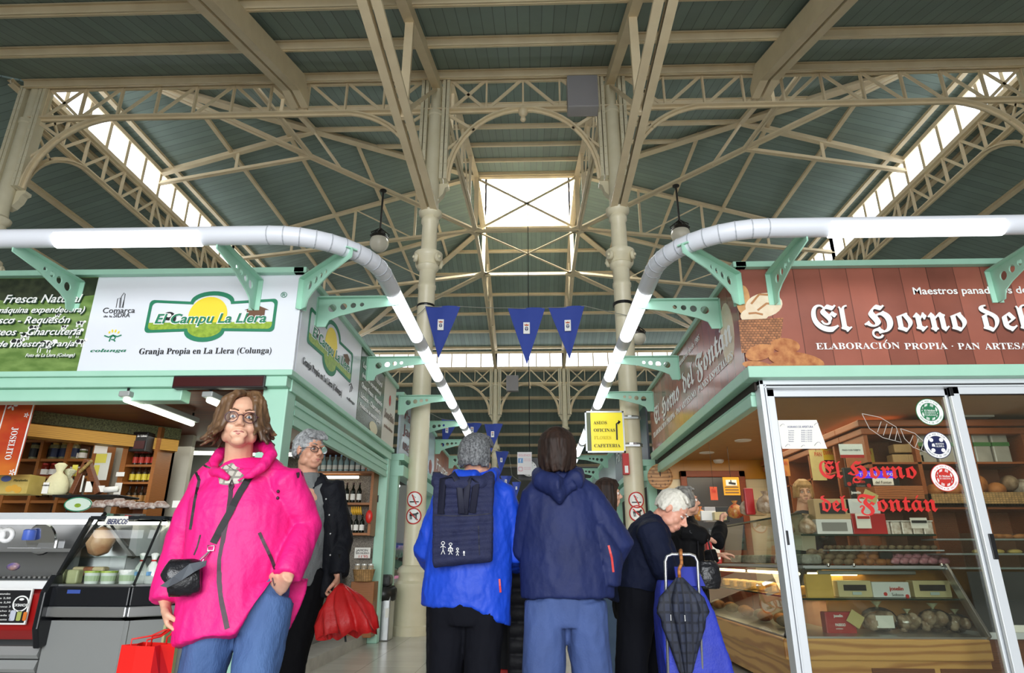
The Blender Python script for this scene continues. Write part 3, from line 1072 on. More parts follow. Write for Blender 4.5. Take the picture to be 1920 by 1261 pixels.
text('productos ibéricos', (CL + .006, 8.82, 2.84), UY, UZ, .05, M('ink_brown', '#6b5140', .5), t, fit=.55)
plate([ell(9.1, 3.27, .05, .08)], (CL + .004, 0, 0), UY, UZ, .002, inkr, t, 'crest')

# led display, hooks, ceiling and lamps of the left stall
t = thing('led_display', 'dark red unlit led message display under the white farm sign', 'display', (-2.8, 5.25, 2.45))
a, b = at(322, 725, 5.22), at(497, 705, 5.22)
MB().box(a.x, b.x, 5.22, 5.3, a.z - .01, b.z + .01).build('housing', M('led_frame', '#241a1a', .4), t, bevel=.006)
MB().box(a.x + .012, b.x - .012, 5.214, 5.222, a.z + .004, b.z - .004).build('screen', M('led_red', '#3d0b0d', .3), t)
t = MB().box(-8.3, CL - .14, 5.5, 9.5, 2.5, 2.54).build('stall_ceiling', slatm, label='reddish slatted wooden ceiling inside the cheese stall', cat='ceiling')


def batten(lab, a, b, group=None, w=.1):
    t = thing('ceiling_lamp', lab, 'lamp', V(a), group)
    a, b = V(a), V(b)
    MB().bar(a, b, w, .05).build('housing', M('lamp_grey', '#9fa2a0', .4), t, bevel=.01)
    d = (b - a).normalized()
    MB().tube([a + d * .04 - UZ * .045, b - d * .04 - UZ * .045], .024, 10).build('tube', M('warm_tube', '#fdfff2', .5, emit=6, ecol='#f7ffe6'), t, True)
    m = MB()
    for p in (a + d * .05, b - d * .05):
        m.bar(p, p + UZ * .07, .015, .015)
    m.build('hanger', dark, t)


batten('fluorescent batten lamp inside the cheese stall, left of the pair', atZ(232, 737, 2.42), atZ(366, 788, 2.42))
batten('fluorescent batten lamp inside the cheese stall, above the head of the woman in pink', atZ(388, 738, 2.42), atZ(455, 768, 2.42))
batten('fluorescent batten lamp deep in the cheese stall above the bottle shelf', (-4.6, 8.2, 2.42), (-3.0, 8.4, 2.42))
area('left_stall_light', (-4, 7.0, 2.36), (0, 0, 0), 2.6, 2.4, 22, (1, .98, .9))
hk = M('hook_steel', '#c9cbc8', .25, .9)
for i, (px, py) in enumerate(((152, 730), (210, 727), (290, 720), (345, 716), (478, 728), (488, 718), (432, 727))):
    p = at(px, py, 5.55)
    z = 2.5
    m = MB()
    pts = [V((p.x, 5.6, z)), V((p.x, 5.6, p.z))] + [V((p.x - .03 + .03 * math.cos(k), 5.6, p.z - .03 * math.sin(k))) for k in (.5, 1.1, 1.7, 2.3, 2.9, 3.3)]
    m.tube(pts, .005, 6)
    m.build('meat_hook', hk, None, True, label='steel S hook hanging under the front beam of the cheese stall', cat='hook', group='steel hooks under the beam of the cheese stall')

# inner beams
m = MB()
m.bar((-5.7, 5.75, 2.44), (-4.15, 7.3, 2.44), .16, .13)
m.build('ceiling_beam', M('speckled_granite', '#7d7f52', .5, var=1, vs=70, col2='#3c3d28'), label='speckled green beam across the corner of the cheese stall', cat='beam')
m = MB()
m.bar((-5.7, 5.73, 2.3), (-4.15, 7.28, 2.3), .18, .13)
m.build('shelf_valance', wood('honey_wood', '#b9892c', '#9a6d1d', (1, 1, 6)), label='honey yellow wooden valance below the speckled beam', cat='beam')
wl = M('stall_backwall', '#b9b6a6', .6, var=.3, vs=3)
MB().box(-8.3, -4.15, 7.62, 7.7, 0, 2.5).build('back_panel', wl, label='pale back wall panel behind the jar shelving of the cheese stall', cat='panel')
MB().box(-8.3, CL - .16, 9.42, 9.5, 0, 2.5).build('end_panel', M('speckle_wall', '#8c8272', .45, var=1, vs=90, col2='#50483c'), label='speckled granite end wall of the cheese stall behind the bottles', cat='panel')
# tiled poster wall
t = thing('wall_mural', 'grey tiled mural of garlic and vegetables behind the woman in pink', 'mural', (-4.2, 8.6, .9))
a, b = at(262, 955, 8.9), at(505, 778, 8.9)
MB().box(a.x, b.x, 8.9, 8.95, .9, b.z).build('panel', stripes('mural_tiles', '#9c9e9a', 0, .55, .012, .75, .3, .12, axis2=2, pitch2=.5, gap2=.012), t)
m = MB()
c = at(325, 905, 8.9)
m.prism([(c.x - .22, c.z - .16), (c.x + .22, c.z - .16), (c.x + .25, c.z - .02), (c.x + .1, c.z + .08), (c.x + .06, c.z + .22), (c.x + .1, c.z + .25), (c.x - .08, c.z + .25), (c.x - .04, c.z + .2), (c.x - .1, c.z + .08), (c.x - .25, c.z - .02)], (0, 8.897, 0), UX, UZ, .002)
m.build('garlic_print', M('garlic_print', '#85887c', .4), t)
m = MB()
m.prism(ell(c.x + .4, c.z - .02, .2, .12, 18), (0, 8.897, 0), UX, UZ, .002)
m.build('leek_print', M('leek_print', '#8f9a72', .4), t)


# shelving with jars
def shelf_unit(lab, x0, x1, y0, y1, z0, z1, levels, cols, mat=woodm):
    t = thing('shelf_unit', lab, 'shelf', ((x0 + x1) / 2, y0, z0))
    for i in range(cols + 1):
        x = x0 + (x1 - x0) * i / cols
        MB().box(x - .018, x + .018, y0, y1, z0, z1).build('upright', mat, t)
    for z in levels:
        MB().box(x0, x1, y0 + .01, y1, z - .015, z + .015).build('board', mat, t)
    return t


glasjar = M('jar_glass', '#3c3f35', .15, var=.5, vs=30, col2='#6b6a50')


def jar(lab, group, p, r, h, body, lid, lab_m=None, lh=.5, neck=False):
    p = V(p)
    t = thing('bottle' if neck else 'jar', lab, 'bottle' if neck else 'jar', p, group)
    if neck:
        MB().lathe([(r * .9, 0), (r, .01), (r, h * .58), (r * .8, h * .66), (r * .36, h * .76), (r * .34, h * .93)], p, 12).build('body', body, t, 40)
        MB().lathe([(r * .4, h * .9), (r * .4, h)], p, 10).build('cap', lid, t)
    else:
        MB().lathe([(r * .9, 0), (r, .008), (r, h * .8), (r * .85, h * .86)], p, 12).build('body', body, t, 40)
        MB().lathe([(r * .9, h * .86), (r * .92, h * .88), (r * .92, h)], p, 12).build('lid', lid, t)
    if lab_m:
        MB().lathe([(r * 1.015, h * .14), (r * 1.015, h * (.14 + lh))], p, 12).build('paper_label', lab_m, t)
    return t


def row(proto, n, dx):
    for i in range(1, n):
        copy_tree(proto, V(dx) * i)


YS = 7.2
us = thing  # noqa
g = lambda px, py: at(px, py, YS)
sx0, sx1 = g(-40, 900).x, g(165, 900).x
shelf_unit('wooden back shelving full of jars behind the red banner', sx0, sx1, YS, YS + .35, .9, 2.45, [.95, g(0, 940).z, g(0, 894).z, g(0, 862).z, g(0, 826).z, 2.42], 4)
lids = {k: M('lid_' + k, c, .35, .3) for k, c in (('gold', '#b08a3a'), ('black', '#1c1c1c'), ('red', '#a32a22'), ('white', '#dcdcd6'), ('green', '#3d5a3c'))}
bodyd = {k: M('preserve_' + k, c, .2, var=.6, vs=40) for k, c in (('olive', '#8f8a62'), ('red', '#7a2a1c'), ('teal', '#4a6a62'), ('honey', '#b9863c'), ('brown', '#3a2a1c'), ('green', '#5d6b38'))}
z1, z2, z3, z4 = g(0, 826).z + .016, g(0, 862).z + .016, g(0, 894).z + .016, g(0, 926).z + .016
SH = 'on the jar shelving of the cheese stall'
row(jar('tall jar of olives with dark label on the middle shelf behind the banner', 'olive jars on the middle shelf', (g(44, 880).x, YS + .1, z2), .05, .2, bodyd['olive'], lids['black'], ink), 3, (.115, 0, 0))
row(jar('tall navy labelled jar on the middle shelf right of the olive jars', 'navy labelled jars on the middle shelf', (g(83, 880).x, YS + .1, z2), .052, .2, bodyd['olive'], lids['gold'], M('label_navy', '#1e2a4a', .5)), 3, (.118, 0, 0))
row(jar('small squat jar with white label on the middle shelf', 'squat white labelled jars on the middle shelf', (g(122, 880).x, YS + .1, z2), .045, .12, bodyd['green'], lids['white'], offwhite), 2, (.1, 0, 0))
row(jar('red packaged sausage jar on the top shelf behind the banner', 'red packs on the top shelf', (g(56, 880).x, YS + .12, z1), .055, .2, bodyd['red'], lids['red'], offwhite, .3), 2, (.12, 0, 0))
row(jar('red lidded jar on the lower shelf', 'red lidded jars on the lower shelf', (g(72, 880).x, YS + .1, z3), .048, .15, bodyd['red'], lids['red'], offwhite, .4), 3, (.11, 0, 0))
row(jar('small orange tin on the lower shelf by the yellow card', 'orange tins on the lower shelf', (g(118, 880).x, YS + .12, z3), .05, .11, bodyd['honey'], lids['white'], inkr, .5), 2, (.115, 0, 0))
row(jar('teal lidded jar on the lower shelf next to the banner', 'teal jars on the lower shelf', (g(38, 880).x, YS + .1, z3 - .2 + .03), .05, .16, bodyd['teal'], lids['green'], None), 2, (.12, 0, 0))
row(jar('dark jar on the bottom shelf behind the flour bag', 'dark jars on the bottom shelf', (g(64, 880).x, YS + .1, z4 - .04), .05, .16, bodyd['brown'], lids['black'], M('label_ochre', '#a8803a', .5)), 2, (.12, 0, 0))
fbox(103, 799, 148, 825, YS + .05, .2).build('cardboard_box', M('box_pale', '#c9cbc8', .6), label='pale box on the top shelf of the jar shelving', cat='box')
m = MB()
m.lathe([(.02, 0), (.1, .0), (.11, .04), (.05, .1), (.03, .12)], (g(161, 880).x, YS + .15, z1), 12)
m.build('wrapped_cheese', M('wrap_red', '#b0413a', .3, var=.6, vs=20, col2='#d8c8b8'), None, 40, label='red wrapped cheese on the top shelf', cat='cheese')
fbox(167, 800, 197, 824, YS + .05, .12).build('paper_pack', M('paper_grey', '#b9bab6', .6), label='grey paper pack at the end of the top shelf', cat='pack')
# papers pinned beside the shelves
for lab, px0, py0, px1, py1, mt in (('blank white sheet pinned above the yellow notes', 178, 829, 207, 850, offwhite), ('white sheet pinned under the blank one', 173, 849, 212, 900, M('paper_dull', '#d5d6cb', .7)),
                                    ('yellow note on the upper half of the pinned sheet', 180, 851, 204, 868, M('note_yellow', '#d9cf55', .6)), ('yellow note on the lower half of the pinned sheet', 176, 872, 190, 892, M('note_yellow', '#d9cf55', .6)),
                                    ('small white label on the post by the ticket display', 219, 885, 236, 893, offwhite), ('white price sheet low on the post by the ticket display', 214, 905, 232, 930, offwhite)):
    a, b = at(px0, py1, 7.0), at(px1, py0, 7.0)
    yy = 6.98 - (.006 if 'note' in lab else .003 if 'sheet' in lab else 0)
    MB().box(a.x, b.x, yy, yy + .003, a.z, b.z).build('paper_notice', mt, label=lab, cat='notice')
# post with the ticket display and the oil shelves
t = thing('shelf_unit', 'tall narrow wooden shelf of oil bottles under the ticket display', 'shelf', (-4.1, 7.05, 0))
a, b = at(213, 955, 7.05), at(301, 797, 7.05)
MB().box(a.x - .03, a.x + .03, 7.05, 7.4, 0, b.z).build('side_board', woodm, t)
MB().box(a.x + .33, a.x + .37, 7.05, 7.4, 0, b.z - .02).build('side_board', woodm, t)
MB().box(a.x, a.x + .37, 7.35, 7.4, 0, b.z).build('back_board', wooddk, t)
oz = [at(0, y, 7.1).z for y in (844, 874, 906, 946)]
for z in oz:
    MB().box(a.x + .03, a.x + .33, 7.06, 7.36, z - .012, z + .012).build('board', woodm, t)
for k, (z, lm, bd) in enumerate(((oz[1], 'label_red', bodyd['brown']), (oz[2], 'label_yellow', bodyd['brown']), (oz[3], 'label_tan', bodyd['brown']))):
    nm = ('red', 'yellow', 'tan')[k]
    row(jar('dark oil bottle with %s label on the narrow shelf under the ticket display' % nm, '%s labelled oil bottles' % nm, (a.x + .075, 7.15, z + .013), .03, .19, bd, lids['black'], M(lm, ('#c23a2c', '#d8c33a', '#a5763c')[k], .5), .35, True), 4, (.07, 0, 0))
t = thing('ticket_display', 'black box ticket number display reading su turno', 'display', (-4.0, 6.9, 2.2))
a, b = at(240, 846, 6.9), at(279, 809, 6.9)
MB().box(a.x, b.x, 6.9, 7.04, a.z, b.z).build('housing', black, t, bevel=.008)
MB().box(a.x + .05, b.x - .02, 6.895, 6.902, a.z + .03, b.z - .1).build('screen', M('led_red', '#3d0b0d', .3), t)
tf('SU TURNO', 258, 819, 276, 4, 6.9, inkw, t, bold=.02)
row(jar('small pale bottle standing on top of the narrow oil shelf', 'pale bottles above the ticket display', (at(262, 820, 7.1).x, 7.12, at(262, 808, 7.1).z - .05), .03, .16, M('pale_plastic', '#c9d0b0', .4), lids['green'], offwhite, .4, True), 3, (.08, 0, 0))

# hanging red banner
t = thing('hanging_banner', 'slanted red and orange banner with white flowers and vertical lettering at the far left', 'banner', (-4.7, 5.6, 1.8))
bm = M('banner_red', '#b8271c', .35, var=1, vs=2.2, col2='#d9772a', stretch=(.6, 1, 1.2))
YB = 5.75
P = lambda x, y: ((lambda q: (q.x, q.z))(at(x, y, YB)))
MB().prism([P(-40, 725), P(40, 733), P(68, 742), P(28, 890), P(-40, 890)], (0, YB, 0), UX, UZ, .02).build('panel', bm, t)
MB().ribbon([P(-40, 725), P(40, 733), P(68, 742), P(28, 890)], (0, YB - .004, 0), UX, UZ, .012, .004).build('white_edge', inkw, t)
MB().ribbon([P(20, 732), P(-8, 830)], (0, YB - .004, 0), UX, UZ, .01, .004).build('fold_line', inkw, t)
m = MB()
for px, py, s in ((24, 760, .05), (52, 746, .03), (5, 744, .04), (-4, 752, .03), (50, 778, .025), (23, 885, .03)):
    c = P(px, py)
    for k in range(5):
        m.prism(ell(c[0] + s * .6 * math.cos(k * 1.257), c[1] + s * .6 * math.sin(k * 1.257), s * .42, s * .2, 8, rot=k * 1.257), (0, YB - .004, 0), UX, UZ, .003)
m.build('flower_print', inkw, t)
o = at(31, 801, YB)
d = (at(17, 856, YB) - o).normalized()
d.y = 0
text(SER('JOSELITO'), V((o.x - .03, YB - .008, o.z)), d, V((-d.z, 0, d.x)), .06, inkw, t, fit=.3)

# things on top of the cases
t = thing('product_box', 'yellow product box with printed round biscuits lying on the red case', 'box', (-4.6, 6.1, 1.5))
a, b = at(-20, 925, 6.0), at(58, 889, 6.0)
MB().box(a.x, b.x, 6.0, 6.2, a.z, b.z).build('carton', M('carton_yellow', '#cdb768', .5, var=.6, vs=6, col2='#a89040'), t)
m = MB()
c = at(22, 918, 6.0)
for k, (dx, dz) in enumerate(((-.03, 0), (.02, .01), (.06, -.01))):
    m.prism(ell(c.x + dx, c.z + dz + .01, .035, .03, 14), (0, 5.998 - k * .001, 0), UX, UZ, .002)
m.build('printed_biscuits', M('biscuit', '#d5a33c', .5), t)
c = at(12, 897, 6.0)
plate([ell(c.x, c.z, .05, .028)], (0, 5.997, 0), UX, UZ, .002, M('oval_blue', '#4c5f9a', .4), t, 'blue_oval')
tf('Marañuelas', 26, 902, 52, 4, 6.0, inkd, t)
t = thing('flour_bag', 'cream cloth bag tied at the neck with a printed label on the case top', 'bag', (-4.2, 6.05, 1.52))
c = at(95, 926, 6.05)
MB().lathe([(.02, 0), (.1, 0), (.115, .03), (.11, .1), (.08, .17), (.035, .205), (.03, .22), (.06, .28), (.03, .3)], (c.x, 6.1, c.z), 18, sy=.7).build('body', M('cream_cloth', '#dfd9ae', .8, bump=.4, bs=30), t, True)
a, b = at(78, 925, 6.02), at(94, 904, 6.02)
MB().box(a.x, b.x, 6.012, 6.02, a.z, b.z).build('paper_label', offwhite, t)
tf('HARINA', 79, 911, 93, 3, 6.012, ink, t)
m = MB()
c = at(122, 925, 6.2)
m.lathe([(.02, 0), (.07, 0), (.08, .06), (.05, .13), (.02, .16), (.06, .22), (.02, .24)], (c.x, 6.2, c.z), 14)
m.build('plastic_bag', M('clear_wrap', '#c9c8a4', .15, var=.5, vs=20, bump=.6, bs=25), None, True, label='clear plastic bag tied at the top beside the flour bag', cat='bag')
t = thing('price_card', 'small yellow price card standing behind the tied bags', 'card', (-4.1, 6.3, 1.6))
fbox(132, 871, 146, 892, 6.3, .01).build('card', M('note_yellow', '#d9cf55', .6), t)
MB().bar((at(138, 890, 6.3).x, 6.31, 1.5), (at(138, 890, 6.3).x, 6.31, at(138, 890, 6.3).z), .01, .01).build('stem', black, t)
t = thing('ham_stand', 'dark wooden ham holder with a bundle of rosary sausages leaning on it', 'stand', (-3.95, 6.2, 1.5))
m = MB()
m.bar(at(136, 925, 6.15), at(165, 862, 6.15), .06, .05)
m.bar(at(165, 866, 6.15), at(185, 925, 6.15), .06, .05)
m.build('frame', wooddk, t, bevel=.005)
m = MB()
for k in range(9):
    m.ball(at(150 + 2.6 * k, 884 - 2.4 * k, 6.1), .018, 8)
m.build('sausage_string', M('sausage_gold', '#a88a4a', .5, var=.8, vs=40), t, True)
for k, (px0, py0, px1, py1, lab) in enumerate(((149, 891, 158, 922, 'tall white card leaning by the ham holder'), (158, 902, 176, 922, 'short white card stack by the ham holder'), (177, 910, 196, 922, 'white printed ticket on the dark tray'))):
    fbox(px0, py0, px1, py1, 6.1 + k * .02, .01).build('paper_card', offwhite, label=lab, cat='card')
c = at(205, 920, 6.1)
MB().tube([c + V((-.05, 0, .01)), c + V((.07, .02, .02))], .028, 10).build('paper_roll', offwhite, None, True, label='white paper roll lying on the dark tray', cat='roll')
a = at(100, 927, 6.0)
b = at(225, 927, 6.0)
MB().box(a.x, b.x, 5.98, 6.32, a.z - .02, a.z).build('serving_tray', black, label='long black tray on top of the glass case', cat='tray', bevel=.008)

# ---- the red self service case
t = thing('display_case', 'refrigerated case with red front panel, louvred grey base and open grille', 'display case', (-5.2, 5.8, 0))
xr = at(98, 1100, 5.45).x
x0 = -6.6
redm = M('case_red', '#9c1414', .3)
greym = M('case_grey', '#a7a9a8', .35, .3)
m = MB()
for i in range(4):
    m.prism([(5.5, .02 + i * .1), (5.47, .05 + i * .1), (5.5, .11 + i * .1), (5.6, .11 + i * .1), (5.6, .02 + i * .1)], (x0, 0, 0), UY, UZ, -(xr - .02 - x0))
m.build('louvre', greym, t)
MB().prism([(5.48, .46), (5.4, .54), (5.38, .8), (5.48, .84), (6.0, .84), (6.0, .46)], (x0, 0, 0), UY, UZ, -(xr - .02 - x0)).build('front_panel', redm, t, bevel=.01)
MB().box(x0, xr - .02, 5.42, 5.62, .84, .9).build('white_ledge', white, t)
m = MB()
n = 60
for i in range(n):
    x = x0 + (xr - .03 - x0) * i / n
    m.box(x, x + (xr - x0) / n * .5, 5.6, 5.9, .915, .93)
m.build('grille', steel, t)
MB().box(x0, xr - .02, 5.6, 6.6, .4, .912).build('well', M('case_inner', '#55585a', .35, .5), t)
MB().box(x0, xr - .02, 6.55, 6.6, .9, 1.5).build('back_sheet', steel, t)
MB().box(x0, xr - .02, 6.1, 6.55, 1.13, 1.16).build('inner_shelf', steel, t)
MB().box(x0, xr - .02, 5.95, 6.5, 1.44, 1.47).build('top_glass', glassm, t)
MB().box(x0, xr - .02, 5.92, 5.97, 1.41, 1.47).build('top_trim', alu, t)
MB().tube([(x0, 6.0, 1.39), (xr - .05, 6.0, 1.39)], .018, 8).build('case_lamp', M('case_tube', '#ffffff', .5, emit=4), t)
MB().prism([(5.42, .4), (5.36, .55), (5.36, .82), (5.44, .95), (5.52, .96), (5.62, .6), (5.55, .42)], (xr - .03, 0, 0), UY, UZ, -.05).build('end_bumper', M('bumper_black', '#15171c', .25), t, bevel=.012)
MB().prism([(5.5, .9), (5.95, 1.47), (6.6, 1.47), (6.6, .4), (5.5, .4)], (xr - .02, 0, 0), UY, UZ, -.012).build('side_glass', glassm, t)
b = MB()
b.bar((xr - .015, 5.48, .9), (xr - .015, 5.95, 1.47), .02, .03)
b.build('glass_edge', black, t)
# price board on the red front
t = thing('price_board', 'black menu board with oval emblem and prices on the red case', 'sign', (-4.7, 5.3, .5))
YP = 5.345
a, b = at(-30, 1170, YP), at(62, 1103, YP)
MB().box(a.x, b.x, YP, YP + .015, a.z, b.z).build('panel', inkw, t)
MB().box(a.x + .012, b.x - .012, YP - .003, YP, a.z + .012, b.z - .012).build('blackboard', M('board_black', '#17161a', .4), t)
c = at(40, 1131, YP)
plate([ell(c.x, c.z, .066, .06), ell(c.x, c.z, .056, .05)], (0, YP - .006, 0), UX, UZ, .002, inkw, t, 'oval_emblem')
plate([ell(c.x, c.z + .032, .02, .009)], (0, YP - .006, 0), UX, UZ, .002, inkw, t, 'oval_badge')
tf("CA'SANCHIS", 26, 1136, 54, 5, YP, inkw, t, bold=.02)
for i in range(7):
    tf(('Zumos naturales', 'Naranja 2,50', 'Manzana 2,50', 'Piña y coco 3', 'Gazpacho 2', 'Limonada 2', 'Horchata 2')[i], -22, 1114 + i * 8, 20, 3.4, YP, inkw, t)
for k, (px, mt) in enumerate(((23, '#c4c8d6'), (35, '#a8b060'), (46, '#d9762a'))):
    c = at(px, 1160, YP)
    plate([rrect(c.x - .022 + .004 * k, c.x + .022 - .004 * k, c.z - .012, c.z + .065 - k * .006, .01)], (0, YP - .006, 0), UX, UZ, .002, M('print_bottle%d' % k, mt, .4), t, 'printed_bottle')
# contents of the red case
its = M('tape_white', '#e8e8e8', .4)
for k, (px, py) in enumerate(((-4, 1003), (13, 1003))):
    c = at(px, py, 6.25)
    m = MB()
    m.tube([c + V((.055 * math.cos(a), 0, .055 * math.sin(a))) for a in [2 * PI * i / 14 for i in range(14)]], .022, 8, closed=True)
    m.build('paper_reel', its, None, True, label='white paper reel on the shelf in the red case', cat='reel', group='white reels in the red case')
c = at(55, 1002, 6.25)
MB().lathe([(.05, -.05), (.055, -.04), (.055, .04), (.04, .05)], c, 14).build('plastic_cup', M('cup_blue', '#4a66c0', .35), None, 40, label='blue plastic tub on the shelf in the red case', cat='tub')
c = at(72, 1010, 6.3)
t = thing('meat_slicer', 'steel meat slicer seen through the glass of the red case', 'slicer', c)
MB().lathe([(.14, -.015), (.15, 0), (.14, .015)], c + V((.03, 0, .0)), 24, (0, 1, .15)).build('blade', chrome, t, 40)
MB().cbox(c + V((.1, .05, -.05)), (.2, .12, .1)).build('body', steel, t, bevel=.02)
MB().cbox(c + V((-.08, -.03, -.09)), (.26, .14, .02)).build('carriage', steel, t, bevel=.005)
c = at(24, 1066, 5.98)
MB().ball(c + V((0, 0, .02)), .05, 12, (1.2, .7, .7)).build('plastic_pack', M('pack_blue', '#3a3f9a', .3, var=1, vs=12, col2='#c7a08c'), None, True, label='blue and pink pack lying in the well of the red case', cat='pack')

# ---- corner glass case
t = thing('display_case', 'glass corner case with black trim, steel bumper and grey base, behind the woman in pink', 'display case', (-3.2, 5.6, 0))
xl = at(96, 1100, 5.45).x
pl = [(xl, 5.45), (at(240, 1140, 5.45).x, 5.45), (-2.62, 5.95), (-2.62, 9.3)]


def along(m, off0, off1, z0, z1, pts=None, back=None):
    """a skirting of boxes following the case front; off: distance inside the front line"""
    pts = pts or pl
    for i in range(len(pts) - 1):
        a, b = V(pts[i] + (0,)), V(pts[i + 1] + (0,))
        d = (b - a).normalized()
        q = V((-d.y, d.x, 0))
        lo = [a + q * off0, b + q * off0, b + q * off1, a + q * off1]
        e = .02
        m.add([p + UZ * z0 for p in lo] + [p + UZ * z1 for p in lo], [(3, 2, 1, 0), (4, 5, 6, 7), (0, 1, 5, 4), (1, 2, 6, 5), (2, 3, 7, 6), (3, 0, 4, 7)])
    return m


along(MB(), .05, .75, .08, .6).build('base', M('base_grey', '#8b8d8c', .45), t)
along(MB(), 0.12, .7, 0, .08).build('kick_plate', black, t)
along(MB(), -.03, .06, .63, .71).build('bumper', steel, t, bevel=.008)
along(MB(), -.02, .72, .71, .86).build('black_trim', M('bumper_black', '#15171c', .25), t, bevel=.01)
along(MB(), .04, .68, .86, .875).build('deck', steel, t)
m = MB()
for i in range(3):
    a, b = V(pl[i] + (0,)), V(pl[i + 1] + (0,))
    d = (b - a).normalized()
    q = V((-d.y, d.x, 0))
    o0, o1 = .02, .32
    m.add([a + UZ * .87 + q * o0, b + UZ * .87 + q * o0, b + UZ * 1.4 + q * o1, a + UZ * 1.4 + q * o1], [(0, 1, 2, 3)])
m.build('front_glass', glassm, t)
along(MB(), .3, .72, 1.4, 1.43).build('top_shelf', M('top_dark', '#22262a', .2), t)
along(MB(), .3, .68, 1.08, 1.095).build('glass_shelf', glassm, t)
along(MB(), .7, .74, .6, 1.43).build('back_panel', steel, t)
for q in (((xl, 5.47, .87), (xl, 5.77, 1.41), .025, .04), ((pl[1][0], 5.47, .87), (pl[1][0] - .03, 5.77, 1.41), .012, .02),
          ((pl[2][0] + .02, 5.95, .87), (pl[2][0] - .28, 6.05, 1.41), .03, .03), ((-2.64, 9.3, .87), (-2.94, 9.3, 1.41), .03, .05)):
    MB().bar(*q).build('glass_edge', dark, t)
MB().tube([(xl + .05, 5.8, 1.37), (pl[1][0], 5.8, 1.37)], .014, 8).build('case_lamp', M('warm_case_tube', '#fff6e0', .5, emit=4), t)
tf('COBALT', 100, 1108, 125, 4, 5.465, M('ink_silver', '#a9adb0', .4), t, lift=.02)
a, b = at(126, 1112, 5.43), at(152, 1105, 5.43)
MB().box(a.x, b.x, 5.425, 5.428, a.z, b.z).build('blue_sticker', M('sticker_blue', '#3b55a5', .4), t)
# step along the aisle side
MB().box(-2.62, CL - .16, 6.2, 9.36, 0, .12).build('stone_step', M('step_stone', '#b9b7b0', .5, var=.3), label='low stone step along the aisle side of the cheese stall', cat='step')
# stickers and card on the case
t = thing('price_card', 'white card hand lettered ibericos hanging on the corner case', 'card', (-3.4, 5.7, 1.3))
a, b = at(194, 984, 5.74), at(243, 967, 5.74)
MB().prism([(a.x, a.z + .01), (a.x + .01, a.z), (b.x - .02, a.z), (b.x, a.z + .03), (b.x - .01, b.z), (a.x + .02, b.z)], (0, 5.735, 0), UX, UZ, .004).build('card', offwhite, t)
tf('IBERICOS', 199, 982, 239, 10, 5.73, M('ink_navy', '#22285e', .5), t, shear=.3, lift=.002, bold=.01)
t = thing('oval_sign', 'pale oval sticker sign with a farm emblem standing on the red case', 'sign', (-3.9, 5.9, 1.42))
c = at(147, 945, 5.9)
plate([ell(c.x, c.z, .13, .065)], (0, 5.9, 0), UX, UZ, .01, M('oval_pale', '#cfe0d2', .3), t, 'panel')
plate([ell(c.x, c.z, .13, .065), ell(c.x, c.z, .122, .057)], (0, 5.893, 0), UX, UZ, .003, inkg, t, 'rim')
plate([ell(c.x, c.z - .01, .03, .018)], (0, 5.893, 0), UX, UZ, .003, M('grass_print', '#9db83c'), t, 'emblem')
# cured meats on top
cure = M('cured_meat', '#8a6a5c', .6, var=1, vs=26, col2='#cfc4bc', bump=.5, bs=30)
for k, (px, py, r) in enumerate(((185, 947, .06), (203, 945, .055), (222, 944, .07), (243, 947, .06), (262, 950, .06), (280, 950, .05), (300, 948, .06))):
    c = at(px, py, 5.92)
    m = MB()
    m.tube([c + V((-r * 1.3, rnd(-.03, .03), -.01)), c + V((-r * .5, 0, .012)), c + V((r * .5, 0, .012)), c + V((r * 1.3, rnd(-.03, .03), -.01))], [r * .25, r * .55, r * .55, r * .25], 8)
    m.build('cured_sausage', cure, None, True, label='whitish cured sausage heaped on top of the corner case', cat='sausage', group='cured sausages on top of the corner case')
fbox(322, 938, 340, 951, 5.9, .01).build('price_card', offwhite, label='small white price card among the cured sausages', cat='card')
# tubs, milk bags, cheeses in the corner case
tubm = M('tub_white', '#e4e8e2', .35)


def tub(lab, group, p, lidm, r=.062, h=.1):
    t = thing('tub', lab, 'tub', p, group)
    MB().lathe([(r * .85, 0), (r, h * .85)], p, 16).build('body', tubm, t, 40)
    MB().lathe([(r * 1.06, h * .85), (r * 1.06, h)], p, 16).build('lid', lidm, t)
    MB().lathe([(r * .9, h * .2), (r * .97, h * .62)], p, 16).build('paper_label', M('label_green', '#b7c9a4', .5), t)
    return t


zt = .876
row(tub('white tub with a green lid in the front row of the corner case', 'green lidded tubs in the corner case', V((at(165, 1100, 5.55).x, 5.58, zt)), M('lid_lime', '#9fb84a', .4)), 2, (.14, 0, 0))
row(tub('white tub with a white lid in the front row of the corner case', 'white lidded tubs in the corner case', V((at(232, 1100, 5.55).x, 5.58, zt)), tubm, .068, .11), 1, (.16, 0, 0))
tub('white lidded tub behind the glass corner edge, beside the milk bags', None, V((at(268, 1100, 5.75).x, 5.82, zt)), tubm, .068, .11)
tub('white lidded tub half hidden by the pink sleeve', None, V((at(292, 1100, 5.8).x, 6.0, zt)), tubm, .06, .1)
MB().cbox((at(138, 1090, 5.62).x, 5.62, .93), (.1, .08, .11)).build('cheese_block', M('cheese_green', '#c2c492', .5, var=.4), None, label='pale green cheese block at the left end of the corner case', cat='cheese', bevel=.015)
for k, (px, mt, lab) in enumerate(((148, '#c9ab74', 'yellow cheese loaf in the back row'), (162, '#a0603c', 'brown smoked cheese loaf in the back row'), (182, '#d9c89c', 'pale cheese wedge in the back row'))):
    p = at(px, 1068, 5.85)
    MB().cbox((p.x, 5.9, p.z - .01), (.11, .1, .075)).build('cheese_block', M('cheese_%d' % k, mt, .5, var=.3), None, label=lab + ' of the corner case', cat='cheese', bevel=.02)
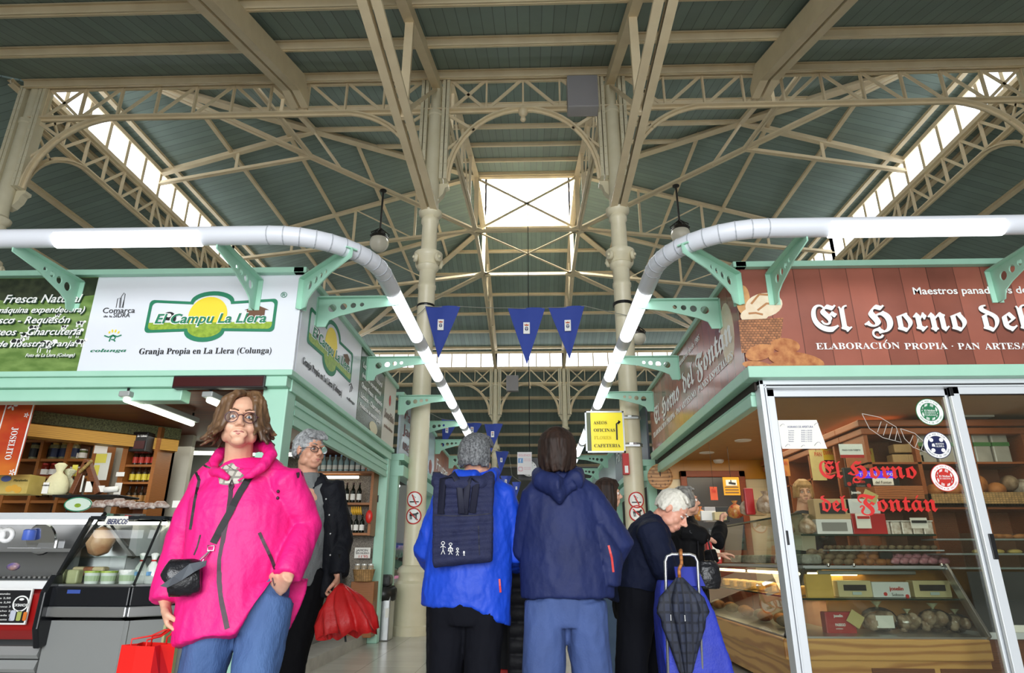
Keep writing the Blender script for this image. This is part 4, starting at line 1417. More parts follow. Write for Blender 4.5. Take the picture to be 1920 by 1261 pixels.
for px, lab in ((202, 'left dome of fresh cheese in the back row'), (225, 'domed fresh cheese next to the milk bags')):
    p = at(px, 1083, 5.75)
    MB().lathe([(.055, 0), (.06, .01), (.05, .09), (.04, .1)], (p.x, 5.8, p.z - .04), 14).build('fresh_cheese', M('cheese_white', '#d7dfd0', .4), None, 40, label=lab, cat='cheese')
p = at(132, 1000, 5.95)
t = thing('cured_ham', 'carved cured ham leg on a holder inside the corner case', 'ham', at(180, 1050, 5.95))
MB().tube([at(180, 985, 5.95), at(183, 1000, 5.95), at(188, 1020, 5.95), at(192, 1038, 5.95)], [.035, .1, .13, .05], 14).build('meat', M('ham_tan', '#c08a64', .4, var=1, vs=6, col2='#e2bf98'), t, True)
m = MB()
m.bar(at(205, 985, 6.0), at(250, 1045, 6.0), .05, .03)
m.build('holder', steel, t)
for px, lab in ((259, 'clear bag of milk tied with a red band, left of two'), (281, 'clear bag of milk tied with a red band, right of two')):
    p = at(px, 1083, 5.6)
    t = thing('milk_bag', lab, 'bag', V((p.x, 5.6, .98)))
    MB().lathe([(.03, 0), (.06, .01), (.062, .08), (.045, .14), (.02, .18), (.016, .19), (.035, .24), (.015, .25)], (p.x, 5.62, p.z - .05), 14, sy=.7).build('body', M('milk_wrap', '#e3e6e0', .25, bump=.3, bs=20), t, True)
    MB().lathe([(.021, .182), (.021, .194)], (p.x, 5.62, p.z - .05), 10).build('red_band', inkr, t)
    MB().lathe([(.05, .07), (.05, .1)], (p.x - .005, 5.605, p.z - .05), 10, sx=.5).build('blue_print', M('print_blue', '#6ea0cc', .4), t)

# leaf board standing at the corner of the case
t = thing('notice_board', 'grey and green poster board on the end of the corner case beside the red bag', 'board', (-2.75, 5.6, 0))
MB().bar((-2.93, 5.55, .05), (-2.93, 5.55, .58), .02, .24, UY).build('lower_panel', M('poster_green', '#8d9b62', .5, var=1, vs=4, col2='#b9b88a'), t)

# ---- bottle shelves at the end of the left stall
x0, x1 = -3.9, -2.42
YQ = 9.05
g = lambda px, py: at(px, py, YQ)
lv = [g(0, 1000).z, g(0, 944).z, g(0, 886).z]
shelf_unit('wooden wall shelf of wine and water bottles behind the grey haired man', x0, g(697, 880).x + .02, YQ, YQ + .3, lv[0] - .02, 2.5, lv, 1)
MB().tube([(x0 + .2, YQ + .1, lv[2] - .06), (g(670, 880).x, YQ + .1, lv[2] - .06)], .02, 8).build('shelf_lamp', M('warm_case_tube', '#fff6e0', .5, emit=4), label='small tube lamp fixed under the water bottle shelf', cat='lamp')
wat = M('water_glass', '#9db8bc', .08, spec=.8)
row(jar('clear water bottle with blue neck, top shelf behind the grey haired man', 'clear water bottles on the top shelf', (g(617, 880).x - .2, YQ + .1, lv[2] + .016), .035, .24, wat, M('cap_blue', '#8fb0d8', .4), offwhite, .25, True), 11, (.083, 0, 0))
row(jar('dark wine bottle with pale label on the middle shelf behind the grey haired man', 'wine bottles on the middle shelf', (g(650, 880).x, YQ + .1, lv[1] + .016), .034, .28, M('wine_glass', '#141a14', .1), M('cap_wine', '#3a1416', .4), offwhite, .3, True), 3, (.09, 0, 0))
row(jar('dark jar with cream label on the middle shelf, left of the wine bottles', 'dark jars left of the wine bottles', (g(632, 880).x - .18, YQ + .1, lv[1] + .016), .04, .18, bodyd['brown'], lids['black'], offwhite), 4, (.085, 0, 0))
row(jar('dark bottle with white label on the bottom shelf behind the grey haired man', 'dark bottles on the bottom shelf', (g(634, 880).x - .2, YQ + .1, lv[0] + .016), .034, .25, M('wine_glass', '#141a14', .1), lids['black'], offwhite, .3, True), 8, (.082, 0, 0))
jar('dark liqueur bottle with red label at the end of the top shelf', None, (g(684, 880).x, YQ + .12, lv[2] + .016), .038, .3, bodyd['honey'], lids['black'], inkr, .3, True)
c = g(668, 958)
m = MB()
for k in range(5):
    m.tube([c + V((-.06 + .03 * k, -.02, .06)), c + V((-.05 + .03 * k, -.04, .0)), c + V((-.03 + .028 * k, -.02, -.05))], [.008, .018, .008], 8)
m.build('banana_bunch', M('banana', '#d9a72a', .5), None, True, label='bunch of yellow peppers hanging from the middle bottle shelf', cat='peppers')
c = at(692, 968, 8.98)
t = thing('alarm_handset', 'red intercom handset fixed to the granite end wall', 'handset', c)
MB().ball(c, .05, 12, (1, .6, 1.8)).build('body', M('handset_red', '#d2261f', .35), t, True)
fbox(703, 928, 710, 941, 9.35, .04).build('wall_switch', black, label='small black switch on the granite end wall', cat='switch')
t = thing('price_card', 'white hand lettered price sign 11 euros on the granite end wall', 'card', (-2.6, 9.3, 1.2))
a, b = at(664, 1046, 9.3), at(695, 1026, 9.3)
MB().box(a.x, b.x, 9.3, 9.31, a.z, b.z).build('card', offwhite, t)
tf('JAMON', 668, 1033, 690, 4, 9.295, ink, t)
tf('SIN HUESO', 667, 1038, 692, 3.4, 9.295, ink, t)
tf("11'95", 671, 1045, 688, 5, 9.295, inkr, t)
t = thing('wicker_basket', 'small wicker basket on a wooden cabinet at the end of the cheese stall', 'basket', at(680, 1090, 9.1))
c = at(681, 1089, 9.1)
MB().lathe([(.12, 0), (.15, .14), (.16, .15), (.14, .15), (.12, .04)], c, 20, sy=.7).build('body', stripes('wicker', '#b98f5a', 2, .02, .3, .5, .7, .4, axis2=0, pitch2=.03, gap2=.25), t, 40)
for k, (dx, lab) in enumerate(((-.09, 'clear jar of nuts in the left of the wicker basket'), (0, 'clear jar in the middle of the wicker basket'), (.09, 'clear jar at the right of the wicker basket'))):
    jar(lab, None, c + V((dx, 0, .08)), .04, .14, M('nut_jar', '#b5a58c', .2, var=.6, vs=30), lids['white'])
fbox(650, 1090, 702, 1195, 9.12, .26).build('side_cabinet', woodm, label='wooden cabinet under the wicker basket beside the mint post', cat='cabinet', bevel=.006)
# ================================================================ right stall (bakery)
CR = 1.85
lamp_rail('white fluorescent lamp rail curving round the bakery corner, on mint brackets', CR, -1, 8.2, 24.2,
          [(2.29, 3.66), (4.3, 5.6), (6.2, 7.5)], [(5.64 + 1.75 * i, 7.02 + 1.75 * i) for i in range(11)],
          [2.15, 4.08, 6.2], [5.9, 7.78, 9.6, 11.6, 13.5, 16, 18.4, 20.8, 23])
t = thing('stall_frame', 'mint green metal frame of the bakery stall', 'stall', (CR, 5.3, 0))
MB().box(CR - .02, 8.3, 5.24, 5.36, ZS1, ZS1 + .055).build('top_rail', mint, t, bevel=.006)
MB().box(CR - .04, CR + .08, 5.24, 9.95, ZS1, ZS1 + .055).build('top_rail', mint, t, bevel=.006)
MB().box(CR - .03, 8.3, 5.22, 5.38, ZS0 - .1, ZS0).build('bottom_rail', mint, t, bevel=.006)
MB().box(CR - .03, CR + .1, 5.38, 9.95, ZS0 - .1, ZS0).build('bottom_rail', mint, t, bevel=.006)
m = MB()
m.box(CR + .04, CR + .12, 5.45, 9.9, ZS0 - .3, ZS0 - .2)
m.box(CR + .05, CR + .13, 5.45, 9.9, ZS0 - .2, ZS0 - .17)
m.build('roller_shutter', mint, t, bevel=.008)
MB().box(CR + .06, CR + .16, 5.38, 9.9, ZS0 - .17, ZS0 - .1).build('shutter_gap_shade', M('gap_shade_paint', '#2c2119', .7), t)  # dark box paints the shade of the gap above the shutter

plank = stripes('printed_planks', '#a5604f', 0, .235, .03, .4, .35, .5)
plank_y = stripes('printed_planks_side', '#a5604f', 1, .235, .03, .4, .2, .5)
t = thing('shop_sign', 'bakery sign printed with red brown planks, bread basket and white black letter name', 'sign', (4, 5.3, ZS0))
MB().box(CR, 8.3, 5.3, 5.33, ZS0, ZS1).build('panel', plank, t)
YR = 5.3
q = lambda x, y: (lambda p: (p.x, p.z))(at(x, y, YR))


def blob2(px, py, rx, ry, mat, k, rot=0, name='printed_loaf'):
    c = at(px, py, YR)
    s = (at(px + 10, py, YR).x - c.x) / 10
    return plate([ell(c.x, c.z, rx * s, ry * s, 22, rot=rot)], (0, YR - .002 - .0012 * k, 0), UX, UZ, .0012, mat, t, name)


crust = M('crust_print', '#c98a52', .4, var=.9, vs=14, col2='#9a5228')
pale = M('pale_loaf_print', '#e6d6bd', .4, var=.5, vs=10, col2='#d2b48c')
blob2(1393, 562, 13, 30, M('tan_loaf_print', '#cf9a62', .4, var=.5, vs=10), 1, -.1)
blob2(1432, 572, 36, 24, pale, 2, .25)
blob2(1415, 590, 28, 16, pale, 3, .2)
m = MB()
for a, b in (((1408, 570), (1440, 553)), ((1420, 582), (1455, 570)), ((1403, 588), (1430, 590))):
    m.ribbon([q(*a), ((q(*a)[0] + q(*b)[0]) / 2, max(q(*a)[1], q(*b)[1]) + .005), q(*b)], (0, YR - .0085, 0), UX, UZ, .018, .001)
m.build('loaf_cut', M('cut_print', '#b07a4c', .4), t)
plate([[q(1384, 600), q(1468, 596), q(1463, 640), q(1440, 658), q(1390, 662)]], (0, YR - .008, 0), UX, UZ, .0015, stripes('basket_print', '#b5764a', 2, .022, .3, .45, .5, .5, axis2=0, pitch2=.03, gap2=.22, offset=.5), t, 'printed_basket')
for k, (px, py, rx, ry, r) in enumerate(((1472, 648, 27, 15, -.1), (1424, 661, 29, 15, .3), (1492, 676, 52, 17, -.15), (1418, 685, 27, 10, -.1), (1480, 690, 38, 9, 0))):
    blob2(px, min(py, 685), rx, ry if py < 684 else 8, crust, 6 + k, r)
shadow_ink = M('ink_shadow', '#3a1d16', .5)
tf('Maestros panaderos desde 1985', 1711, 552, 2010, 13, YR, inkw, t, bold=.015)
for s, x0, yb, x1, h in (('El', 1522, 621, 1596, 46), ('Horno', 1624, 621, 1818, 46), ('del', 1842, 620, 1935, 46), ('Fontán', 1965, 620, 2190, 46)):
    fr = FRA(s.replace('á', 'a'))
    tf(fr, x0 + 2, yb + 2.5, x1 + 2, h, YR, shadow_ink, t, lift=.004, bold=.02, name='lettering_shadow')
    tf(fr, x0, yb, x1, h, YR, inkw, t, lift=.008, bold=.006)
for w_, x0, x1 in (('ELABORACION', 1530, 1687), ('PROPIA', 1696, 1776), ('·', 1783, 1786), ('PAN', 1796, 1837), ('ARTESANO', 1847, 1958), ('·', 1966, 1969), ('PANES', 1978, 2050), ('ESPECIALES', 2060, 2200)):
    tf(SER(w_), x0, 655, x1, 12, YR, inkw, t)
a = q(1659, 641)
MB().ribbon([a, (a[0] + .02, a[1] + .02)], (0, YR - .006, 0), UX, UZ, .008, .003).build('accent_mark', inkw, t)

t = sidepanel('shop_sign', 'bakery sign with plank print on the aisle side of the bakery', 'sign', CR, -1, 5.36, 9.95, plank_y)
for s, y0, w in (('El', 9.6, .42), ('Horno', 9.0, 1.15), ('del', 7.65, .55), ('Fontan', 6.95, 1.35)):
    text(FRA(s), (CR - .006, y0, 2.98), (0, -1, 0), UZ, .24, inkw, t, fit=w, bold=.006)
MB().ribbon([(5.98, 3.19), (5.93, 3.25)], (CR - .004, 0, 0), (0, 1, 0), UZ, .025, -.003).build('accent_mark', inkw, t)
text(SER('ELABORACION PROPIA · PAN ARTESANO · PANES ESPECIALES'), (CR - .006, 9.75, 2.82), (0, -1, 0), UZ, .075, inkw, t, fit=4.1)
text('Maestros panaderos desde 1985', (CR - .006, 8.2, 3.36), (0, -1, 0), UZ, .07, inkw, t, fit=1.5)
m = MB()
m.prism(ell(5.75, 3.1, .2, .3, 20), (CR - .002, 0, 0), (0, 1, 0), UZ, -.003)
m.build('printed_loaf', pale, t)

# sliding glass door in front
YD = 5.34
t = thing('sliding_door', 'white aluminium sliding glass doors of the bakery with red black letter name', 'door', (3.5, YD, 0))
X0, X1, X2, ZD = 1.93, 3.5, 3.62, 2.52
m = MB()
m.box(X0, X0 + .035, YD - .03, YD + .1, 0, ZD)
m.box(X0 + .045, X0 + .06, YD - .02, YD + .1, 0, ZD)
m.box(X0, 6.8, YD - .03, YD + .1, ZD - .04, ZD)
m.box(X0, 6.8, YD - .02, YD + .1, ZD - .065, ZD - .05)
m.build('outer_frame', alu, t, bevel=.004)
MB().box(X0 + .03, 6.8, YD - .01, YD + .09, ZD - .052, ZD - .036).build('frame_groove', dark, t)


def leaf(x0, x1, y, lab):
    lf = MB()
    lf.box(x0, x0 + .075, y, y + .035, 0, ZD - .06)
    lf.box(x1 - .085, x1, y, y + .035, 0, ZD - .06)
    lf.box(x0, x1, y, y + .035, ZD - .125, ZD - .06)
    lf.box(x0, x1, y, y + .035, 0, .1)
    o = lf.build('door_leaf', alu, t, bevel=.004)
    MB().box(x0 + .07, x1 - .08, y + .014, y + .02, .1, ZD - .12).build('glass_pane', glassd, o)
    g = MB()
    g.box(x0 + .072, x0 + .078, y + .008, y + .026, .1, ZD - .12)
    g.box(x0 + .072, x1 - .082, y + .008, y + .026, ZD - .131, ZD - .124)
    g.build('rubber_seal', black, o)
    return o


d1 = leaf(X0 + .07, X1 + .09, YD + .055, 'a')
d2 = leaf(X1 + .02, X1 + 2.2, YD, 'b')
d3 = leaf(X1 + 2.15, X1 + 3.3, YD + .055, 'c')
MB().box(X1 + .02, X1 + .045, YD - .004, YD + .04, ZD - .14, ZD - .05).build('stop_block', black, d2)
for o, px, py0, py1, y in ((d1, 1473, 994, 1021, YD + .055), (d2, 1858, 1000, 1048, YD)):
    a, b = at(px, py1, y - .01), at(px, py0, y - .01)
    k = MB().box(b.x - .02, b.x + .02, y - .012, y, a.z, b.z).build('handle', black, o, bevel=.004)
YG = YD + .066
for s, x0, yb, x1, h in (('El', 1537, 896, 1580, 30), ('Horno', 1592, 896, 1722, 30), ('del', 1541, 958, 1590, 28), ('Fontan', 1612, 958, 1760, 30)):
    tf(FRA(s), x0, yb, x1, h, YG, M('vinyl_red', '#d01f1a', .45), d1, lift=.002, t=.001, bold=.008)
a = at(1717, 934, YG)
MB().ribbon([(a.x, a.z), (a.x + .02, a.z + .025)], (0, YG - .002, 0), UX, UZ, .01, .001).build('accent_mark', M('vinyl_red'), d1)
# etched leaves
m = MB()
ew = M('etched_white', '#b9b2aa', .6)
for pts in ([(1616, 775), (1650, 782), (1680, 800), (1690, 829), (1655, 820), (1630, 803), (1616, 775)], [(1688, 803), (1715, 812), (1735, 830), (1738, 848), (1712, 838), (1696, 822), (1688, 803)]):
    m.ribbon([(at(x, y, YG).x, at(x, y, YG).z) for x, y in pts], (0, YG - .002, 0), UX, UZ, .005, .001)
for a, b in (((1645, 810), (1652, 790)), ((1656, 816), (1663, 794)), ((1667, 822), (1673, 800)), ((1678, 826), (1682, 806)), ((1705, 832), (1712, 816)), ((1716, 838), (1722, 822)), ((1727, 844), (1731, 830))):
    m.ribbon([(at(x, y, YG).x, at(x, y, YG).z) for x, y in (a, b)], (0, YG - .002, 0), UX, UZ, .005, .001)
m.build('etched_leaf', ew, d1)


def sticker(px, py, col, kind):
    c = at(px, py, YG)
    r = 26 * (at(px + 10, py, YG).x - c.x) / 10
    L = lambda k: (0, YG - .002 - .001 * k, 0)
    mt = M('sticker_' + kind, col, .35)
    s = plate([ell(c.x, c.z, r, r, 40)], L(0), UX, UZ, .001, mt, d1, 'round_sticker')
    plate([ell(c.x, c.z, r * .95, r * .95, 40), ell(c.x, c.z, r * .68, r * .68, 36)], L(1), UX, UZ, .001, inkw, s, 'white_ring')
    m = MB()
    if kind == 'navy':
        for dx, dz in ((-.36, .38), (.36, .38), (-.36, -.38), (.36, -.38)):
            m.prism(ell(c.x + dx * r, c.z + dz * r, r * .15, r * .15, 14), L(1), UX, UZ, .001)
        m.prism([(c.x - r * .4, c.z - r * .1), (c.x - r * .15, c.z - r * .12), (c.x - r * .2, c.z + r * .12), (c.x - r * .36, c.z + r * .1)], L(1), UX, UZ, .001)
    else:
        for k in range(8):
            a = k * PI / 4 + .35
            for j in (-.1, 0, .1):
                x, z = c.x + r * .54 * math.cos(a + j * 1.5), c.z + r * .54 * math.sin(a + j * 1.5)
                m.ribbon([(x - r * .03, z - r * .09), (x + r * .03, z + r * .09)], L(1), UX, UZ, r * .045, .001)
    m.build('ear_marks', inkw, s)
    for w, dz, h in ((('BUENOS', .02, .13), ('ALDEA', -.15, .13)) if kind == 'navy' else (('El Molino', .03, .15), ('DE CERECINOS', -.12, .09)) + ((('Tradicional', -.27, .1),) if kind == 'green' else ())):
        text(SER(w), V((c.x - r * (.4 if kind != 'navy' else .12), YG - .004, c.z + r * dz)), UX, UZ, r * h, inkw, s, fit=r * (.8 if kind != 'navy' else .6), t=.0005)
    for word, top in (('SIN ADITIVOS', 1), ('GARANTIA DE CALIDAD', 0)):
        n = len(word)
        for i, ch in enumerate(word):
            if ch == ' ':
                continue
            sp = .125
            a = PI / 2 - (i - (n - 1) / 2) * sp * (1.25 if top else 1) if top else -PI / 2 + (i - (n - 1) / 2) * sp
            rr = r * (.76 if top else .87)
            ux = V((math.sin(a), 0, -math.cos(a))) if top else V((-math.sin(a), 0, math.cos(a)))
            uy = V((math.cos(a), 0, math.sin(a))) if top else V((-math.cos(a), 0, -math.sin(a)))
            text(ch, V((c.x + rr * math.cos(a), YG - .005, c.z + rr * math.sin(a))) - ux * r * .04, ux, uy, r * .11, mt, s, t=.0005)


sticker(1743, 772, '#2f7a52', 'green')
sticker(1757, 834, '#1d2450', 'navy')
sticker(1771, 895, '#c8302a', 'red')
# opening hours sheet
o = d1
a, b = at(1460, 841, YG), at(1542, 787, YG)
k = MB().prism([(a.x - .02, b.z), (b.x - .05, b.z), (b.x, a.z), (a.x + .03, a.z)], (0, YG - .003, 0), UX, UZ, .002).build('opening_hours_sheet', offwhite, d1)
tf('HORARIO DE APERTURA', 1476, 802, 1524, 4, YG, M('ink_violet', '#5a5a8a', .5), k, t=.0005)
for i, (d, h) in enumerate((('Lunes', '8:00 a 20:30'), ('Martes', '8:00 a 20:30'), ('Miércoles', '8:00 a 20:30'), ('Jueves', '8:00 a 20:30'), ('Viernes', '8:00 a 20:30'), ('Sábado', '8:00 a 15:30'))):
    tf(d, 1478, 808 + i * 4, 1488, 2.2, YG, M('ink_violet'), k, t=.0005)
    tf(h, 1502, 808 + i * 4, 1522, 2.2, YG, M('ink_violet'), k, t=.0005)
m = MB()
for px, py, s in ((1466, 797, 1), (1530, 795, 1), (1476, 835, 1), (1532, 832, 1.4), (1505, 836, .8)):
    c = at(px, py, YG)
    m.ribbon([(c.x + .02 * s * math.cos(u), c.z + .012 * s * math.sin(1.5 * u)) for u in [i * .7 for i in range(8)]], (0, YG - .006, 0), UX, UZ, .0025, .0005)
m.build('doodle', M('ink_pencil', '#9a8fb0', .5), k)

# ---- bakery room
beige = M('bakery_ceiling', '#b98a56', .6, var=.15)
MB().box(CR + .16, 6.8, 5.46, 9.9, 2.5, 2.54).build('stall_ceiling', beige, label='warm beige ceiling of the bakery stall with round downlights', cat='ceiling')
MB().box(CR + .1, 6.8, 9.9, 9.96, 0, 2.5).build('tiled_partition', stripes('cream_tiles', '#dccba6', 0, .3, .012, .75, .35, .1, axis2=2, pitch2=.3, gap2=.012), label='cream tiled end wall of the bakery with clock and door', cat='wall')
MB().box(CR + .12, 6.8, 9.87, 9.9, 2.22, 2.5).build('tile_band', stripes('amber_tiles', '#b97f2e', 0, .42, .01, .75, .25, .12), label='amber tile band along the top of the bakery end wall', cat='tiles')
MB().box(6.7, 6.78, 5.46, 9.9, 0, 2.5).build('side_partition', wl, label='pale inner side wall of the bakery at the right edge', cat='wall')
dl = M('downlight_glow', '#fff3d8', .5, emit=9)
for k, (px, py) in enumerate(((1393, 825), (1325, 848))):
    c = atZ(px, py, 2.5)
    t = thing('downlight', ('nearer', 'farther')[k] + ' of the two round downlights in the beige bakery ceiling', 'lamp', c)
    MB().lathe([(.085, -.008), (.1, -.008), (.105, 0), (.085, 0)], c, 24).build('rim', white, t)
    MB().lathe([(.082, -.006), (.082, -.002)], c, 24).build('lens', dl, t)
c = atZ(1347, 862, 2.5)
MB().lathe([(.05, -.05), (.075, -.03), (.08, 0)], c, 18).build('smoke_detector', offwhite, None, 40, label='small white smoke detector on the bakery ceiling', cat='detector')
area('bakery_light', (3.0, 8.0, 2.47), (0, 0, 0), 1.8, 2.6, 46, (1, .86, .62))
area('bakery_front_light', (3.6, 6.1, 2.47), (0, 0, 0), 2.2, .8, 14, (1, .9, .72))
# wall clock
c = at(1238, 893, 9.86)
t = thing('wall_clock', 'round wooden wall clock with black numerals on the cream tiles', 'clock', c)
MB().lathe([(.19, 0), (.19, .025), (.175, .03), (.17, .022)], (c.x, 9.88, c.z), 30, (0, -1, 0)).build('body', wood('clock_wood', '#b98a5a', '#8a5c34', (1, 1, 2)), t, 40)
for i in range(1, 13):
    a = PI / 2 - i * PI / 6
    text(str(i), V((c.x + .135 * math.cos(a) - .015, 9.845, c.z + .135 * math.sin(a) - .016)), UX, UZ, .032, ink, t, name='numeral')
m = MB()
m.bar((c.x, 9.846, c.z), (c.x + .01, 9.846, c.z + .11), .008, .003)
m.bar((c.x, 9.846, c.z), (c.x - .01, 9.846, c.z + .07), .01, .003)
m.build('hands', ink, t)
# inner door
t = thing('inner_door', 'reddish wooden door with a dark glass in the bakery end wall', 'door', (2.9, 9.85, 0))
a, b = at(1274, 883, 9.85), at(1394, 883, 9.85)
reddw = wood('red_wood', '#93431c', '#6f2d10', (1, 1, 8))
m = MB()
m.box(a.x, a.x + .09, 9.8, 9.89, 0, a.z)
m.box(b.x - .09, b.x, 9.8, 9.89, 0, a.z)
m.box(a.x, b.x, 9.8, 9.89, a.z - .09, a.z)
m.build('frame', reddw, t, bevel=.006)
MB().box(a.x + .09, b.x - .09, 9.84, 9.88, 1.2, a.z - .09).build('glass', M('dark_glass', '#4a4c50', .15), t)
MB().box(a.x + .09, b.x - .09, 9.83, 9.88, 0, 1.2).build('lower_panel', reddw, t)

# shelf unit with cornice
XC, YC = 3.43, 6.7
t = thing('bread_shelf', 'dark wooden bread shelving with a heavy cornice, behind the bakery counter', 'shelf', (4, YC, 0))
for k, z in enumerate((2.38, 2.3)):
    e = .05 - .03 * k
    MB().box(XC - e, 6.6, YC - e, YC + .5, z, z + .07).box(XC - e, XC + .5, YC + .5, 9.7, z, z + .07).build('cornice', wood('shelf_red_wood', '#9a5426', '#71360f', (1, 1, 10)), t, bevel=.01)
m = wood('shelf_red_wood')
for x in (XC + .02, 3.95, 4.5, 5.05, 5.6, 6.5):
    MB().box(x - .02, x + .02, YC, YC + .48, 0, 2.3).build('upright', m, t)
for y in (7.4, 8.1, 8.8, 9.6):
    MB().box(XC, XC + .45, y - .02, y + .02, 0, 2.3).build('upright', m, t)
MB().box(XC, 6.6, YC + .46, YC + .5, 0, 2.3).build('back_board', wooddk, t)
MB().box(XC + .44, XC + .48, YC + .5, 9.7, 0, 2.3).build('back_board', wooddk, t)
sz = [at(1650, y, YC).z for y in (866, 950)]
for z in (sz[0], sz[1], .95):
    MB().box(XC, 6.6, YC, YC + .46, z - .02, z).box(XC, XC + .44, YC + .46, 9.7, z - .02, z).build('board', m, t)
kraft = M('kraft_paper', '#a98a5c', .6, var=.3, bump=.2)
loafm = M('bread_crust', '#b9763a', .65, var=1, vs=9, col2='#8a4a1e', bump=.4, bs=18)
loafd = M('dark_bread', '#a58c70', .75, var=1, vs=12, col2='#5d4028', bump=.5, bs=20)
bagm = M('bread_bag', '#b9a48c', .2, var=.8, vs=18, col2='#7d5a3c', bump=.7, bs=18)
for k, (x0, y0, x1, y1) in enumerate(((1678, 832, 1704, 848), (1706, 830, 1732, 848), (1676, 851, 1704, 869), (1706, 851, 1732, 869))):
    fbox(x0, y0, x1, y1, YC + .06, .12).build('kraft_pack', kraft, label='flat brown kraft pack on the upper bread shelf, %s' % ('upper left of four', 'upper right of four', 'lower left of four', 'lower right of four with a label')[k], cat='pack', bevel=.01)
for k in range(5):
    x = 4.0 + .19 * k
    t2 = thing('packaged_bread', 'white and green packaged bread standing on the upper shelf behind the round stickers', 'bread', (x, YC + .1, sz[0]), 'packaged breads behind the stickers')
    MB().box(x, x + .17, YC + .06, YC + .2, sz[0], sz[0] + .3).build('pack', M('pack_pale', '#a9a49a', .3, var=.4), t2, bevel=.015)
    MB().box(x - .002, x + .172, YC + .055, YC + .205, sz[0] + .17, sz[0] + .21).build('green_band', M('band_green', '#4a7a45', .4), t2)
fbox(1808, 769, 1862, 781, YC - .02, .2).build('paper_roll', offwhite, label='white wrapped roll lying on top of the bread shelf cornice', cat='roll')


def loaf(lab, group, c, r, sc, mat, rz=0, n=14):
    m = MB()
    m.ball((0, 0, 0), r, n, sc)
    R = Matrix.Rotation(rz, 3, 'Z')
    m.v = [V(c) + R @ p for p in m.v]
    return m.build('bread_loaf', mat, None, True, label=lab, cat='bread', group=group)


# wicker trays of bread on the shelf
wk = stripes('wicker', '#b98f5a', 2, .02, .3, .5, .7, .4, axis2=0, pitch2=.03, gap2=.25)
for px0, px1, py0, py1, lab in ((1746, 1832, 925, 947, 'wicker tray of round loaves behind the red sticker'), (1845, 1960, 922, 948, 'wicker tray of floury loaves at the right edge')):
    a, b = at(px0, py1, 6.62), at(px1, py0, 6.62)
    m = MB()
    m.box(a.x, b.x, 6.62, 6.64, a.z, b.z)
    m.box(a.x, b.x, 7.0, 7.02, a.z, b.z + .03)
    m.box(a.x, a.x + .02, 6.62, 7.02, a.z, b.z)
    m.box(b.x - .02, b.x, 6.62, 7.02, a.z, b.z)
    m.box(a.x, b.x, 6.62, 7.02, a.z, a.z + .02)
    m.build('wicker_tray', wk, label=lab, cat='tray')
for k, (px, py, r, mt, lab) in enumerate(((1788, 917, .1, loafm, 'golden round loaf leaning in the wicker tray beside the red sticker'), (1830, 908, .13, loafm, 'large pale loaf standing behind the door stile'), (1752, 920, .09, loafm, 'long golden loaf at the front corner of the wicker tray'),
                                          (1868, 917, .09, loafm, 'round brown loaf at the left of the right edge tray'), (1893, 905, .1, loafd, 'dark rye loaf in the middle of the right edge tray'), (1915, 912, .1, M('floury_bread', '#c9bfae', .8, var=1, vs=14, col2='#5d4028', bump=.5), 'flour dusted loaf at the right frame edge'))):
    loaf(lab, None, at(px, py, 6.82), r, (1, .8, .8), mt, k)

# ---- counter case
t = thing('bakery_counter', 'glass bakery counter on a knotty pine base, bent round the stall corner', 'counter', (2.1, 5.9, 0))
pine = wood('pine', '#cfa05c', '#a87440', (.35, .35, 2.2), .35, 1.6, 14)
pb = [(2.05, 9.6), (2.05, 5.85), (3.72, 5.85)]


def along2(m, off0, off1, z0, z1, pts=pb, runs=(0, 1)):
    P0 = [V(p + (0,)) for p in pts]
    # inside is towards +x for the side run and +y for the front run
    def off(o):
        return [V((P0[0].x + o, P0[0].y, 0)), V((P0[1].x + o, P0[1].y + o, 0)), V((P0[2].x, P0[2].y + o, 0))]
    A, B = off(off0), off(off1)
    for i in runs:
        lo = [A[i], A[i + 1], B[i + 1], B[i]]
        m.add([p + UZ * z0 for p in lo] + [p + UZ * z1 for p in lo], [(0, 1, 2, 3), (7, 6, 5, 4), (0, 4, 5, 1), (1, 5, 6, 2), (2, 6, 7, 3), (3, 7, 4, 0)])
    return m


along2(MB(), .05, .7, .05, .3).build('base', pine, t)
along2(MB(), 0, .72, .3, .46).build('top_board', pine, t, bevel=.012)
m = MB()
for x in (2.75, 3.3):
    m.box(x, x + .5, 5.888, 5.91, .02, .24)
m.build('base_panel', wooddk, t)
along2(MB(), .04, .68, .46, .475).build('deck', steel, t)


def lean(z0, o0, z1, o1, name, mt, runs=(0, 1)):
    """leaning glass along both runs"""
    m = MB()
    P0 = [V(p + (0,)) for p in pb]
    off = lambda o, z: [V((P0[0].x + o, P0[0].y, z)), V((P0[1].x + o, P0[1].y + o, z)), V((P0[2].x, P0[2].y + o, z))]
    A, B = off(o0, z0), off(o1, z1)
    for i in runs:
        m.add([A[i], A[i + 1], B[i + 1], B[i]], [(0, 1, 2, 3)])
    return m.build(name, mt, t)


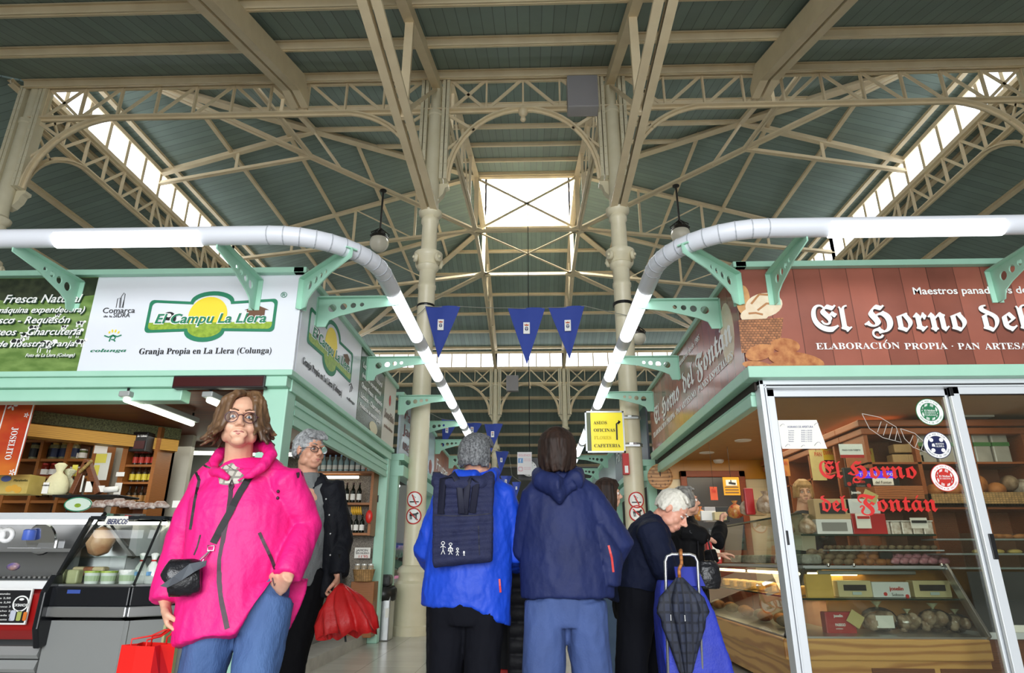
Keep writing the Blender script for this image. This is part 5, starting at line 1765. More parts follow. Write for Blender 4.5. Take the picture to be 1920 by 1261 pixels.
lean(.475, .03, 1.0, .4, 'lower_glass', glassm)
lean(1.04, .42, 1.29, .46, 'upper_glass', glassm, (1,))
lean(1.04, .42, 1.48, .46, 'upper_glass', glassm, (0,))
along2(MB(), .4, .9, 1.0, 1.025).build('middle_shelf', M('shelf_grey', '#a9adb2', .3, .3), t)
along2(MB(), .44, .9, 1.48, 1.492, None or pb, (0,)).build('top_glass', glass('green_edge_glass', (.75, .88, .8), .08), t)
along2(MB(), .435, .45, 1.476, 1.494, pb, (0,)).build('glass_edge', M('edge_green', '#20352c', .2), t)
along2(MB(), .44, .9, 1.29, 1.3, pb, (1,)).build('top_glass', glass('green_edge_glass', (.75, .88, .8), .08), t)
along2(MB(), .28, .66, .745, .755).build('glass_shelf', glassm, t)
along2(MB(), .435, .45, 1.285, 1.302, pb, (1,)).build('glass_edge', M('edge_green'), t)
along2(MB(), .28, .29, .742, .757).build('glass_edge', M('edge_green'), t)
along2(MB(), .395, .41, .99, 1.0).build('shelf_edge', M('edge_green'), t)
for k, (x, y, x2, y2) in enumerate(((3.72, 5.87, 3.72, 6.26),)):
    MB().bar((x, y, .46), (x2, y2, 1.02), .09, .025, UX).build('end_pillar', steel, t, bevel=.004)
MB().bar((2.08, 5.88, .47), (2.46, 6.26, 1.0), .02, .02).build('corner_edge', dark, t)
for px in (1553, 1601, 1766):
    p = at(px, 1059, 6.24)
    MB().ball(p, .018, 8).build('clip', chrome, t, True)
warm = M('counter_tube', '#fff0b8', .5, emit=7, ecol='#ffe9a8')
a = V((2.5, 6.4, .95))
MB().tube([(2.5, 6.5, .95), (2.5, 8.0, .95)], .014, 8).build('case_lamp', warm, t, True)
MB().tube([(2.5, 8.15, .95), (2.5, 9.4, .95)], .014, 8).build('case_lamp', warm, t, True)
MB().tube([(2.55, 6.42, .95), (3.0, 6.42, .95)], .014, 8).build('case_lamp', warm, t, True)
MB().tube([(2.62, 6.36, .965), (3.5, 6.36, .965)], .018, 8).build('lamp_holder', M('lamp_grey'), t, True)
area('counter_light', (2.7, 6.75, .94), (0, 0, 0), .9, .4, 5, (1, .8, .45))
area('counter_side_light', (2.6, 8.0, .94), (0, 0, 0), .4, 2, 7, (1, .8, .45))
MB().box(2.78, 6.5, 6.62, 6.66, .1, 1.0).build('counter_back', M('amber_back', '#a9762e', .5), t)
# second, open counter at the right
t = thing('display_case', 'steel display case with white trays of pastry, right of the bakery counter', 'display case', (4.6, 6.2, 0))
MB().box(3.8, 6.6, 6.1, 6.6, .05, .45).build('base', wooddk, t)
MB().box(3.76, 6.6, 6.0, 6.6, .45, .5).build('ledge', alu, t)
for z, y in ((1.0, 6.1), (1.12, 6.25), (1.25, 6.35)):
    MB().box(3.75, 6.6, y, 6.6, z, z + .014).build('tray_shelf', M('shelf_grey'), t)
MB().box(3.78, 6.6, 6.05, 6.06, .5, .98).build('lower_front', M('front_dark', '#3a3c3e', .25), t)
MB().box(3.78, 6.6, 6.055, 6.06, 1.0, 1.3).build('front_glass', glassm, t)
for k in range(6):
    x = 4.15 + .16 * k
    MB().ball((x, 6.4, 1.15), .065, 12, (1, .8, .35)).build('bread_roll', M('bun_yellow', '#d9b565', .5, var=.5), None, True, label='flat yellow bun in the row on the white tray', cat='bun', group='yellow buns in the right display case')
for k in range(7):
    x = 4.2 + .1 * k
    MB().ball((x, 6.45 + rnd(-.05, .05), 1.285), .05, 10, (1.4, .8, .5)).build('croissant', loafm, None, True, label='brown pastry piled on the top tray of the steel case', cat='pastry', group='pastries on the top tray of the steel case')
MB().cbox((4.1, 6.05, .54), (.16, .006, .08), 0, -.2).build('price_card', offwhite, label='white card with green logo on the ledge of the steel case', cat='card')

# ---- goods in the bakery counter
# lower deck bags
t = thing('product_bag', 'red gift bag with white lettering on the deck of the bakery counter', 'bag', (2.75, 6.15, .48))
a, b = at(1552, 1192, 6.15), at(1602, 1147, 6.15)
MB().box(a.x, b.x, 6.15, 6.25, a.z, b.z).build('body', M('bag_red', '#b01e22', .35), t, bevel=.01)
tf('joselin', 1563, 1156, 1580, 5, 6.15, inkw, t, bold=.03)
tf('PASIEGO', 1566, 1173, 1585, 5, 6.15, inkw, t, bold=.03)
tf('sobao', 1567, 1179, 1580, 3, 6.15, inkw, t)
MB().cbox(at(1604, 1160, 6.12), (.12, .004, .11), 0, 0, .6).build('gold_label', M('gold_card', '#c9b877', .4), t)
for k, (px, py, r, lab) in enumerate(((1650, 1172, .16, 'big clear bag of rolls with a white label on the counter deck'), (1706, 1178, .12, 'small clear bag of buns in the middle of the counter deck'), (1755, 1172, .15, 'shiny clear bag of round loaves on the counter deck'), (1795, 1170, .12, 'clear bag of bread at the end pillar of the counter deck'))):
    c = at(px, py, 6.25)
    c.z = .478 + r * .62
    t = thing('bread_bag', lab, 'bag', c)
    m = MB()
    for j in range(7):
        m.ball(c + V((rnd(-.6, .6) * r, rnd(-.3, .3) * r, rnd(-.25, .3) * r)), r * .42, 10)
    o = m.build('rolls', bagm, t, True)
    MB().ball(c, r, 14, (1.02, .6, .66)).build('wrap', glass('wrap_film', (.9, .88, .84), .06, .15), t, True)
    MB().lathe([(r * .1, r * .55), (r * .06, r * .68), (r * .3, r * .95)], c, 10).build('tied_neck', M('clear_wrap'), t)
    if k == 0:
        MB().cbox(c + V((0, -r * .63, -.01)), (.15, .004, .1)).build('paper_label', offwhite, t)
# glass shelf: boxes
for k, (x0, y0, x1, y1, lab) in enumerate(((1575, 1088, 1632, 1126, 'cream pastry box with a window on the glass shelf, beside the yellow paper'), (1718, 1088, 1780, 1126, 'cream pastry box with a window on the glass shelf, near the end pillar'))):
    a, b = at(x0, y1, 6.3), at(x1, y0, 6.3)
    t = thing('pastry_box', lab, 'box', a)
    MB().box(a.x, b.x, 6.3, 6.42, .757, b.z).build('carton', M('carton_cream', '#cdbf92', .5), t, bevel=.006)
    MB().box(a.x + .05, b.x - .05, 6.295, 6.302, .757 + .055, b.z - .035).build('window', M('window_dark', '#3a3a3c', .1), t)
    MB().cbox(((a.x + b.x) / 2 + .01, 6.293, .79), (.08, .004, .025)).build('sticker', M('sticker_pale', '#b9c9c9', .4), t)
a, b = at(1640, 1126, 6.28), at(1704, 1095, 6.28)
t = thing('pastry_box', 'white box with red dots and the word sobaos between the two window boxes', 'box', a)
MB().box(a.x, b.x, 6.28, 6.4, .757, b.z + .02).build('carton', M('carton_white', '#dcdfe0', .4), t, bevel=.005)
tf('joselin', 1668, 1106, 1694, 7, 6.28, inkr, t, bold=.02)
tf('Sobaos', 1672, 1117, 1694, 6, 6.28, M('ink_grey', '#777777', .5), t)
for px, py in ((1660, 1113), (1701, 1117)):
    c = at(px, py, 6.28)
    plate([ell(c.x, c.z, .016, .016, 14)], (0, 6.275, 0), UX, UZ, .003, inkr, t, 'red_dot')
fbox(1516, 1076, 1558, 1126, 6.35, .05).build('kraft_bag', M('paper_amber', '#d9b055', .6, var=.2), label='plain amber paper bag standing on the glass shelf', cat='bag', bevel=.006)
fbox(1560, 1078, 1580, 1126, 6.45, .05).build('kraft_bag', M('paper_amber'), label='amber paper bag standing behind the window box', cat='bag', bevel=.006)
# middle shelf: rolls and pink packs
zm = 1.026
k = 0
for r_ in range(3):
    for j in range(9 - r_):
        loaf('brown bread roll in the heap on the middle shelf of the bakery counter', 'bread rolls on the middle counter shelf', (2.6 + j * .1 + .05 * r_ + rnd(-.01, .01), 6.55 + .03 * r_, zm + .03 + r_ * .045), .055, (1, .8, .6), loafd if j < 5 else loafm, rnd(-1, 1), 10)
pinkm = M('pink_wrap', '#d79aa6', .3, var=1, vs=16, col2='#b46a7a', bump=.6, bs=25)
for j in range(12):
    c = V((3.42 + (j % 6) * .09 + rnd(-.01, .01), 6.5 + (j // 6) * .1, zm + .03 + (j // 6) * .035))
    m = MB()
    m.tube([c + V((-.07, -.05, 0)), c + V((-.03, -.02, .012)), c + V((.03, .02, .012)), c + V((.07, .05, 0))], [.012, .032, .032, .012], 8)
    m.build('pink_sachet', pinkm, None, True, label='pink wrapped pastry heaped on the middle shelf of the bakery counter', cat='pastry', group='pink wrapped pastries on the counter')
MB().cbox((3.35, 6.52, zm + .09), (.12, .02, .06)).build('price_holder', black, label='black price holder among the pink pastries', cat='holder')
# tray of cookies above
a, b = at(1545, 1008, 6.5), at(1757, 1008, 6.5)
za_ = 1.165
MB().box(a.x, b.x, 6.42, 6.75, za_ - .012, za_).build('serving_tray', M('tray_white', '#cfd4da', .3), label='long white tray of crumbly biscuits inside the upper glass', cat='tray', bevel=.005)
for j in range(26):
    loaf('small brown biscuit on the long white tray', 'biscuits on the long white tray', (a.x + .05 + (b.x - a.x - .1) * (j % 13) / 12, 6.5 + .1 * (j // 13) + rnd(-.02, .02), za_ + .022), .034, (1, .9, .65), loafd, rnd(0, 3), 8)
for px0, py0, px1, py1, lab in ((1608, 962, 1630, 990, 'white price tag with red band in the upper glass'), (1710, 970, 1737, 990, 'white printed price tag at the right of the upper glass')):
    t = thing('price_card', lab, 'card', at(px0, py1, 6.4))
    fbox(px0, py0, px1, py1, 6.36, .008).build('card', offwhite, t)
    a, b = at(px0, py0 + 10, 6.355), at(px1, py0 + 5, 6.355)
    MB().box(a.x, b.x, 6.352, 6.358, a.z, b.z).build('print', inkr if 'red' in lab else ink, t)
# on top of the counter
zt = 1.302
a, b = at(1528, 997, 6.42), at(1582, 962, 6.42)
t = thing('pastry_box', 'white lower box with a grey window on the counter top', 'box', (2.6, 6.4, zt))
a, b = at(1533, 998, 6.42), at(1590, 938, 6.42)
MB().box(a.x, b.x, 6.42, 6.6, zt, zt + .14).build('carton', M('carton_white'), t, bevel=.005)
MB().box(a.x + .05, b.x - .05, 6.415, 6.422, zt + .03, zt + .11).build('window', M('window_grey', '#8a8a88', .2), t)
t = thing('pastry_box', 'kraft box with a dark window stacked on the white box', 'box', (2.6, 6.4, zt + .14))
a, b = at(1525, 932, 6.42), at(1585, 897, 6.42)
MB().box(a.x, b.x, 6.43, 6.58, zt + .141, zt + .33).build('carton', M('carton_kraft', '#c0a277', .55), t, bevel=.005)
MB().box(a.x + .05, b.x - .05, 6.424, 6.432, zt + .19, zt + .29).build('window', M('window_dark'), t)
t = thing('pastry_box', 'white pastry box with red print tied with string above the red box', 'box', (2.95, 6.4, zt + .17))
a, b = at(1582, 918, 6.42), at(1640, 892, 6.42)
t0 = thing('pastry_box', 'red box with white lettering pasiego on the counter top', 'box', (2.95, 6.4, zt))
MB().box(a.x + .03, b.x + .03, 6.42, 6.6, zt, zt + .19).build('carton', M('bag_red'), t0, bevel=.005)
tf('joselin', 1596, 925, 1614, 5, 6.42, inkw, t0, bold=.03)
tf('PASIEGO', 1598, 941, 1614, 4, 6.42, inkw, t0, bold=.03)
MB().box(a.x, b.x, 6.43, 6.6, zt + .191, zt + .33).build('carton', M('carton_white'), t, bevel=.005)
tf('joselin', 1598, 905, 1622, 6, 6.43, inkr, t, bold=.03)
tf('Sobaos', 1606, 912, 1622, 4, 6.43, M('ink_grey'), t)
for px, py in ((1592, 907), (1629, 910)):
    c = at(px, py, 6.43)
    plate([ell(c.x, c.z, .02, .02, 14)], (0, 6.425, 0), UX, UZ, .003, inkr, t, 'red_dot')
t = thing('price_card', 'golden price card leaning on the red box', 'card', (3.1, 6.38, zt))
MB().cbox(at(1632, 930, 6.39), (.13, .004, .09), 0, 0, .5).build('card', M('gold_card'), t)
fbox(1644, 910, 1730, 935, 6.55, .2).build('wooden_crate', wood('crate_wood', '#b06a3c', '#8a4c26', (1, 1, 5)), label='reddish wooden lidded crate on the counter top', cat='crate', bevel=.005)
for j in range(5):
    c = at(1652 + 20 * j, 945, 6.46)
    t = thing('plastic_tub', 'clear plastic tub of pastries in the row on the counter top', 'tub', (c.x, 6.5, zt), 'clear tubs in a row on the counter top')
    MB().box(c.x - .045, c.x + .045, 6.46, 6.55, zt, zt + .12).build('tub', M('tub_clear', '#b0a598', .15, var=.9, vs=40, col2='#d8d2ca'), t, bevel=.01)
    MB().box(c.x - .048, c.x + .048, 6.455, 6.555, zt + .12, zt + .13).build('lid', M('lid_clear', '#d9d9d4', .2), t)
# register
t = thing('cash_register_display', 'black customer display with purple screen and white strip behind the boxes', 'display', (3.1, 6.75, 1.5))
a, b = at(1586, 912, 6.7), at(1682, 876, 6.7)
MB().box(a.x, b.x, 6.7, 6.74, a.z, b.z).build('housing', black, t, bevel=.006)
a, b = at(1606, 896, 6.69), at(1678, 882, 6.69)
MB().box(a.x, b.x, 6.693, 6.7, a.z, b.z).build('screen', M('screen_purple', '#4a28c8', .3, emit=1.2), t)
tf('TOTAL  0,00', 1610, 892, 1674, 6, 6.69, inkw, t)
a, b = at(1638, 909, 6.69), at(1674, 896, 6.69)
MB().box(a.x, b.x, 6.69, 6.697, a.z, b.z).build('white_strip', offwhite, t)
tf('del Fontan', 1641, 906, 1671, 5, 6.685, ink, t)
MB().bar((3.25, 6.74, zt), (3.25, 6.74, at(1630, 912, 6.7).z), .05, .03).build('pole', black, t)
# notices hanging over the counter
for px0, py0, px1, py1, Yn, mt, lab, words in (
        (1542, 822, 1565, 862, 7.6, 'card_yellow', 'yellow hanging notice reading pan in red, beside the opening hours sheet', 'PAN|DIARIO'),
        (1525, 843, 1542, 900, 7.4, 'card_cream', 'tall cream hanging notice with small black print', 'PAN'),
        (1572, 815, 1588, 840, 7.7, 'card_amber', 'small amber hanging notice under the cornice', ''),
        (1597, 798, 1625, 850, 7.2, 'card_brown', 'brown red poster hanging at the cornice corner', ''),
        (1612, 840, 1636, 874, 7.1, 'card_yellowgreen', 'yellow green poster below the brown red one', 'OFERTA'),
        (1463, 860, 1478, 892, 7.4, 'card_orange', 'orange notice with red print seen beside the door jamb', 'PAN|ROSCA'),
        (1333, 912, 1344, 937, 8.3, 'card_red', 'red and yellow notice hanging above the head of the woman in black', 'PAN')):
    t = thing('hanging_notice', lab, 'notice', at(px0, py1, Yn))
    a, b = at(px0, py1, Yn), at(px1, py0, Yn)
    MB().tube([((a.x + b.x) / 2, Yn, b.z - .02), ((a.x + b.x) / 2, Yn, 2.5)], .002, 5).build('thread', dark, t)
    MB().box(a.x, b.x, Yn, Yn + .006, a.z, b.z).build('card', M(mt, {'card_yellow': '#d9b51e', 'card_cream': '#d9c98c', 'card_amber': '#c9973c', 'card_brown': '#a9552a', 'card_yellowgreen': '#c9a93c', 'card_orange': '#e0913c', 'card_red': '#d8542a'}[mt], .4, var=.3, vs=8), t)
    for i, w in enumerate(x for x in words.split('|') if x):
        tf(w, px0 + 2, py0 + 12 + i * 18, px1 - 2, 8, Yn, inkr, t, t=.001)
t = thing('hanging_notice', 'white card with red corner taped inside the bakery door', 'notice', at(1590, 845, 5.424))
a, b = at(1576, 858, 5.424), at(1616, 832, 5.424)
MB().box(a.x, b.x, 5.421, 5.425, a.z, b.z).build('card', offwhite, t)
MB().box(a.x, b.x, 5.419, 5.422, a.z, a.z + .025).build('red_band', inkr, t)
tf('PAGO CON TARJETA', 1579, 845, 1613, 3, 5.421, ink, t, t=.001)
t = thing('warning_sign', 'yellow camera surveillance sign in front of the wooden inner door', 'sign', at(1370, 925, 8.6))
a, b = at(1358, 928, 8.6), at(1385, 894, 8.6)
MB().tube([((a.x + b.x) / 2, 8.605, b.z - .02), ((a.x + b.x) / 2, 8.605, 2.5)], .003, 5).build('thread', dark, t)
MB().box(a.x, b.x, 8.6, 8.61, a.z, b.z).build('panel', M('sign_yellow', '#dba01c', .4), t)
c = at(1371, 905, 8.6)
MB().box(c.x - .07, c.x + .07, 8.594, 8.6, c.z - .035, c.z + .04).build('white_field', offwhite, t)
MB().cbox((c.x + .01, 8.59, c.z - .005), (.09, .004, .025), 0, 0, .15).cbox((c.x - .005, 8.59, c.z + .022), (.012, .004, .03)).build('camera_symbol', ink, t)
for i in range(3):
    MB().box(a.x + .02, b.x - .02, 8.594, 8.6, a.z + .03 + i * .035, a.z + .04 + i * .035).build('text_line', M('ink_brown', '#6b5140', .5), t)
# boxes and bags on the side counter, seen left of the door jamb
for k, (x0, y0, x1, y1, Yb, mt, lab) in enumerate(((1407, 902, 1430, 932, 6.7, 'carton_kraft', 'tall kraft window box standing on the side counter by the door jamb'), (1316, 958, 1342, 976, 7.6, 'carton_white', 'white small carton on the side counter in front of the woman in black'),
                                                    (1341, 963, 1362, 978, 7.5, 'carton_cream', 'cream carton on the side counter beside the raised hand'), (1342, 938, 1364, 966, 7.9, 'black_card', 'black framed card standing on the side counter'),
                                                    (1322, 938, 1340, 966, 7.9, 'card_grey', 'grey card standing on the side counter'))):
    m = M(mt, {'black_card': '#1d2226', 'card_grey': '#a9aab0'}.get(mt, '#c0a277'), .5)
    p = fbox(x0, y0, x1, y1, Yb, .1)
    zz = min(v.z for v in p.v)
    for v in p.v:
        v.z += 1.494 - zz
    p.build('carton', m, label=lab, cat='box', bevel=.004)
for k, (px, py, Yb, r, mt, lab) in enumerate(((1402, 950, 6.7, .08, 'bread_bag', 'clear bag with biscuits and a red band on the side counter'), (1437, 950, 6.4, .09, 'bread_bag', 'clear bag of rolls behind the door jamb'), (1470, 960, 6.5, .08, 'bread_bag', 'shiny bag of rolls just inside the door glass'), (1510, 966, 6.45, .08, 'bread_bag', 'knotted clear bag of bread in front of the saleswoman'),
                                              (1312, 955, 7.7, .07, 'wrap_gold', 'gold and red wrapped sweets on the side counter'), (1380, 968, 7.2, .08, 'wrap_gold', 'golden pastry heap on the side counter'))):
    c = at(px, py, Yb)
    m = MB()
    m.lathe([(r * .4, -r), (r, -r * .7), (r * 1.05, 0), (r * .7, r * .6), (r * .2, r * .9), (r * .45, r * 1.3)], c, 12, sy=.8)
    zz = (1.304 if px > 1460 else 1.494) - min(v.z for v in m.v)
    for v in m.v:
        v.z += zz
    m.build('wrapped_bag', M(mt, '#c79a4a', .25, var=1, vs=16, col2='#b03a2a', bump=.6, bs=20), None, True, label=lab, cat='bag')
c = at(1408, 965, 6.6)
MB().box(c.x - .045, c.x + .045, 6.58, 6.63, 1.493, 1.75).build('carton', M('bag_red'), label='tall red pack standing among the bags on the side counter', cat='pack', bevel=.01)
# pastry inside the side run of the counter
for k in range(10):
    y = 6.5 + k * .28
    loaf('golden filled pastry on the deck of the side counter', 'pastries on the side counter deck', (2.32 + .06 * (k % 2), y, .54), .085, (1, .9, .6), loafm if k % 3 else loafd, k, 12)
for k in range(8):
    y = 6.6 + k * .33
    MB().cbox((2.55, y, .80), (.2, .16, .08), rnd(-.2, .2)).build('cake_slab', M('cake_gold', '#d0a04a', .5, var=.8, vs=20, bump=.4), None, label='golden cake slab on the glass shelf of the side counter', cat='cake', group='cake slabs on the side counter shelf', bevel=.02)
for k in range(5):
    y = 6.6 + k * .5
    MB().cbox((2.62, y, 1.08), (.2, .3, .09), rnd(-.2, .2)).build('wrapped_cake', M('wrap_pale', '#a9a59c', .25, var=.8, vs=16, bump=.5), None, label='cling wrapped cake on the middle shelf of the side counter', cat='cake', group='wrapped cakes on the middle side shelf', bevel=.03)
t = thing('product_pack', 'red pack with a white label at the far end of the side counter', 'pack', at(1340, 1040, 7.9))
fbox(1328, 1012, 1350, 1056, 7.9, .1).build('pack', M('bag_red'), t, bevel=.01)
fbox(1338, 1022, 1349, 1048, 7.89, .01).build('paper_label', offwhite, t)
# ================================================================ aisle: signs, pennants, lamps, farther stalls
penm = M('pennant_blue', '#2f46a0', .75, sheen=.3)


def string(lab, pts, sag=.05):
    m = MB()
    P = []
    for a, b in zip(pts, pts[1:]):
        a, b = V(a), V(b)
        P += [a.lerp(b, i / 6) - UZ * sag * 4 * (i / 6) * (1 - i / 6) for i in range(6)]
    P.append(V(pts[-1]))
    m.tube(P, .006, 5)
    return m.build('pennant_string', M('string_grey', '#8a8a80', .7), label=lab, cat='string')


def pennant(lab, xa, xb, xt, ya, yb, yt, Y, group=None, tw=0):
    a, b, c = at(xa, ya, Y), at(xb, yb, Y), at(xt, yt, Y + tw)
    t = thing('pennant', lab, 'pennant', (a + b) / 2, group)
    n = V((0, .004, 0))
    g = MB()
    vs, fs = [], []
    k = 8
    for i in range(k + 1):
        l, r = a.lerp(c, i / k), b.lerp(c, i / k)
        for j in range(7):
            p = l.lerp(r, j / 6)
            p.y += .03 * math.sin(j * 1.1 + i * .5) * (1 - i / k)
            vs.append(p)
    for i in range(k):
        for j in range(6):
            fs.append((i * 7 + j, i * 7 + j + 1, i * 7 + j + 8, i * 7 + j + 7))
    N = len(vs)
    fs2 = [tuple(q + N for q in reversed(f)) for f in fs]
    g.add(vs + [p + n for p in vs], fs + fs2)
    g.build('cloth', penm, t, True)
    w = (b - a).length
    ctr = (a + b) / 2 * .62 + c * .38
    ux = (b - a).normalized()
    cr = plate([rrect(-.085 * w, .085 * w, -.16 * w, .16 * w, .005)], ctr + V((0, -.05, 0)), ux, UZ, .002, inkw, t, 'crest_patch')
    L = lambda k: ctr + V((0, -.05 - .002 * k, 0))
    plate([ell(0, -.02 * w, .045 * w, .06 * w, 14)], L(1), ux, UZ, .001, M('crest_blue', '#2b3566', .5), cr, 'shield')
    plate([[(-.05 * w, .06 * w), (.05 * w, .06 * w), (.06 * w, .11 * w), (.025 * w, .09 * w), (0, .12 * w), (-.025 * w, .09 * w), (-.06 * w, .11 * w)]], L(1), ux, UZ, .001, M('crest_gold', '#c05a2a', .5), cr, 'crown')
    m = MB()
    m.ribbon([(0, -.07 * w), (0, .03 * w)], L(2), ux, UZ, .012 * w, .001)
    m.ribbon([(-.035 * w, -.01 * w), (.035 * w, -.01 * w)], L(2), ux, UZ, .012 * w, .001)
    m.build('shield_cross', inkw, cr)


YP1 = 10.15
string('thin string of the three large pennants between the two near columns', [at(783, 590, 10.2), at(800, 574, YP1), at(862, 574, YP1), at(952, 577, YP1), at(1022, 577, YP1), at(1028, 576, YP1), at(1096, 573, YP1), at(1182, 592, 10.2)], .01)
pennant('large blue pennant with city crest hanging right beside the near left column', 797, 863, 822, 573, 574, 672, YP1)
pennant('large blue pennant hanging in the middle of the aisle, left of a pair', 952, 1022, 988, 577, 577, 683, YP1)
pennant('large blue pennant hanging in the middle of the aisle, right of a pair', 1028, 1096, 1068, 576, 573, 673, YP1, tw=.15)
YP2 = 14.5
string('string of the smaller pennants above the man in the blue jacket', [at(800, 770, YP2), at(828, 785, YP2), at(906, 794, YP2), at(944, 794, YP2)], .005)
pennant('small blue pennant above the rucksack man, leftmost of the three in a row', 828, 859, 830, 784, 789, 840, YP2)
pennant('small blue pennant above the rucksack man, middle of the three in a row', 871, 904, 882, 792, 793, 828, YP2)
pennant('small blue pennant above the rucksack man, rightmost of the three in a row', 908, 943, 921, 794, 794, 848, YP2)
pennant('far blue pennant between the two walkers, highest of the distant ones', 929, 954, 938, 845, 846, 890, 18.5)
pennant('far blue pennant low over the shoulder of the blue jacket', 938, 960, 948, 891, 892, 920, 22)
pennant('far blue pennant beside the navy hood, right of the low one', 960, 977, 968, 903, 903, 934, 23.5)
string('far string carrying the distant pennants between the walkers', [at(905, 835, 18.5), at(929, 845, 18.5), at(954, 846, 18.5), at(960, 891, 22), at(977, 903, 23.5)], .01)

# yellow direction sign on the right column
YS2 = 10.15
t = thing('direction_sign', 'yellow direction sign reading aseos, oficinas and cafeteria beside the near right column', 'sign', at(1135, 848, YS2))
a, b = at(1099, 848, YS2), at(1169, 770, YS2)
m = MB()
m.box(a.x, b.x, YS2, YS2 + .05, a.z, a.z + .025)
m.box(a.x, b.x, YS2, YS2 + .05, b.z - .025, b.z)
m.box(a.x, a.x + .025, YS2, YS2 + .05, a.z, b.z)
m.box(b.x - .025, b.x, YS2, YS2 + .05, a.z, b.z)
m.build('frame', alu, t)
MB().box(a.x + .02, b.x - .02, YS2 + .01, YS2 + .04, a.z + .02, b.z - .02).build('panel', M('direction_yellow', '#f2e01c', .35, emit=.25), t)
MB().box(a.x + .025, a.x + .09, YS2 + .004, YS2 + .012, a.z + .025, b.z - .02).build('dark_edge', M('sign_darkgreen', '#56603c', .4), t)
MB().box(b.x - .03, XB + .1, YS2 + .02, YS2 + .04, b.z - .12, b.z - .09).build('bracket_arm', steel, t)
MB().box(b.x - .03, XB + .1, YS2 + .02, YS2 + .04, a.z + .1, a.z + .13).build('bracket_arm', steel, t)
for s, yb, x0, x1 in (('ASEOS', 795, 1113, 1138), ('OFICINAS', 809, 1113, 1153), ('CAFETERIA', 838, 1114, 1163)):
    tf(SER(s), x0, yb, x1, 6, YS2, ink, t)
tf(SER('FLORES'), 1114, 823, 1146, 6, YS2, M('ink_faded', '#d8c41a', .5), t)
m = MB()
P = lambda x, y: (lambda p: (p.x, p.z))(at(x, y, YS2))
m.ribbon([P(1157, 824), P(1156, 794), P(1159, 792), P(1162, 791)], (0, YS2, 0), UX, UZ, .025, .004)
m.prism([P(1159, 787), P(1164, 790), P(1159, 796)], (0, YS2, 0), UX, UZ, .004)
m.build('arrow', ink, t)
for i, z in enumerate((at(1185, 780, 10.2).z, at(1185, 831, 10.2).z, 5.28)):
    m = MB().lathe([(.172, -.025), (.18, -.02), (.18, .02), (.172, .025)], (XB, Y0, z), 20)
    m.build('column_strap', dark if i == 2 else steel, label='%s strap round the near right column' % ('upper steel', 'lower steel', 'thin dark string')[i], cat='strap')
MB().lathe([(.16, -.02), (.165, 0), (.16, .02)], (XA, Y0, 5.28), 20).build('column_strap', dark, label='dark string strap round the near left column', cat='strap')


def roundsign(x, px, py, lab, kind):
    c = at(px, py, Y0 - .16)
    c.x = x + .0
    t = thing('prohibition_sign', lab, 'sign', c)
    r = .125
    R = .172
    # bent round the shaft: narrow strips
    def wrap(poly_m):
        for v in poly_m.data.vertices:
            u = v.co.x
            v.co.x = x + (R + (Y0 - .17 - v.co.y) * 1) * math.sin(u / R)
            v.co.y = Y0 - (R + (Y0 - .17 - v.co.y)) * math.cos(u / R)
        return poly_m

    def grid_disc(r0, r1, lift, mat, name, n=32):
        m = MB()
        vs, fs = [], []
        for k in range(n):
            a = 2 * PI * k / n
            for rr in (r0, (r0 + r1) / 2, r1):
                vs.append((rr * math.cos(a), Y0 - .17 - lift, c.z + rr * math.sin(a)))
        for k in range(n):
            k2 = (k + 1) % n
            for j in range(2):
                fs.append((k * 3 + j, k * 3 + j + 1, k2 * 3 + j + 1, k2 * 3 + j))
        m.add(vs, fs)
        o = m.build(name, mat, t)
        o.parent = None
        wrap(o)
        own(o, t)
    grid_disc(0.001, r, .006, inkw, 'white_disc')
    grid_disc(r * .84, r, .008, inkr, 'red_ring')

    def flat(pts, w, mat, name, lift=.01):
        m = MB()
        m.ribbon(pts, (0, Y0 - .17 - lift, c.z), UX, UZ, w, .002)
        o = m.build(name, mat, t)
        o.parent = None
        wrap(o)
        own(o, t)
    if kind == 'smoke':
        flat([(-.07, -.035), (0, -.035), (.07, -.035)], .018, ink, 'cigarette')
        flat([(.0, -.02), (-.02, .01), (.02, .03), (-.02, .06)], .012, M('smoke_grey', '#9a9a9a', .6), 'smoke_curl')
        flat([(-.035, .075), (0, 0), (.035, -.075)], .02, inkr, 'red_bar', .012)
    else:
        flat([(-.06, .015), (0, .02), (.05, .025)], .035, ink, 'dog_body')
        for u in (-.05, -.03, .03, .045):
            flat([(u, .01), (u + .004, -.05)], .012, ink, 'dog_leg')
        flat([(.04, .03), (.07, .05)], .028, ink, 'dog_head')
        flat([(-.06, .065), (0, .0), (.065, -.06)], .02, inkr, 'red_bar', .012)


roundsign(XA, 775, 936, 'no smoking sign on the near left column', 'smoke')
roundsign(XA, 774, 967, 'no dogs sign under the no smoking sign on the near left column', 'dog')
roundsign(XB, 1190, 937, 'no smoking sign on the near right column', 'smoke')
roundsign(XB, 1190, 962, 'no dogs sign half hidden by the stooping man on the near right column', 'dog')
t = thing('fire_sign', 'narrow red fire sign fixed to the near right column', 'sign', at(1174, 870, 10.2))
a, b = at(1169, 889, 10.2), at(1178, 850, 10.2)
MB().box(a.x, b.x, 10.16, 10.3, a.z, b.z).build('panel', inkr, t)
MB().box(a.x + .02, b.x - .02, 10.155, 10.16, a.z + .02, a.z + .13).build('white_print', inkw, t)


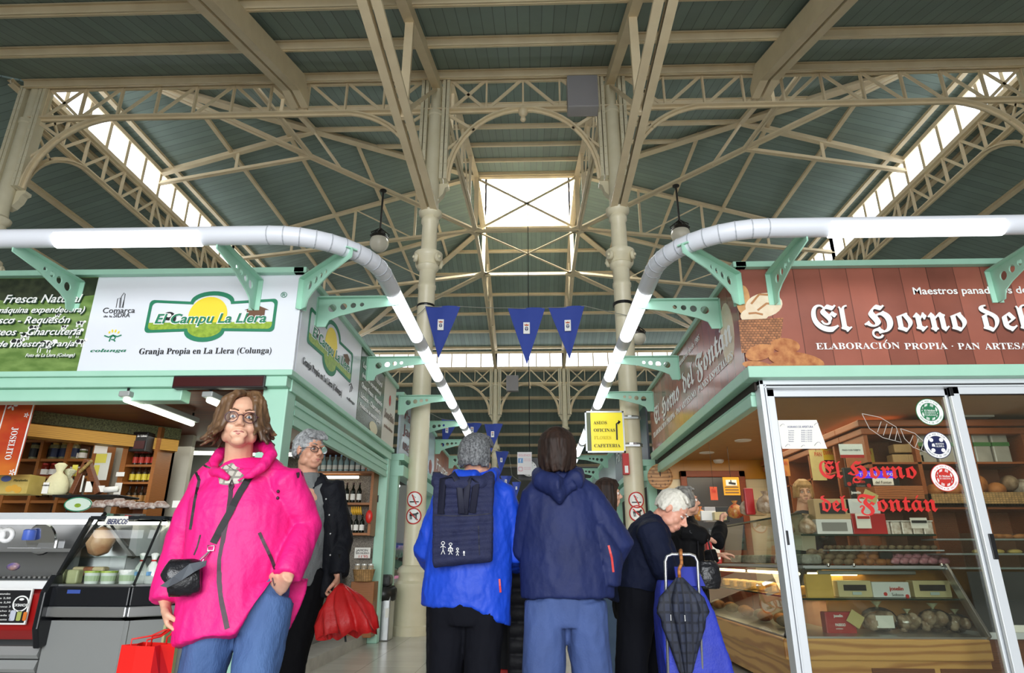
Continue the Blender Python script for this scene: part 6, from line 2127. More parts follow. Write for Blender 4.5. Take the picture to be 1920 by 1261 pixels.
# globe lamps hanging on rods
def globe(c, r, top, lab):
    c = V(c)
    t = thing('globe_lamp', lab, 'lamp', c)
    MB().ball(c, r, 22).build('globe', M('opal_glass', '#d9d3c2', .25), t, True)
    MB().lathe([(r * .2, r * .35), (r * .95, r * .45), (r * .9, r * .72), (r * .7, r * .95), (r * .3, r * 1.1), (r * .2, r * 1.6), (r * .1, r * 1.75)], c, 18).build('cap', M('iron_dark', '#26221f', .5), t, 40)
    m = MB()
    for k in range(8):
        a = k * PI / 4
        d = V((math.cos(a), math.sin(a), 0))
        m.tube([c + d * r * .9 + UZ * r * .7, c + d * r * 1.02 + UZ * r * .9, c + d * r * .7 + UZ * r * 1.15, c + d * r * .3 + UZ * r * 1.5, c + UZ * r * 1.75], r * .06, 6)
    m.build('scrollwork', M('iron_dark'), t)
    m = MB()
    m.tube([c + UZ * r * 1.7, V((c.x, c.y, top))], .03, 6)
    m.build('rod', M('iron_dark'), t)
    MB().lathe([(.03, -.06), (.1, -.03), (.1, .0)], (c.x, c.y, top), 14).build('ceiling_rose', M('iron_dark'), t)
    return t


globe(at(711, 455, 16.4), .276, 11.46, 'white globe lamp with dark iron crown hanging left of the near left column')
globe(at(1276, 440, 16.4), .276, 11.46, 'white globe lamp behind the bakery lamp rail, right of the near right column')
globe(at(1198, 633, 24.95), .29, 11.46, 'small distant globe lamp seen beside the right rail')

# loudspeaker boxes
for px0, py0, px1, py1, Y, lab in ((1065, 140, 1120, 200, Y0 - .35, 'grey square loudspeaker box on the near girder by the right column'), (949, 703, 972, 732, Y3 - .4, 'small white box on the distant girder above the far arch')):
    a, b = at(px0, py1, Y), at(px1, py0, Y)
    t = thing('loudspeaker', lab, 'loudspeaker', a)
    MB().box(a.x, b.x, Y, Y + .3, a.z, b.z).build('body', M('speaker_grey', '#a5a3a6', .6), t, bevel=.01)
    MB().box(a.x + .015, b.x - .015, Y - .006, Y, a.z + .03, b.z - .015).build('grille', M('grille_grey', '#9a989c', .7, bump=.3, bs=120), t)

# social media card and clock hanging far down the aisle
YK = 16
t = thing('hanging_card', 'white hanging card headed siguenos with two social icons', 'sign', at(985, 887, YK))
a, b = at(970, 889, YK), at(997, 847, YK)
MB().box(a.x, b.x, YK, YK + .01, a.z, b.z).build('card', M('card_pink_white', '#e6e2e2', .5), t)
tf('SIGUENOS', 972, 855, 995, 4, YK, M('ink_pink', '#d89aa4', .5), t)
c = at(976, 863, YK)
MB().box(c.x - .06, c.x + .06, YK - .006, YK, c.z - .06, c.z + .06).build('blue_icon', M('icon_blue', '#6f9fd0', .5), t)
text('f', V((c.x - .02, YK - .012, c.z - .05)), UX, UZ, .09, inkw, t)
c = at(976, 879, YK)
plate([rrect(c.x - .055, c.x + .055, c.z - .055, c.z + .055, .03), rrect(c.x - .04, c.x + .04, c.z - .04, c.z + .04, .02)], (0, YK - .006, 0), UX, UZ, .004, M('ink_pink'), t, 'outline_icon')
for py in (861, 864, 877, 880):
    tf('mercado', 982, py, 995, 2, YK, M('ink_pink'), t)
MB().tube([at(993, 846, YK), at(993, 838, YK) + UZ * 7.5], .01, 5).build('wire', dark, t)
t = thing('hall_clock', 'black square clock with a round white dial hanging behind the siguenos card', 'clock', at(1000, 875, YK + .8))
a, b = at(972, 898, YK + .8), at(1014, 858, YK + .8)
MB().box(a.x, b.x, YK + .8, YK + 1, a.z, b.z).build('housing', black, t)
c = at(992, 878, YK + .79)
plate([ell(c.x, c.z, .2, .2, 30)], (0, YK + .795, 0), UX, UZ, .004, inkw, t, 'dial')
for i in range(12):
    u = i * PI / 6
    MB().ribbon([(c.x + .16 * math.cos(u), c.z + .16 * math.sin(u)), (c.x + .18 * math.cos(u), c.z + .18 * math.sin(u))], (0, YK + .79, 0), UX, UZ, .02, .002).build('hour_mark', ink, t)
MB().tube([V(((a.x + b.x) / 2, YK + .9, b.z)), V(((a.x + b.x) / 2, YK + .9, b.z + 7.6))], .012, 5).build('rod', dark, t)


# farther stalls
def farstall(side, x, y0, y1, mat, lab, words, tm):
    s = 1 if side == 'left' else -1
    t = thing('stall_frame', 'mint frame of the farther %s' % lab, 'stall', (x, y0, 0))
    MB().box(x - .1, x + .04 if s > 0 else x + .1, y0, y1, ZS1, ZS1 + .055).build('top_rail', mint, t)
    MB().box(x - .1, x + .1, y0, y1, ZS0 - .1, ZS0).build('bottom_rail', mint, t)
    MB().box(x - .1, x + .1, y0, y1, ZS0 - .34, ZS0 - .18).build('shutter', mint, t)
    for y in (y0 + .08, y1 - .08):
        MB().box(x - .08 - .04 * s, x + .06 - .04 * s, y - .07, y + .07, 0, ZS0).build('post', mint, t)
    o = sidepanel('shop_sign', 'sign of the farther ' + lab, 'sign', x, s, y0 + .02, y1 - .02, mat)
    L = y1 - y0
    for i, (w, z, h, f) in enumerate(words):
        text(w, (x + .006 * s, y0 + .3 if s > 0 else y1 - .3, z), (0, s, 0), UZ, h, tm, o, fit=f * L)
    return o


grey_s = M('sign_bluegrey', '#aebac4', .22)
o = farstall('left', CL, 9.9, 13.6, grey_s, 'left stall behind the near left column', (('Pan de', 3.25, .16, .4), ('Jamones', 3.0, .16, .6), ('IBERICOS', 2.75, .12, .5)), M('ink_maroon', '#7a3530', .5))
MB().prism(ell(12.6, 3.1, .2, .16, 16), (CL + .004, 0, 0), UY, UZ, .003).build('printed_ham', M('ham_print', '#9a4a3a', .5), o)
MB().prism(ell(13.1, 2.85, .18, .14, 16), (CL + .004, 0, 0), UY, UZ, .003).build('printed_ham', M('ham_print'), o)
farstall('left', CL - .1, 14.2, 19, M('sign_orange', '#a55c40', .4, var=.6, vs=4), 'left stall with the orange red sign', (('Frutas', 3.0, .25, .4),), inkw)
farstall('left', CL - .1, 19.6, 28, grey_s, 'left stall near the far end of the aisle', (), ink)
navys = M('sign_slate', '#3c4350', .3)
o = farstall('right', CR + .05, 10.6, 15, navys, 'right stall with the dark slate sign', (('Parrilla', 3.1, .25, .4),), inkw)
m = MB()
m.prism([(12.3, 2.75), (12.5, 2.75), (12.46, 3.0), (12.42, 3.3), (12.4, 3.45), (12.36, 3.3), (12.33, 3.0)], (CR + .045, 0, 0), (0, 1, 0), UZ, -.003)
m.build('printed_cathedral', inkw, o)
farstall('right', CR + .15, 15.6, 24, M('sign_pale', '#b5bcc0', .3), 'right stall near the far end of the aisle', (), ink)
# meat counter glimpsed left of the near left column
t = thing('display_case', 'pink lit meat counter glimpsed between the mint post and the near left column', 'display case', (-2.6, 11.5, 0))
MB().box(-3.2, -2.35, 9.9, 13.4, 0, .75).build('base', M('base_white', '#c9c9c9', .4), t)
MB().box(-3.1, -2.4, 9.9, 13.4, .75, .8).build('deck', M('meat_deck_glow', '#d7a0b0', .3, var=1, vs=8, col2='#8a2a34', emit=.35, ecol='#e08fb8'), t)  # deck glows by itself, imitating pink light on the meat
MB().prism([(-2.36, .8), (-2.36, .9), (-2.66, 1.32), (-2.7, 1.32), (-2.4, .88), (-2.4, .8)], (0, 9.9, 0), UX, UZ, 3.5).build('front_glass', glassm, t)
MB().box(-3.1, -2.6, 9.9, 13.4, 1.32, 1.36).build('top', M('top_blue', '#4a63b8', .3), t)
MB().tube([(-2.72, 10, 1.29), (-2.72, 13.3, 1.29)], .02, 8).build('case_lamp', M('pink_tube', '#ffd0f0', .5, emit=5), t)
t = thing('shelf_unit', 'white shelving of crates behind the meat counter', 'shelf', (-3.6, 11.5, 0))
for z in (1.45, 1.75, 2.05):
    MB().box(-4.2, -3.2, 11.6, 12.0, z, z + .03).build('board', white, t)
MB().box(-4.2, -2.6, 13.3, 13.4, 0, 2.5).build('back_panel', M('plain_white', '#d9d9d4', .6), t)
MB().tube([(-3.3, 10.5, 2.4), (-2.6, 12.5, 2.4)], .03, 8).build('tube_lamp', tube, label='bright tube lamp inside the meat stall', cat='lamp')
for k, (px, py) in enumerate(((762, 950), (762, 985), (802, 945), (800, 975))):
    c = at(px, py, 11.75)
    c.z = (1.88, 1.58)[k % 2]
    c.x -= .3 * (k > 1) + .5
    MB().cbox(c, (.3, .25, .2)).build('storage_crate', M('crate_%d' % (k % 2), ('#a9a49c', '#c8672c')[k % 2] if k == 2 else '#a9a49c', .5), label='grey storage crate on the meat stall shelving, %s' % ('upper by the mint post', 'lower by the mint post', 'upper beside the blue sleeve', 'lower beside the blue sleeve')[k], cat='crate', bevel=.01)
m = MB()
for k in range(4):
    p = at(733 + k * 3, 905, 10.6)
    m.tube([p, p - UZ * .12, p - UZ * .3 + V((.02, 0, 0)), p - UZ * .52], [.02, .045, .05, .02], 8)
m.build('hanging_sausages', M('chorizo', '#8a3a24', .45, var=.8, vs=20), None, True, label='bunch of red sausages hanging behind the mint post', cat='sausage')

# steel litter bin with black liner
t = thing('litter_bin', 'brushed steel litter bin with a black liner beside the near left column', 'bin', (-2.1, 9.75, 0))
MB().box(-2.3, -2.02, 9.6, 9.9, 0, .62).build('body', steel, t, bevel=.015)
m = MB().lathe([(.13, .5), (.19, .52), (.2, .6), (.185, .66), (.17, .7), (.12, .7), (.1, .6)], (-2.16, 9.75, 0), 14)
for v in m.v:
    v.x += rnd(-.012, .012)
    v.z += rnd(-.015, .015)
m.build('liner', M('liner_black', '#161616', .35), t, True)
MB().box(-2.27, -2.05, 9.63, 9.87, .7, .86).build('lid', M('bin_lid', '#3a3b3d', .4), t, bevel=.04)
fz = at(747, 1142, 9.6).z
MB().box(-2.08, -2.03, 9.594, 9.6, .3, .42).build('white_label', offwhite, t)
# floor grating
MB().box(-.75, -.35, 5.9, 6.5, .001, .004).build('floor_grating', stripes('grating', '#55575a', 0, .05, .5, .25, .4, .1), label='small slotted drain grating in the marble floor at the feet of the rucksack man', cat='grating')
# ================================================================ people
from mathutils.bvhtree import BVHTree


def etube(m, pts, rad, side=None, n=14, cap=True):
    """tube of elliptical section: rad = [(across, depth)], side = direction of the first radius"""
    pts = [V(p) for p in pts]
    N = len(pts)
    rad = [r if isinstance(r, tuple) else (r, r) for r in rad]
    vs, fs = [], []
    for i, p in enumerate(pts):
        d = (pts[min(i + 1, N - 1)] - pts[max(i - 1, 0)]).normalized()
        s = V(side) if side is not None else (V((1, 0, 0)) if abs(d.x) < .9 else V((0, 1, 0)))
        s = (s - d * s.dot(d)).normalized()
        u = d.cross(s)
        vs += [p + s * rad[i][0] * math.cos(2 * PI * k / n) + u * rad[i][1] * math.sin(2 * PI * k / n) for k in range(n)]
    for i in range(N - 1):
        fs += [(i * n + k, i * n + (k + 1) % n, (i + 1) * n + (k + 1) % n, (i + 1) * n + k) for k in range(n)]
    if cap:
        fs += [tuple(range(n - 1, -1, -1)), tuple((N - 1) * n + k for k in range(n))]
    m.add(vs, fs)
    return m


def oball(m, c, r, f, u, n=16):
    """ellipsoid with radii r along side, f, u"""
    s = u.cross(f)
    b = MB().ball((0, 0, 0), 1, n)
    m.add([V(c) + s * p.x * r[0] + f * p.y * r[1] + u * p.z * r[2] for p in b.v], b.f)
    return m


def blend(m, voxel, it=3, fac=.5):
    """grow everything in m into one continuous skin; returns (verts, faces)"""
    me = bpy.data.meshes.new('tmp')
    me.from_pydata(m.v, [], m.f)
    o = bpy.data.objects.new('tmp', me)
    COL.objects.link(o)
    rm = o.modifiers.new('r', 'REMESH')
    rm.mode = 'VOXEL'
    rm.voxel_size = voxel
    if it:
        sm = o.modifiers.new('s', 'SMOOTH')
        sm.factor, sm.iterations = fac, it
    dg = bpy.context.evaluated_depsgraph_get()
    me2 = bpy.data.meshes.new_from_object(o.evaluated_get(dg))
    bpy.data.objects.remove(o)
    bpy.data.meshes.remove(me)
    return me2


def wrinkle(me, amp, sc, dirs=(1, 1, 1), seed=0, fn=None):
    me.update()
    off = V((seed * 3.1, seed * 1.7, seed * .9))
    D = V(dirs)
    new = []
    for v in me.vertices:
        p = V((v.co.x * D.x, v.co.y * D.y, v.co.z * D.z)) * sc + off
        a = noise.noise(p)
        b = noise.noise(p * 2.3 + V((5, 2, 1)))
        r = (.5 - abs(a)) * .8 + (.3 - abs(b)) * .4
        k = amp if fn is None else amp * fn(v.co)
        new.append(v.co + v.normal * r * k)
    for v, c in zip(me.vertices, new):
        v.co = c
    me.update()


def put(me, name, mat, parent=None, label=None, cat=None, group=None, base=None, solid=0):
    me.name = name
    me.materials.clear()
    for k in (mat if isinstance(mat, (list, tuple)) else [mat]):
        me.materials.append(k)
    me.polygons.foreach_set('use_smooth', [True] * len(me.polygons))
    o = bpy.data.objects.new(name, me)
    COL.objects.link(o)
    if parent is None:
        b = V(base)
        for v in me.vertices:
            v.co -= b
        o.location = b
    else:
        own(o, parent)
    tag(o, label, cat, group)
    return o


def bvh(me):
    return BVHTree.FromPolygons([v.co.copy() for v in me.vertices], [tuple(p.vertices) for p in me.polygons])


def hit(tree, px, py, off=.004):
    d = ray(px, py).normalized()
    loc, nrm, i, dist = tree.ray_cast(EYE, d)
    if loc is None:
        return None
    if nrm.dot(d) > 0:
        nrm = -nrm
    return loc + nrm * off


def trace(tree, pts, step=6, off=.004):
    """points on the garment along a polyline seen in the photo"""
    out = []
    for (x0, y0), (x1, y1) in zip(pts, pts[1:]):
        n = max(1, int(math.hypot(x1 - x0, y1 - y0) / step))
        for i in range(n):
            h = hit(tree, x0 + (x1 - x0) * i / n, y0 + (y1 - y0) * i / n, off)
            if h:
                out.append(h)
    h = hit(tree, *pts[-1], off)
    if h:
        out.append(h)
    return out


def seam(tree, pts, r, name, mat, parent, off=.003, flat=None, step=6):
    P = trace(tree, pts, step, off)
    if len(P) < 2:
        return None
    m = MB()
    if flat:
        q = []
        for i, p in enumerate(P):
            d = (P[min(i + 1, len(P) - 1)] - P[max(i - 1, 0)]).normalized()
            w = d.cross((EYE - p).normalized()).normalized()
            q.append((p - w * flat, p + w * flat))
        n = len(q)
        nn = [(EYE - p).normalized() * r for p in P]
        vs = [a for a, b in q] + [b for a, b in q] + [a + c for (a, b), c in zip(q, nn)] + [b + c for (a, b), c in zip(q, nn)]
        fs = []
        for i in range(n - 1):
            fs += [(i, i + 1, n + i + 1, n + i), (2 * n + i, 3 * n + i, 3 * n + i + 1, 2 * n + i + 1), (i, 2 * n + i, 2 * n + i + 1, i + 1), (n + i, n + i + 1, 3 * n + i + 1, 3 * n + i)]
        m.add(vs, fs)
    else:
        m.tube(P, r, 6)
    return m.build(name, mat, parent, not flat)


skin = M('skin', '#d8a98e', .5, var=.35, vs=25, col2='#c58a72')
skin2 = M('skin_tan', '#cc9a80', .5, var=.35, vs=25, col2='#b87a64')
eyew = M('eye_white', '#e9e4de', .25)
iris_m = M('iris', '#4a5a66', .2)
lip_m = M('lips', '#b8706a', .45)


class Head:
    def __init__(s, c, f, u=UZ, k=1.0):
        s.c, s.f = V(c), V(f).normalized()
        u = V(u)
        s.u = (u - s.f * u.dot(s.f)).normalized()
        s.s = s.u.cross(s.f)
        s.k = k

    def p(s, x, y, z):
        return s.c + (s.s * x + s.f * y + s.u * z) * s.k

    def ball(s, m, x, y, z, rx, ry, rz, n=14):
        return oball(m, s.p(x, y, z), (rx * s.k, ry * s.k, rz * s.k), s.f, s.u, n)

    def solid(s, m, long_nose=0, wide=1):
        B = lambda *a: s.ball(m, *a)
        B(0, -.012, .032, .076 * wide, .096, .083, 20)
        B(0, .028, -.03, .063 * wide, .062, .085, 18)
        B(0, .0, -.045, .058 * wide, .07, .06)
        B(0, .062, -.094, .03, .026, .02)
        for x in (-1, 1):
            B(x * .036, .056, -.034, .028, .027, .03)
            B(x * .05, .02, -.065, .02, .04, .028)
            B(x * .077, -.006, -.004, .008, .018, .031)
            B(x * .03, .082, .026, .026, .011, .009)
            B(x * .012, .1, -.034, .009, .012, .008)
            B(x * .016, .083, -.07, .02, .012, .018)
        k = s.k
        etube(m, [s.p(0, .08, .03), s.p(0, .094, .005), s.p(0, .112 + long_nose, -.026), s.p(0, .108 + long_nose, -.036)], [.008 * k, .009 * k, .013 * k, .009 * k], s.s, 10)
        B(0, .088, -.057, .022, .012, .009)
        B(0, .086, -.072, .019, .012, .008)
        return m

    def features(s, root, iris=None, brow=None, lips=None, open_=1, gaze=(0, 0)):
        k = s.k
        for x in (-1, 1):
            e = s.ball(MB(), x * .031, .0765, .002, .0125, .0125, .0125 * open_).build('eye', eyew, root, True)
            s.ball(MB(), x * .031 + gaze[0], .0845, .001 + gaze[1], .006, .0055, .006).build('iris', iris or iris_m, e, True)
            lid = MB()
            etube(lid, [s.p(x * .031 - .015, .081, .001), s.p(x * .031 - .006, .0885, .010), s.p(x * .031 + .006, .0885, .010), s.p(x * .031 + .015, .081, .001)], [.002 * k, .0035 * k, .0035 * k, .002 * k], None, 8)
            etube(lid, [s.p(x * .031 - .015, .081, .0), s.p(x * .031, .0868, -.0085), s.p(x * .031 + .015, .081, .0)], [.0015 * k, .003 * k, .0015 * k], None, 8)
            lid.build('eyelid', M('eyelid', '#a9806c', .5), e, True)
            if brow:
                b = MB()
                etube(b, [s.p(x * .012, .091, .026), s.p(x * .03, .092, .032), s.p(x * .05, .08, .026)], [.003 * k, .0045 * k, .0025 * k], None, 8)
                b.build('eyebrow', brow, root, True)
        l = MB()
        etube(l, [s.p(-.024, .088, -.065), s.p(-.01, .0985, -.062), s.p(.01, .0985, -.062), s.p(.024, .088, -.065)], [(.002 * k, .002 * k), (.003 * k, .0032 * k), (.003 * k, .0032 * k), (.002 * k, .002 * k)], None, 8)
        etube(l, [s.p(-.022, .087, -.067), s.p(0, .097, -.0715), s.p(.022, .087, -.067)], [.002 * k, .004 * k, .002 * k], None, 8)
        l.build('lips', lips or lip_m, root, True)

    def glasses(s, root, mat, round_=1, lens=True):
        g = MB()
        k = s.k
        for x in (-1, 1):
            c = [s.p(x * .035 + .025 * math.cos(a), .106 - .012 * abs(x * .035 + .025 * math.cos(a)) / .06, -.004 + .0225 * round_ * math.sin(a)) for a in [2 * PI * i / 20 for i in range(20)]]
            g.tube(c, .002 * k, 6, closed=True)
            g.tube([s.p(x * .06, .093, .004), s.p(x * .076, .06, .005), s.p(x * .079, -.0, .004)], .002 * k, 6)
        g.tube([s.p(-.011, .107, .002), s.p(0, .111, .006), s.p(.011, .107, .002)], .0018 * k, 6)
        o = g.build('glasses', mat, root, True)
        if lens:
            for x in (-1, 1):
                MB().lathe([(.0225 * k, -.0006), (.0225 * k, .0006)], s.p(x * .035, .103, -.004), 18, s.f + s.s * x * .15).build('lens', lensm, o)

    def strands(s, n, a0, a1, z_end, flare, r=.013, jitter=.01, seed=1, lift=.012, back=0):
        """locks of hair from the crown over the skull; angle 0 = face, pi = back of the head"""
        m = MB()
        rg = random.Random(seed)
        for i in range(n):
            a = a0 + (a1 - a0) * i / (n - 1)
            dx, dy = math.sin(a), math.cos(a)
            w = lift + rg.uniform(-.003, .004)
            pts = [s.p(dx * .01, -.02 + dy * .015, .115 + w)]
            for t in (.35, .7, 1.0, 1.25, 1.5):
                if t <= 1.2:
                    x, y, z = dx * (.076 + w) * math.sin(t * 1.3), -.012 + dy * (.096 + w) * math.sin(t * 1.3), .032 + (.083 + w) * math.cos(t * 1.3)
                    pts.append(s.p(x, y, z))
            x0, y0 = dx * (.078 + w), -.012 + dy * (.096 + w) * .95
            ze = z_end + rg.uniform(-jitter, jitter) * 1.5
            for q in (.35, .7, 1):
                z = .03 + (ze - .03) * q
                k = 1 + flare * q * q
                pts.append(s.p(x0 * k + rg.uniform(-jitter, jitter) * q, y0 * k + rg.uniform(-jitter, jitter) * q - back * q, z))
            N = len(pts)
            m.tube(pts, [s.k * r * (1 if j < N - 2 else .85 if j < N - 1 else .4) for j in range(N)], 7)
        return m

    def cap(s, m, grow=.01, z0=.0, ymax=.075):
        """scalp cap"""
        s.ball(m, 0, -.02, .038, .076 + grow, .094 + grow, .082 + grow, 18)
        return m


def hand(m, W, d, n, side, curl=(.5, .6, .6, .7), k=1.0, thumb=.6, spread=.006):
    """W wrist, d along the palm, n out of the palm, side: direction of the thumb"""
    d, n, side = V(d).normalized(), V(n).normalized(), V(side).normalized()
    W = V(W)
    etube(m, [W - d * .02 * k, W + d * .02 * k, W + d * .06 * k, W + d * .088 * k], [(.026 * k, .02 * k), (.034 * k, .017 * k), (.041 * k, .015 * k), (.038 * k, .012 * k)], side, 14)
    for i, (L, c) in enumerate(zip((.07, .078, .072, .056), curl)):
        b = W + d * (.084 - .003 * abs(i - 1)) * k + side * (.0295 - .0195 * i) * k
        seg = [L * .45, L * .32, L * .26]
        a = 0
        p, pts = b, [b - d * .012 * k, b]
        for j, sg in enumerate(seg):
            a += c * (.7, 1.1, .8)[j]
            dd = d * math.cos(a) + n * math.sin(a) + side * spread * (1.5 - i)
            p = p + dd * sg * k
            pts.append(p)
        etube(m, pts, [(r * k, r * k) for r in (.0095, .0092, .0084, .0078, .0058)], side, 9)
    b = W + d * .022 * k + side * .026 * k
    t1 = b + (d * .55 + side * .6 + n * .35) .normalized() * .042 * k
    t2 = t1 + (d * .8 + side * (.35 - thumb * .5) + n * (.3 + thumb * .4)).normalized() * .032 * k
    t3 = t2 + (d * .85 + side * (.1 - thumb * .7) + n * (.2 + thumb * .4)).normalized() * .024 * k
    etube(m, [b, t1, t2, t3], [(.016 * k, .014 * k), (.0125 * k, .012 * k), (.0105 * k, .01 * k), (.007 * k, .007 * k)], n, 9)
    return m


def shoe(c, d, L=.27, mat=None, parent=None, sole=None, h=.07):
    c, d = V(c), V(d)
    d.z = 0
    d.normalize()
    s = UZ.cross(d)
    m = MB()
    etube(m, [c - d * .09 + UZ * .045, c - d * .05 + UZ * .05, c + d * .04 + UZ * .05, c + d * .12 + UZ * .035, c + d * (L - .11) + UZ * .03, c + d * (L - .085) + UZ * .03],
          [(.022, .03), (.036, .045), (.042, .042), (.046, .03), (.036, .024), (.012, .012)], s, 14)
    etube(m, [c - d * .045 + UZ * .05, c - d * .04 + UZ * (h + .05)], [(.036, .05), (.04, .05)], s, 14)
    o = put(blend(m, .008, 3), 'shoe', mat, parent)
    q = MB()
    pts = [(-.1, .03), (-.11, 0), (-.1, -.03), (0, -.04), (.1, -.05), (L - .1, -.035), (L - .075, 0), (L - .1, .035), (.1, .05), (0, .04)]
    q.prism(pts, c + UZ * .022, d, s, .022)
    q.build('sole', sole or M('sole_white', '#cfcbc4', .6), o, bevel=.004)
    return o


def legs(m, hipL, kneeL, ankL, hipR, kneeR, ankR, r=(.1, .085, .065, .055, .05), pel=None, side=V((1, 0, 0)), pr=(.18, .13), top=None):
    """trousers as one volume: two legs and the seat"""
    for h, k, a in ((hipL, kneeL, ankL), (hipR, kneeR, ankR)):
        h, k, a = V(h), V(k), V(a)
        etube(m, [h + UZ * .04, h.lerp(k, .35), k, k.lerp(a, .45), a], [(r[0], r[0] * 1.1), (r[1], r[1] * 1.08), (r[2], r[2] * 1.05), (r[3], r[3] * 1.08), (r[4], r[4] * 1.1)], side, 16)
    if pel is not None:
        pel = V(pel)
        etube(m, [pel - UZ * .1, pel - UZ * .02, pel + UZ * .1, V(top) if top else pel + UZ * .2], [(pr[0] * .85, pr[1] * .9), pr, (pr[0] * .98, pr[1] * .96), (pr[0] * .9, pr[1] * .88)], side, 20)
    return m
denim = M('denim', '#4d6c9e', .75, var=.8, vs=7, col2='#2f4a78', bump=.25, bs=160, stretch=(1, 1, .35))
# ---------------------------------------------------------------- woman in pink
f = V((.34, -1, 0)).normalized()
sd = UZ.cross(f)                                                     # towards the right of the picture
Yw = 2.6
PW = lambda x, y, dy=0: at(x, y, Yw + dy)
hc = PW(453, 791, -.02)
H1 = Head(hc, V((.40, -1, .06)), UZ, .98)
neck0 = PW(447, 862, .05)
base = V((PW(430, 1100).x, Yw + .05, 0))
shL, shR = PW(392, 905, .05), PW(536, 901, .05)
elL, wrL = PW(341, 1010, .06), PW(309, 1128, -.02)
elR, wrR = PW(573, 988, .12), PW(536, 1084, -.04)
pel = V((PW(440, 1140).x, Yw + .06, .92))
hipA, hipB = pel - sd * .09 - UZ * .04, pel + sd * .095 - UZ * .04
kA, kB = PW(362, 1330, .02), PW(462, 1330, -.04)
kA.z, kB.z = .5, .5
aA, aB = V((kA.x - .02, Yw + .1, .08)), V((kB.x + .0, Yw + .02, .08))
m = MB()
H1.solid(m, 0, .93)
etube(m, [neck0 - UZ * .1, neck0, H1.p(0, -.015, -.05)], [(.075, .06), (.056, .056), (.055, .058)], sd)
etube(m, [pel, pel + UZ * .2, pel + UZ * .4, neck0 - UZ * .06], [(.15, .1), (.13, .09), (.16, .1), (.1, .07)], sd)
for a, b, c in ((shL, elL, wrL), (shR, elR, wrR)):
    etube(m, [a, a.lerp(b, .5), b, b.lerp(c, .4), c], [.052, .045, .036, .036, .026], None)
    etube(m, [neck0 - UZ * .08, a], [.06, .052])
for a, b, c in ((hipA, kA, aA), (hipB, kB, aB)):
    etube(m, [a, a.lerp(b, .5), b, b.lerp(c, .4), c, c - UZ * .05], [.08, .065, .05, .05, .035, .035])
dl = (PW(318, 1172, -.05) - wrL).normalized()
hand(m, wrL + dl * .01, dl, V((.75, .25, .1)), V((.25, -1, 0)), (.9, 1.0, 1.05, 1.1), .98, .9)
dr = (PW(516, 1104, .02) - wrR).normalized()
hand(m, wrR, dr, V((-.2, .9, -.3)), V((-.6, -.3, .7)), (.35, .35, .4, .45), .95, .4)
W = put(blend(m, .0048, 6), 'person', skin, label='woman in a bright pink raincoat and jeans striding towards the camera', cat='person', base=base)
brown_brow = M('brow_brown', '#6b4a34', .7)
H1.features(W, M('iris_blue', '#4a5a6c', .2), brown_brow, None, .66)
H1.glasses(W, M('glasses_plum', '#4a2a34', .3))
# hair
hm = M('hair_brown', '#46301f', .5, var=1, vs=30, col2='#735539', stretch=(1, 1, .12))
hs = H1.strands(50, .64, 2 * PI - .64, -.078, .45, .012, .018, 3)
for i in range(12):
    for sg in (-1, 1):
        t = i / 11
        x = sg * (.034 + .036 * t)
        hs.tube([H1.p(sg * .004 + .012, -.01, .124), H1.p(x * .6 + .01, .05, .114), H1.p(x * 1.0 + sg * .008, .07 - .02 * t, .094 - .014 * t), H1.p(x * 1.1 + sg * .026, .052 - .03 * t, .056 - .04 * t), H1.p(x + sg * .034, .045 - .04 * t, .0 - .07 * t)], [.012, .013, .011, .009, .006], 7)
H1.ball(hs, 0, -.04, .046, .085, .088, .08, 18)
me = blend(hs, .0045, 1)
wrinkle(me, .006, 60, (1, 1, .15), 3)
put(me, 'hair', hm, W)
# blouse collar and necklace
m = MB()
etube(m, [PW(446, 940, .03), PW(444, 905, .0), PW(440, 886, .03)], [(.09, .07), (.082, .07), (.075, .062)], sd)
me = blend(m, .006, 3)
sh_tree = bvh(me)
put(me, 'blouse', stripes('check_cloth', '#c9c7bb', 0, .03, .3, .45, .7, .2, axis2=2, pitch2=.03, gap2=.3), W)
# raincoat
pink = M('pink_raincoat', '#e5127c', .6, var=.25, vs=5, col2='#c80c6a', bump=.15, bs=60)
m = MB()
T = [(444, 866, .05, .062, .062), (446, 876, .05, .105, .075), (452, 892, .06, .165, .095), (458, 920, .06, .20, .115), (458, 960, .05, .205, .13), (456, 1010, .05, .205, .13), (454, 1060, .05, .212, .135), (452, 1110, .05, .222, .138), (450, 1155, .04, .228, .138), (449, 1192, .03, .23, .138)]
etube(m, [PW(a, b, c) for a, b, c, d, e in T], [(d, e) for a, b, c, d, e in T], sd, 28)
for a, b, c, ws in ((shL, elL, wrL, 1), (shR, elR, wrR, 1)):
    etube(m, [a + (neck0 - a) * .4, a, a.lerp(b, .5), b, b.lerp(c, .45), c + (c - b).normalized() * -.005], [.07, .073, .067, .061, .057, .053], None, 16)
me = blend(m, .007, 4, .5)
# front hem rises over the hand in the pocket
p_open = PW(500, 1100, -.08)
for v in me.vertices:
    u = (v.co - p_open).dot(sd)
    fr = (v.co - pel).dot(f)
    if v.co.z < p_open.z + .12 and fr > -.06:
        w = max(0, min(1, (u + .09) / .10)) * max(0, min(1, (fr + .06) / .08)) * max(0, min(1, (p_open.z + .12 - v.co.z) / .12))
        v.co.z += (p_open.z + .02 - v.co.z) * w if v.co.z < p_open.z + .02 else 0
        v.co += -f * .035 * w
wrinkle(me, .016, 6, (1.5, 1.3, .4), 2, lambda c: 1.0 if c.z < 1.42 else .4)
wrinkle(me, .003, 26, (1, 1, .8), 4)
pt = bvh(me)
coat = put(me, 'raincoat', pink, W)
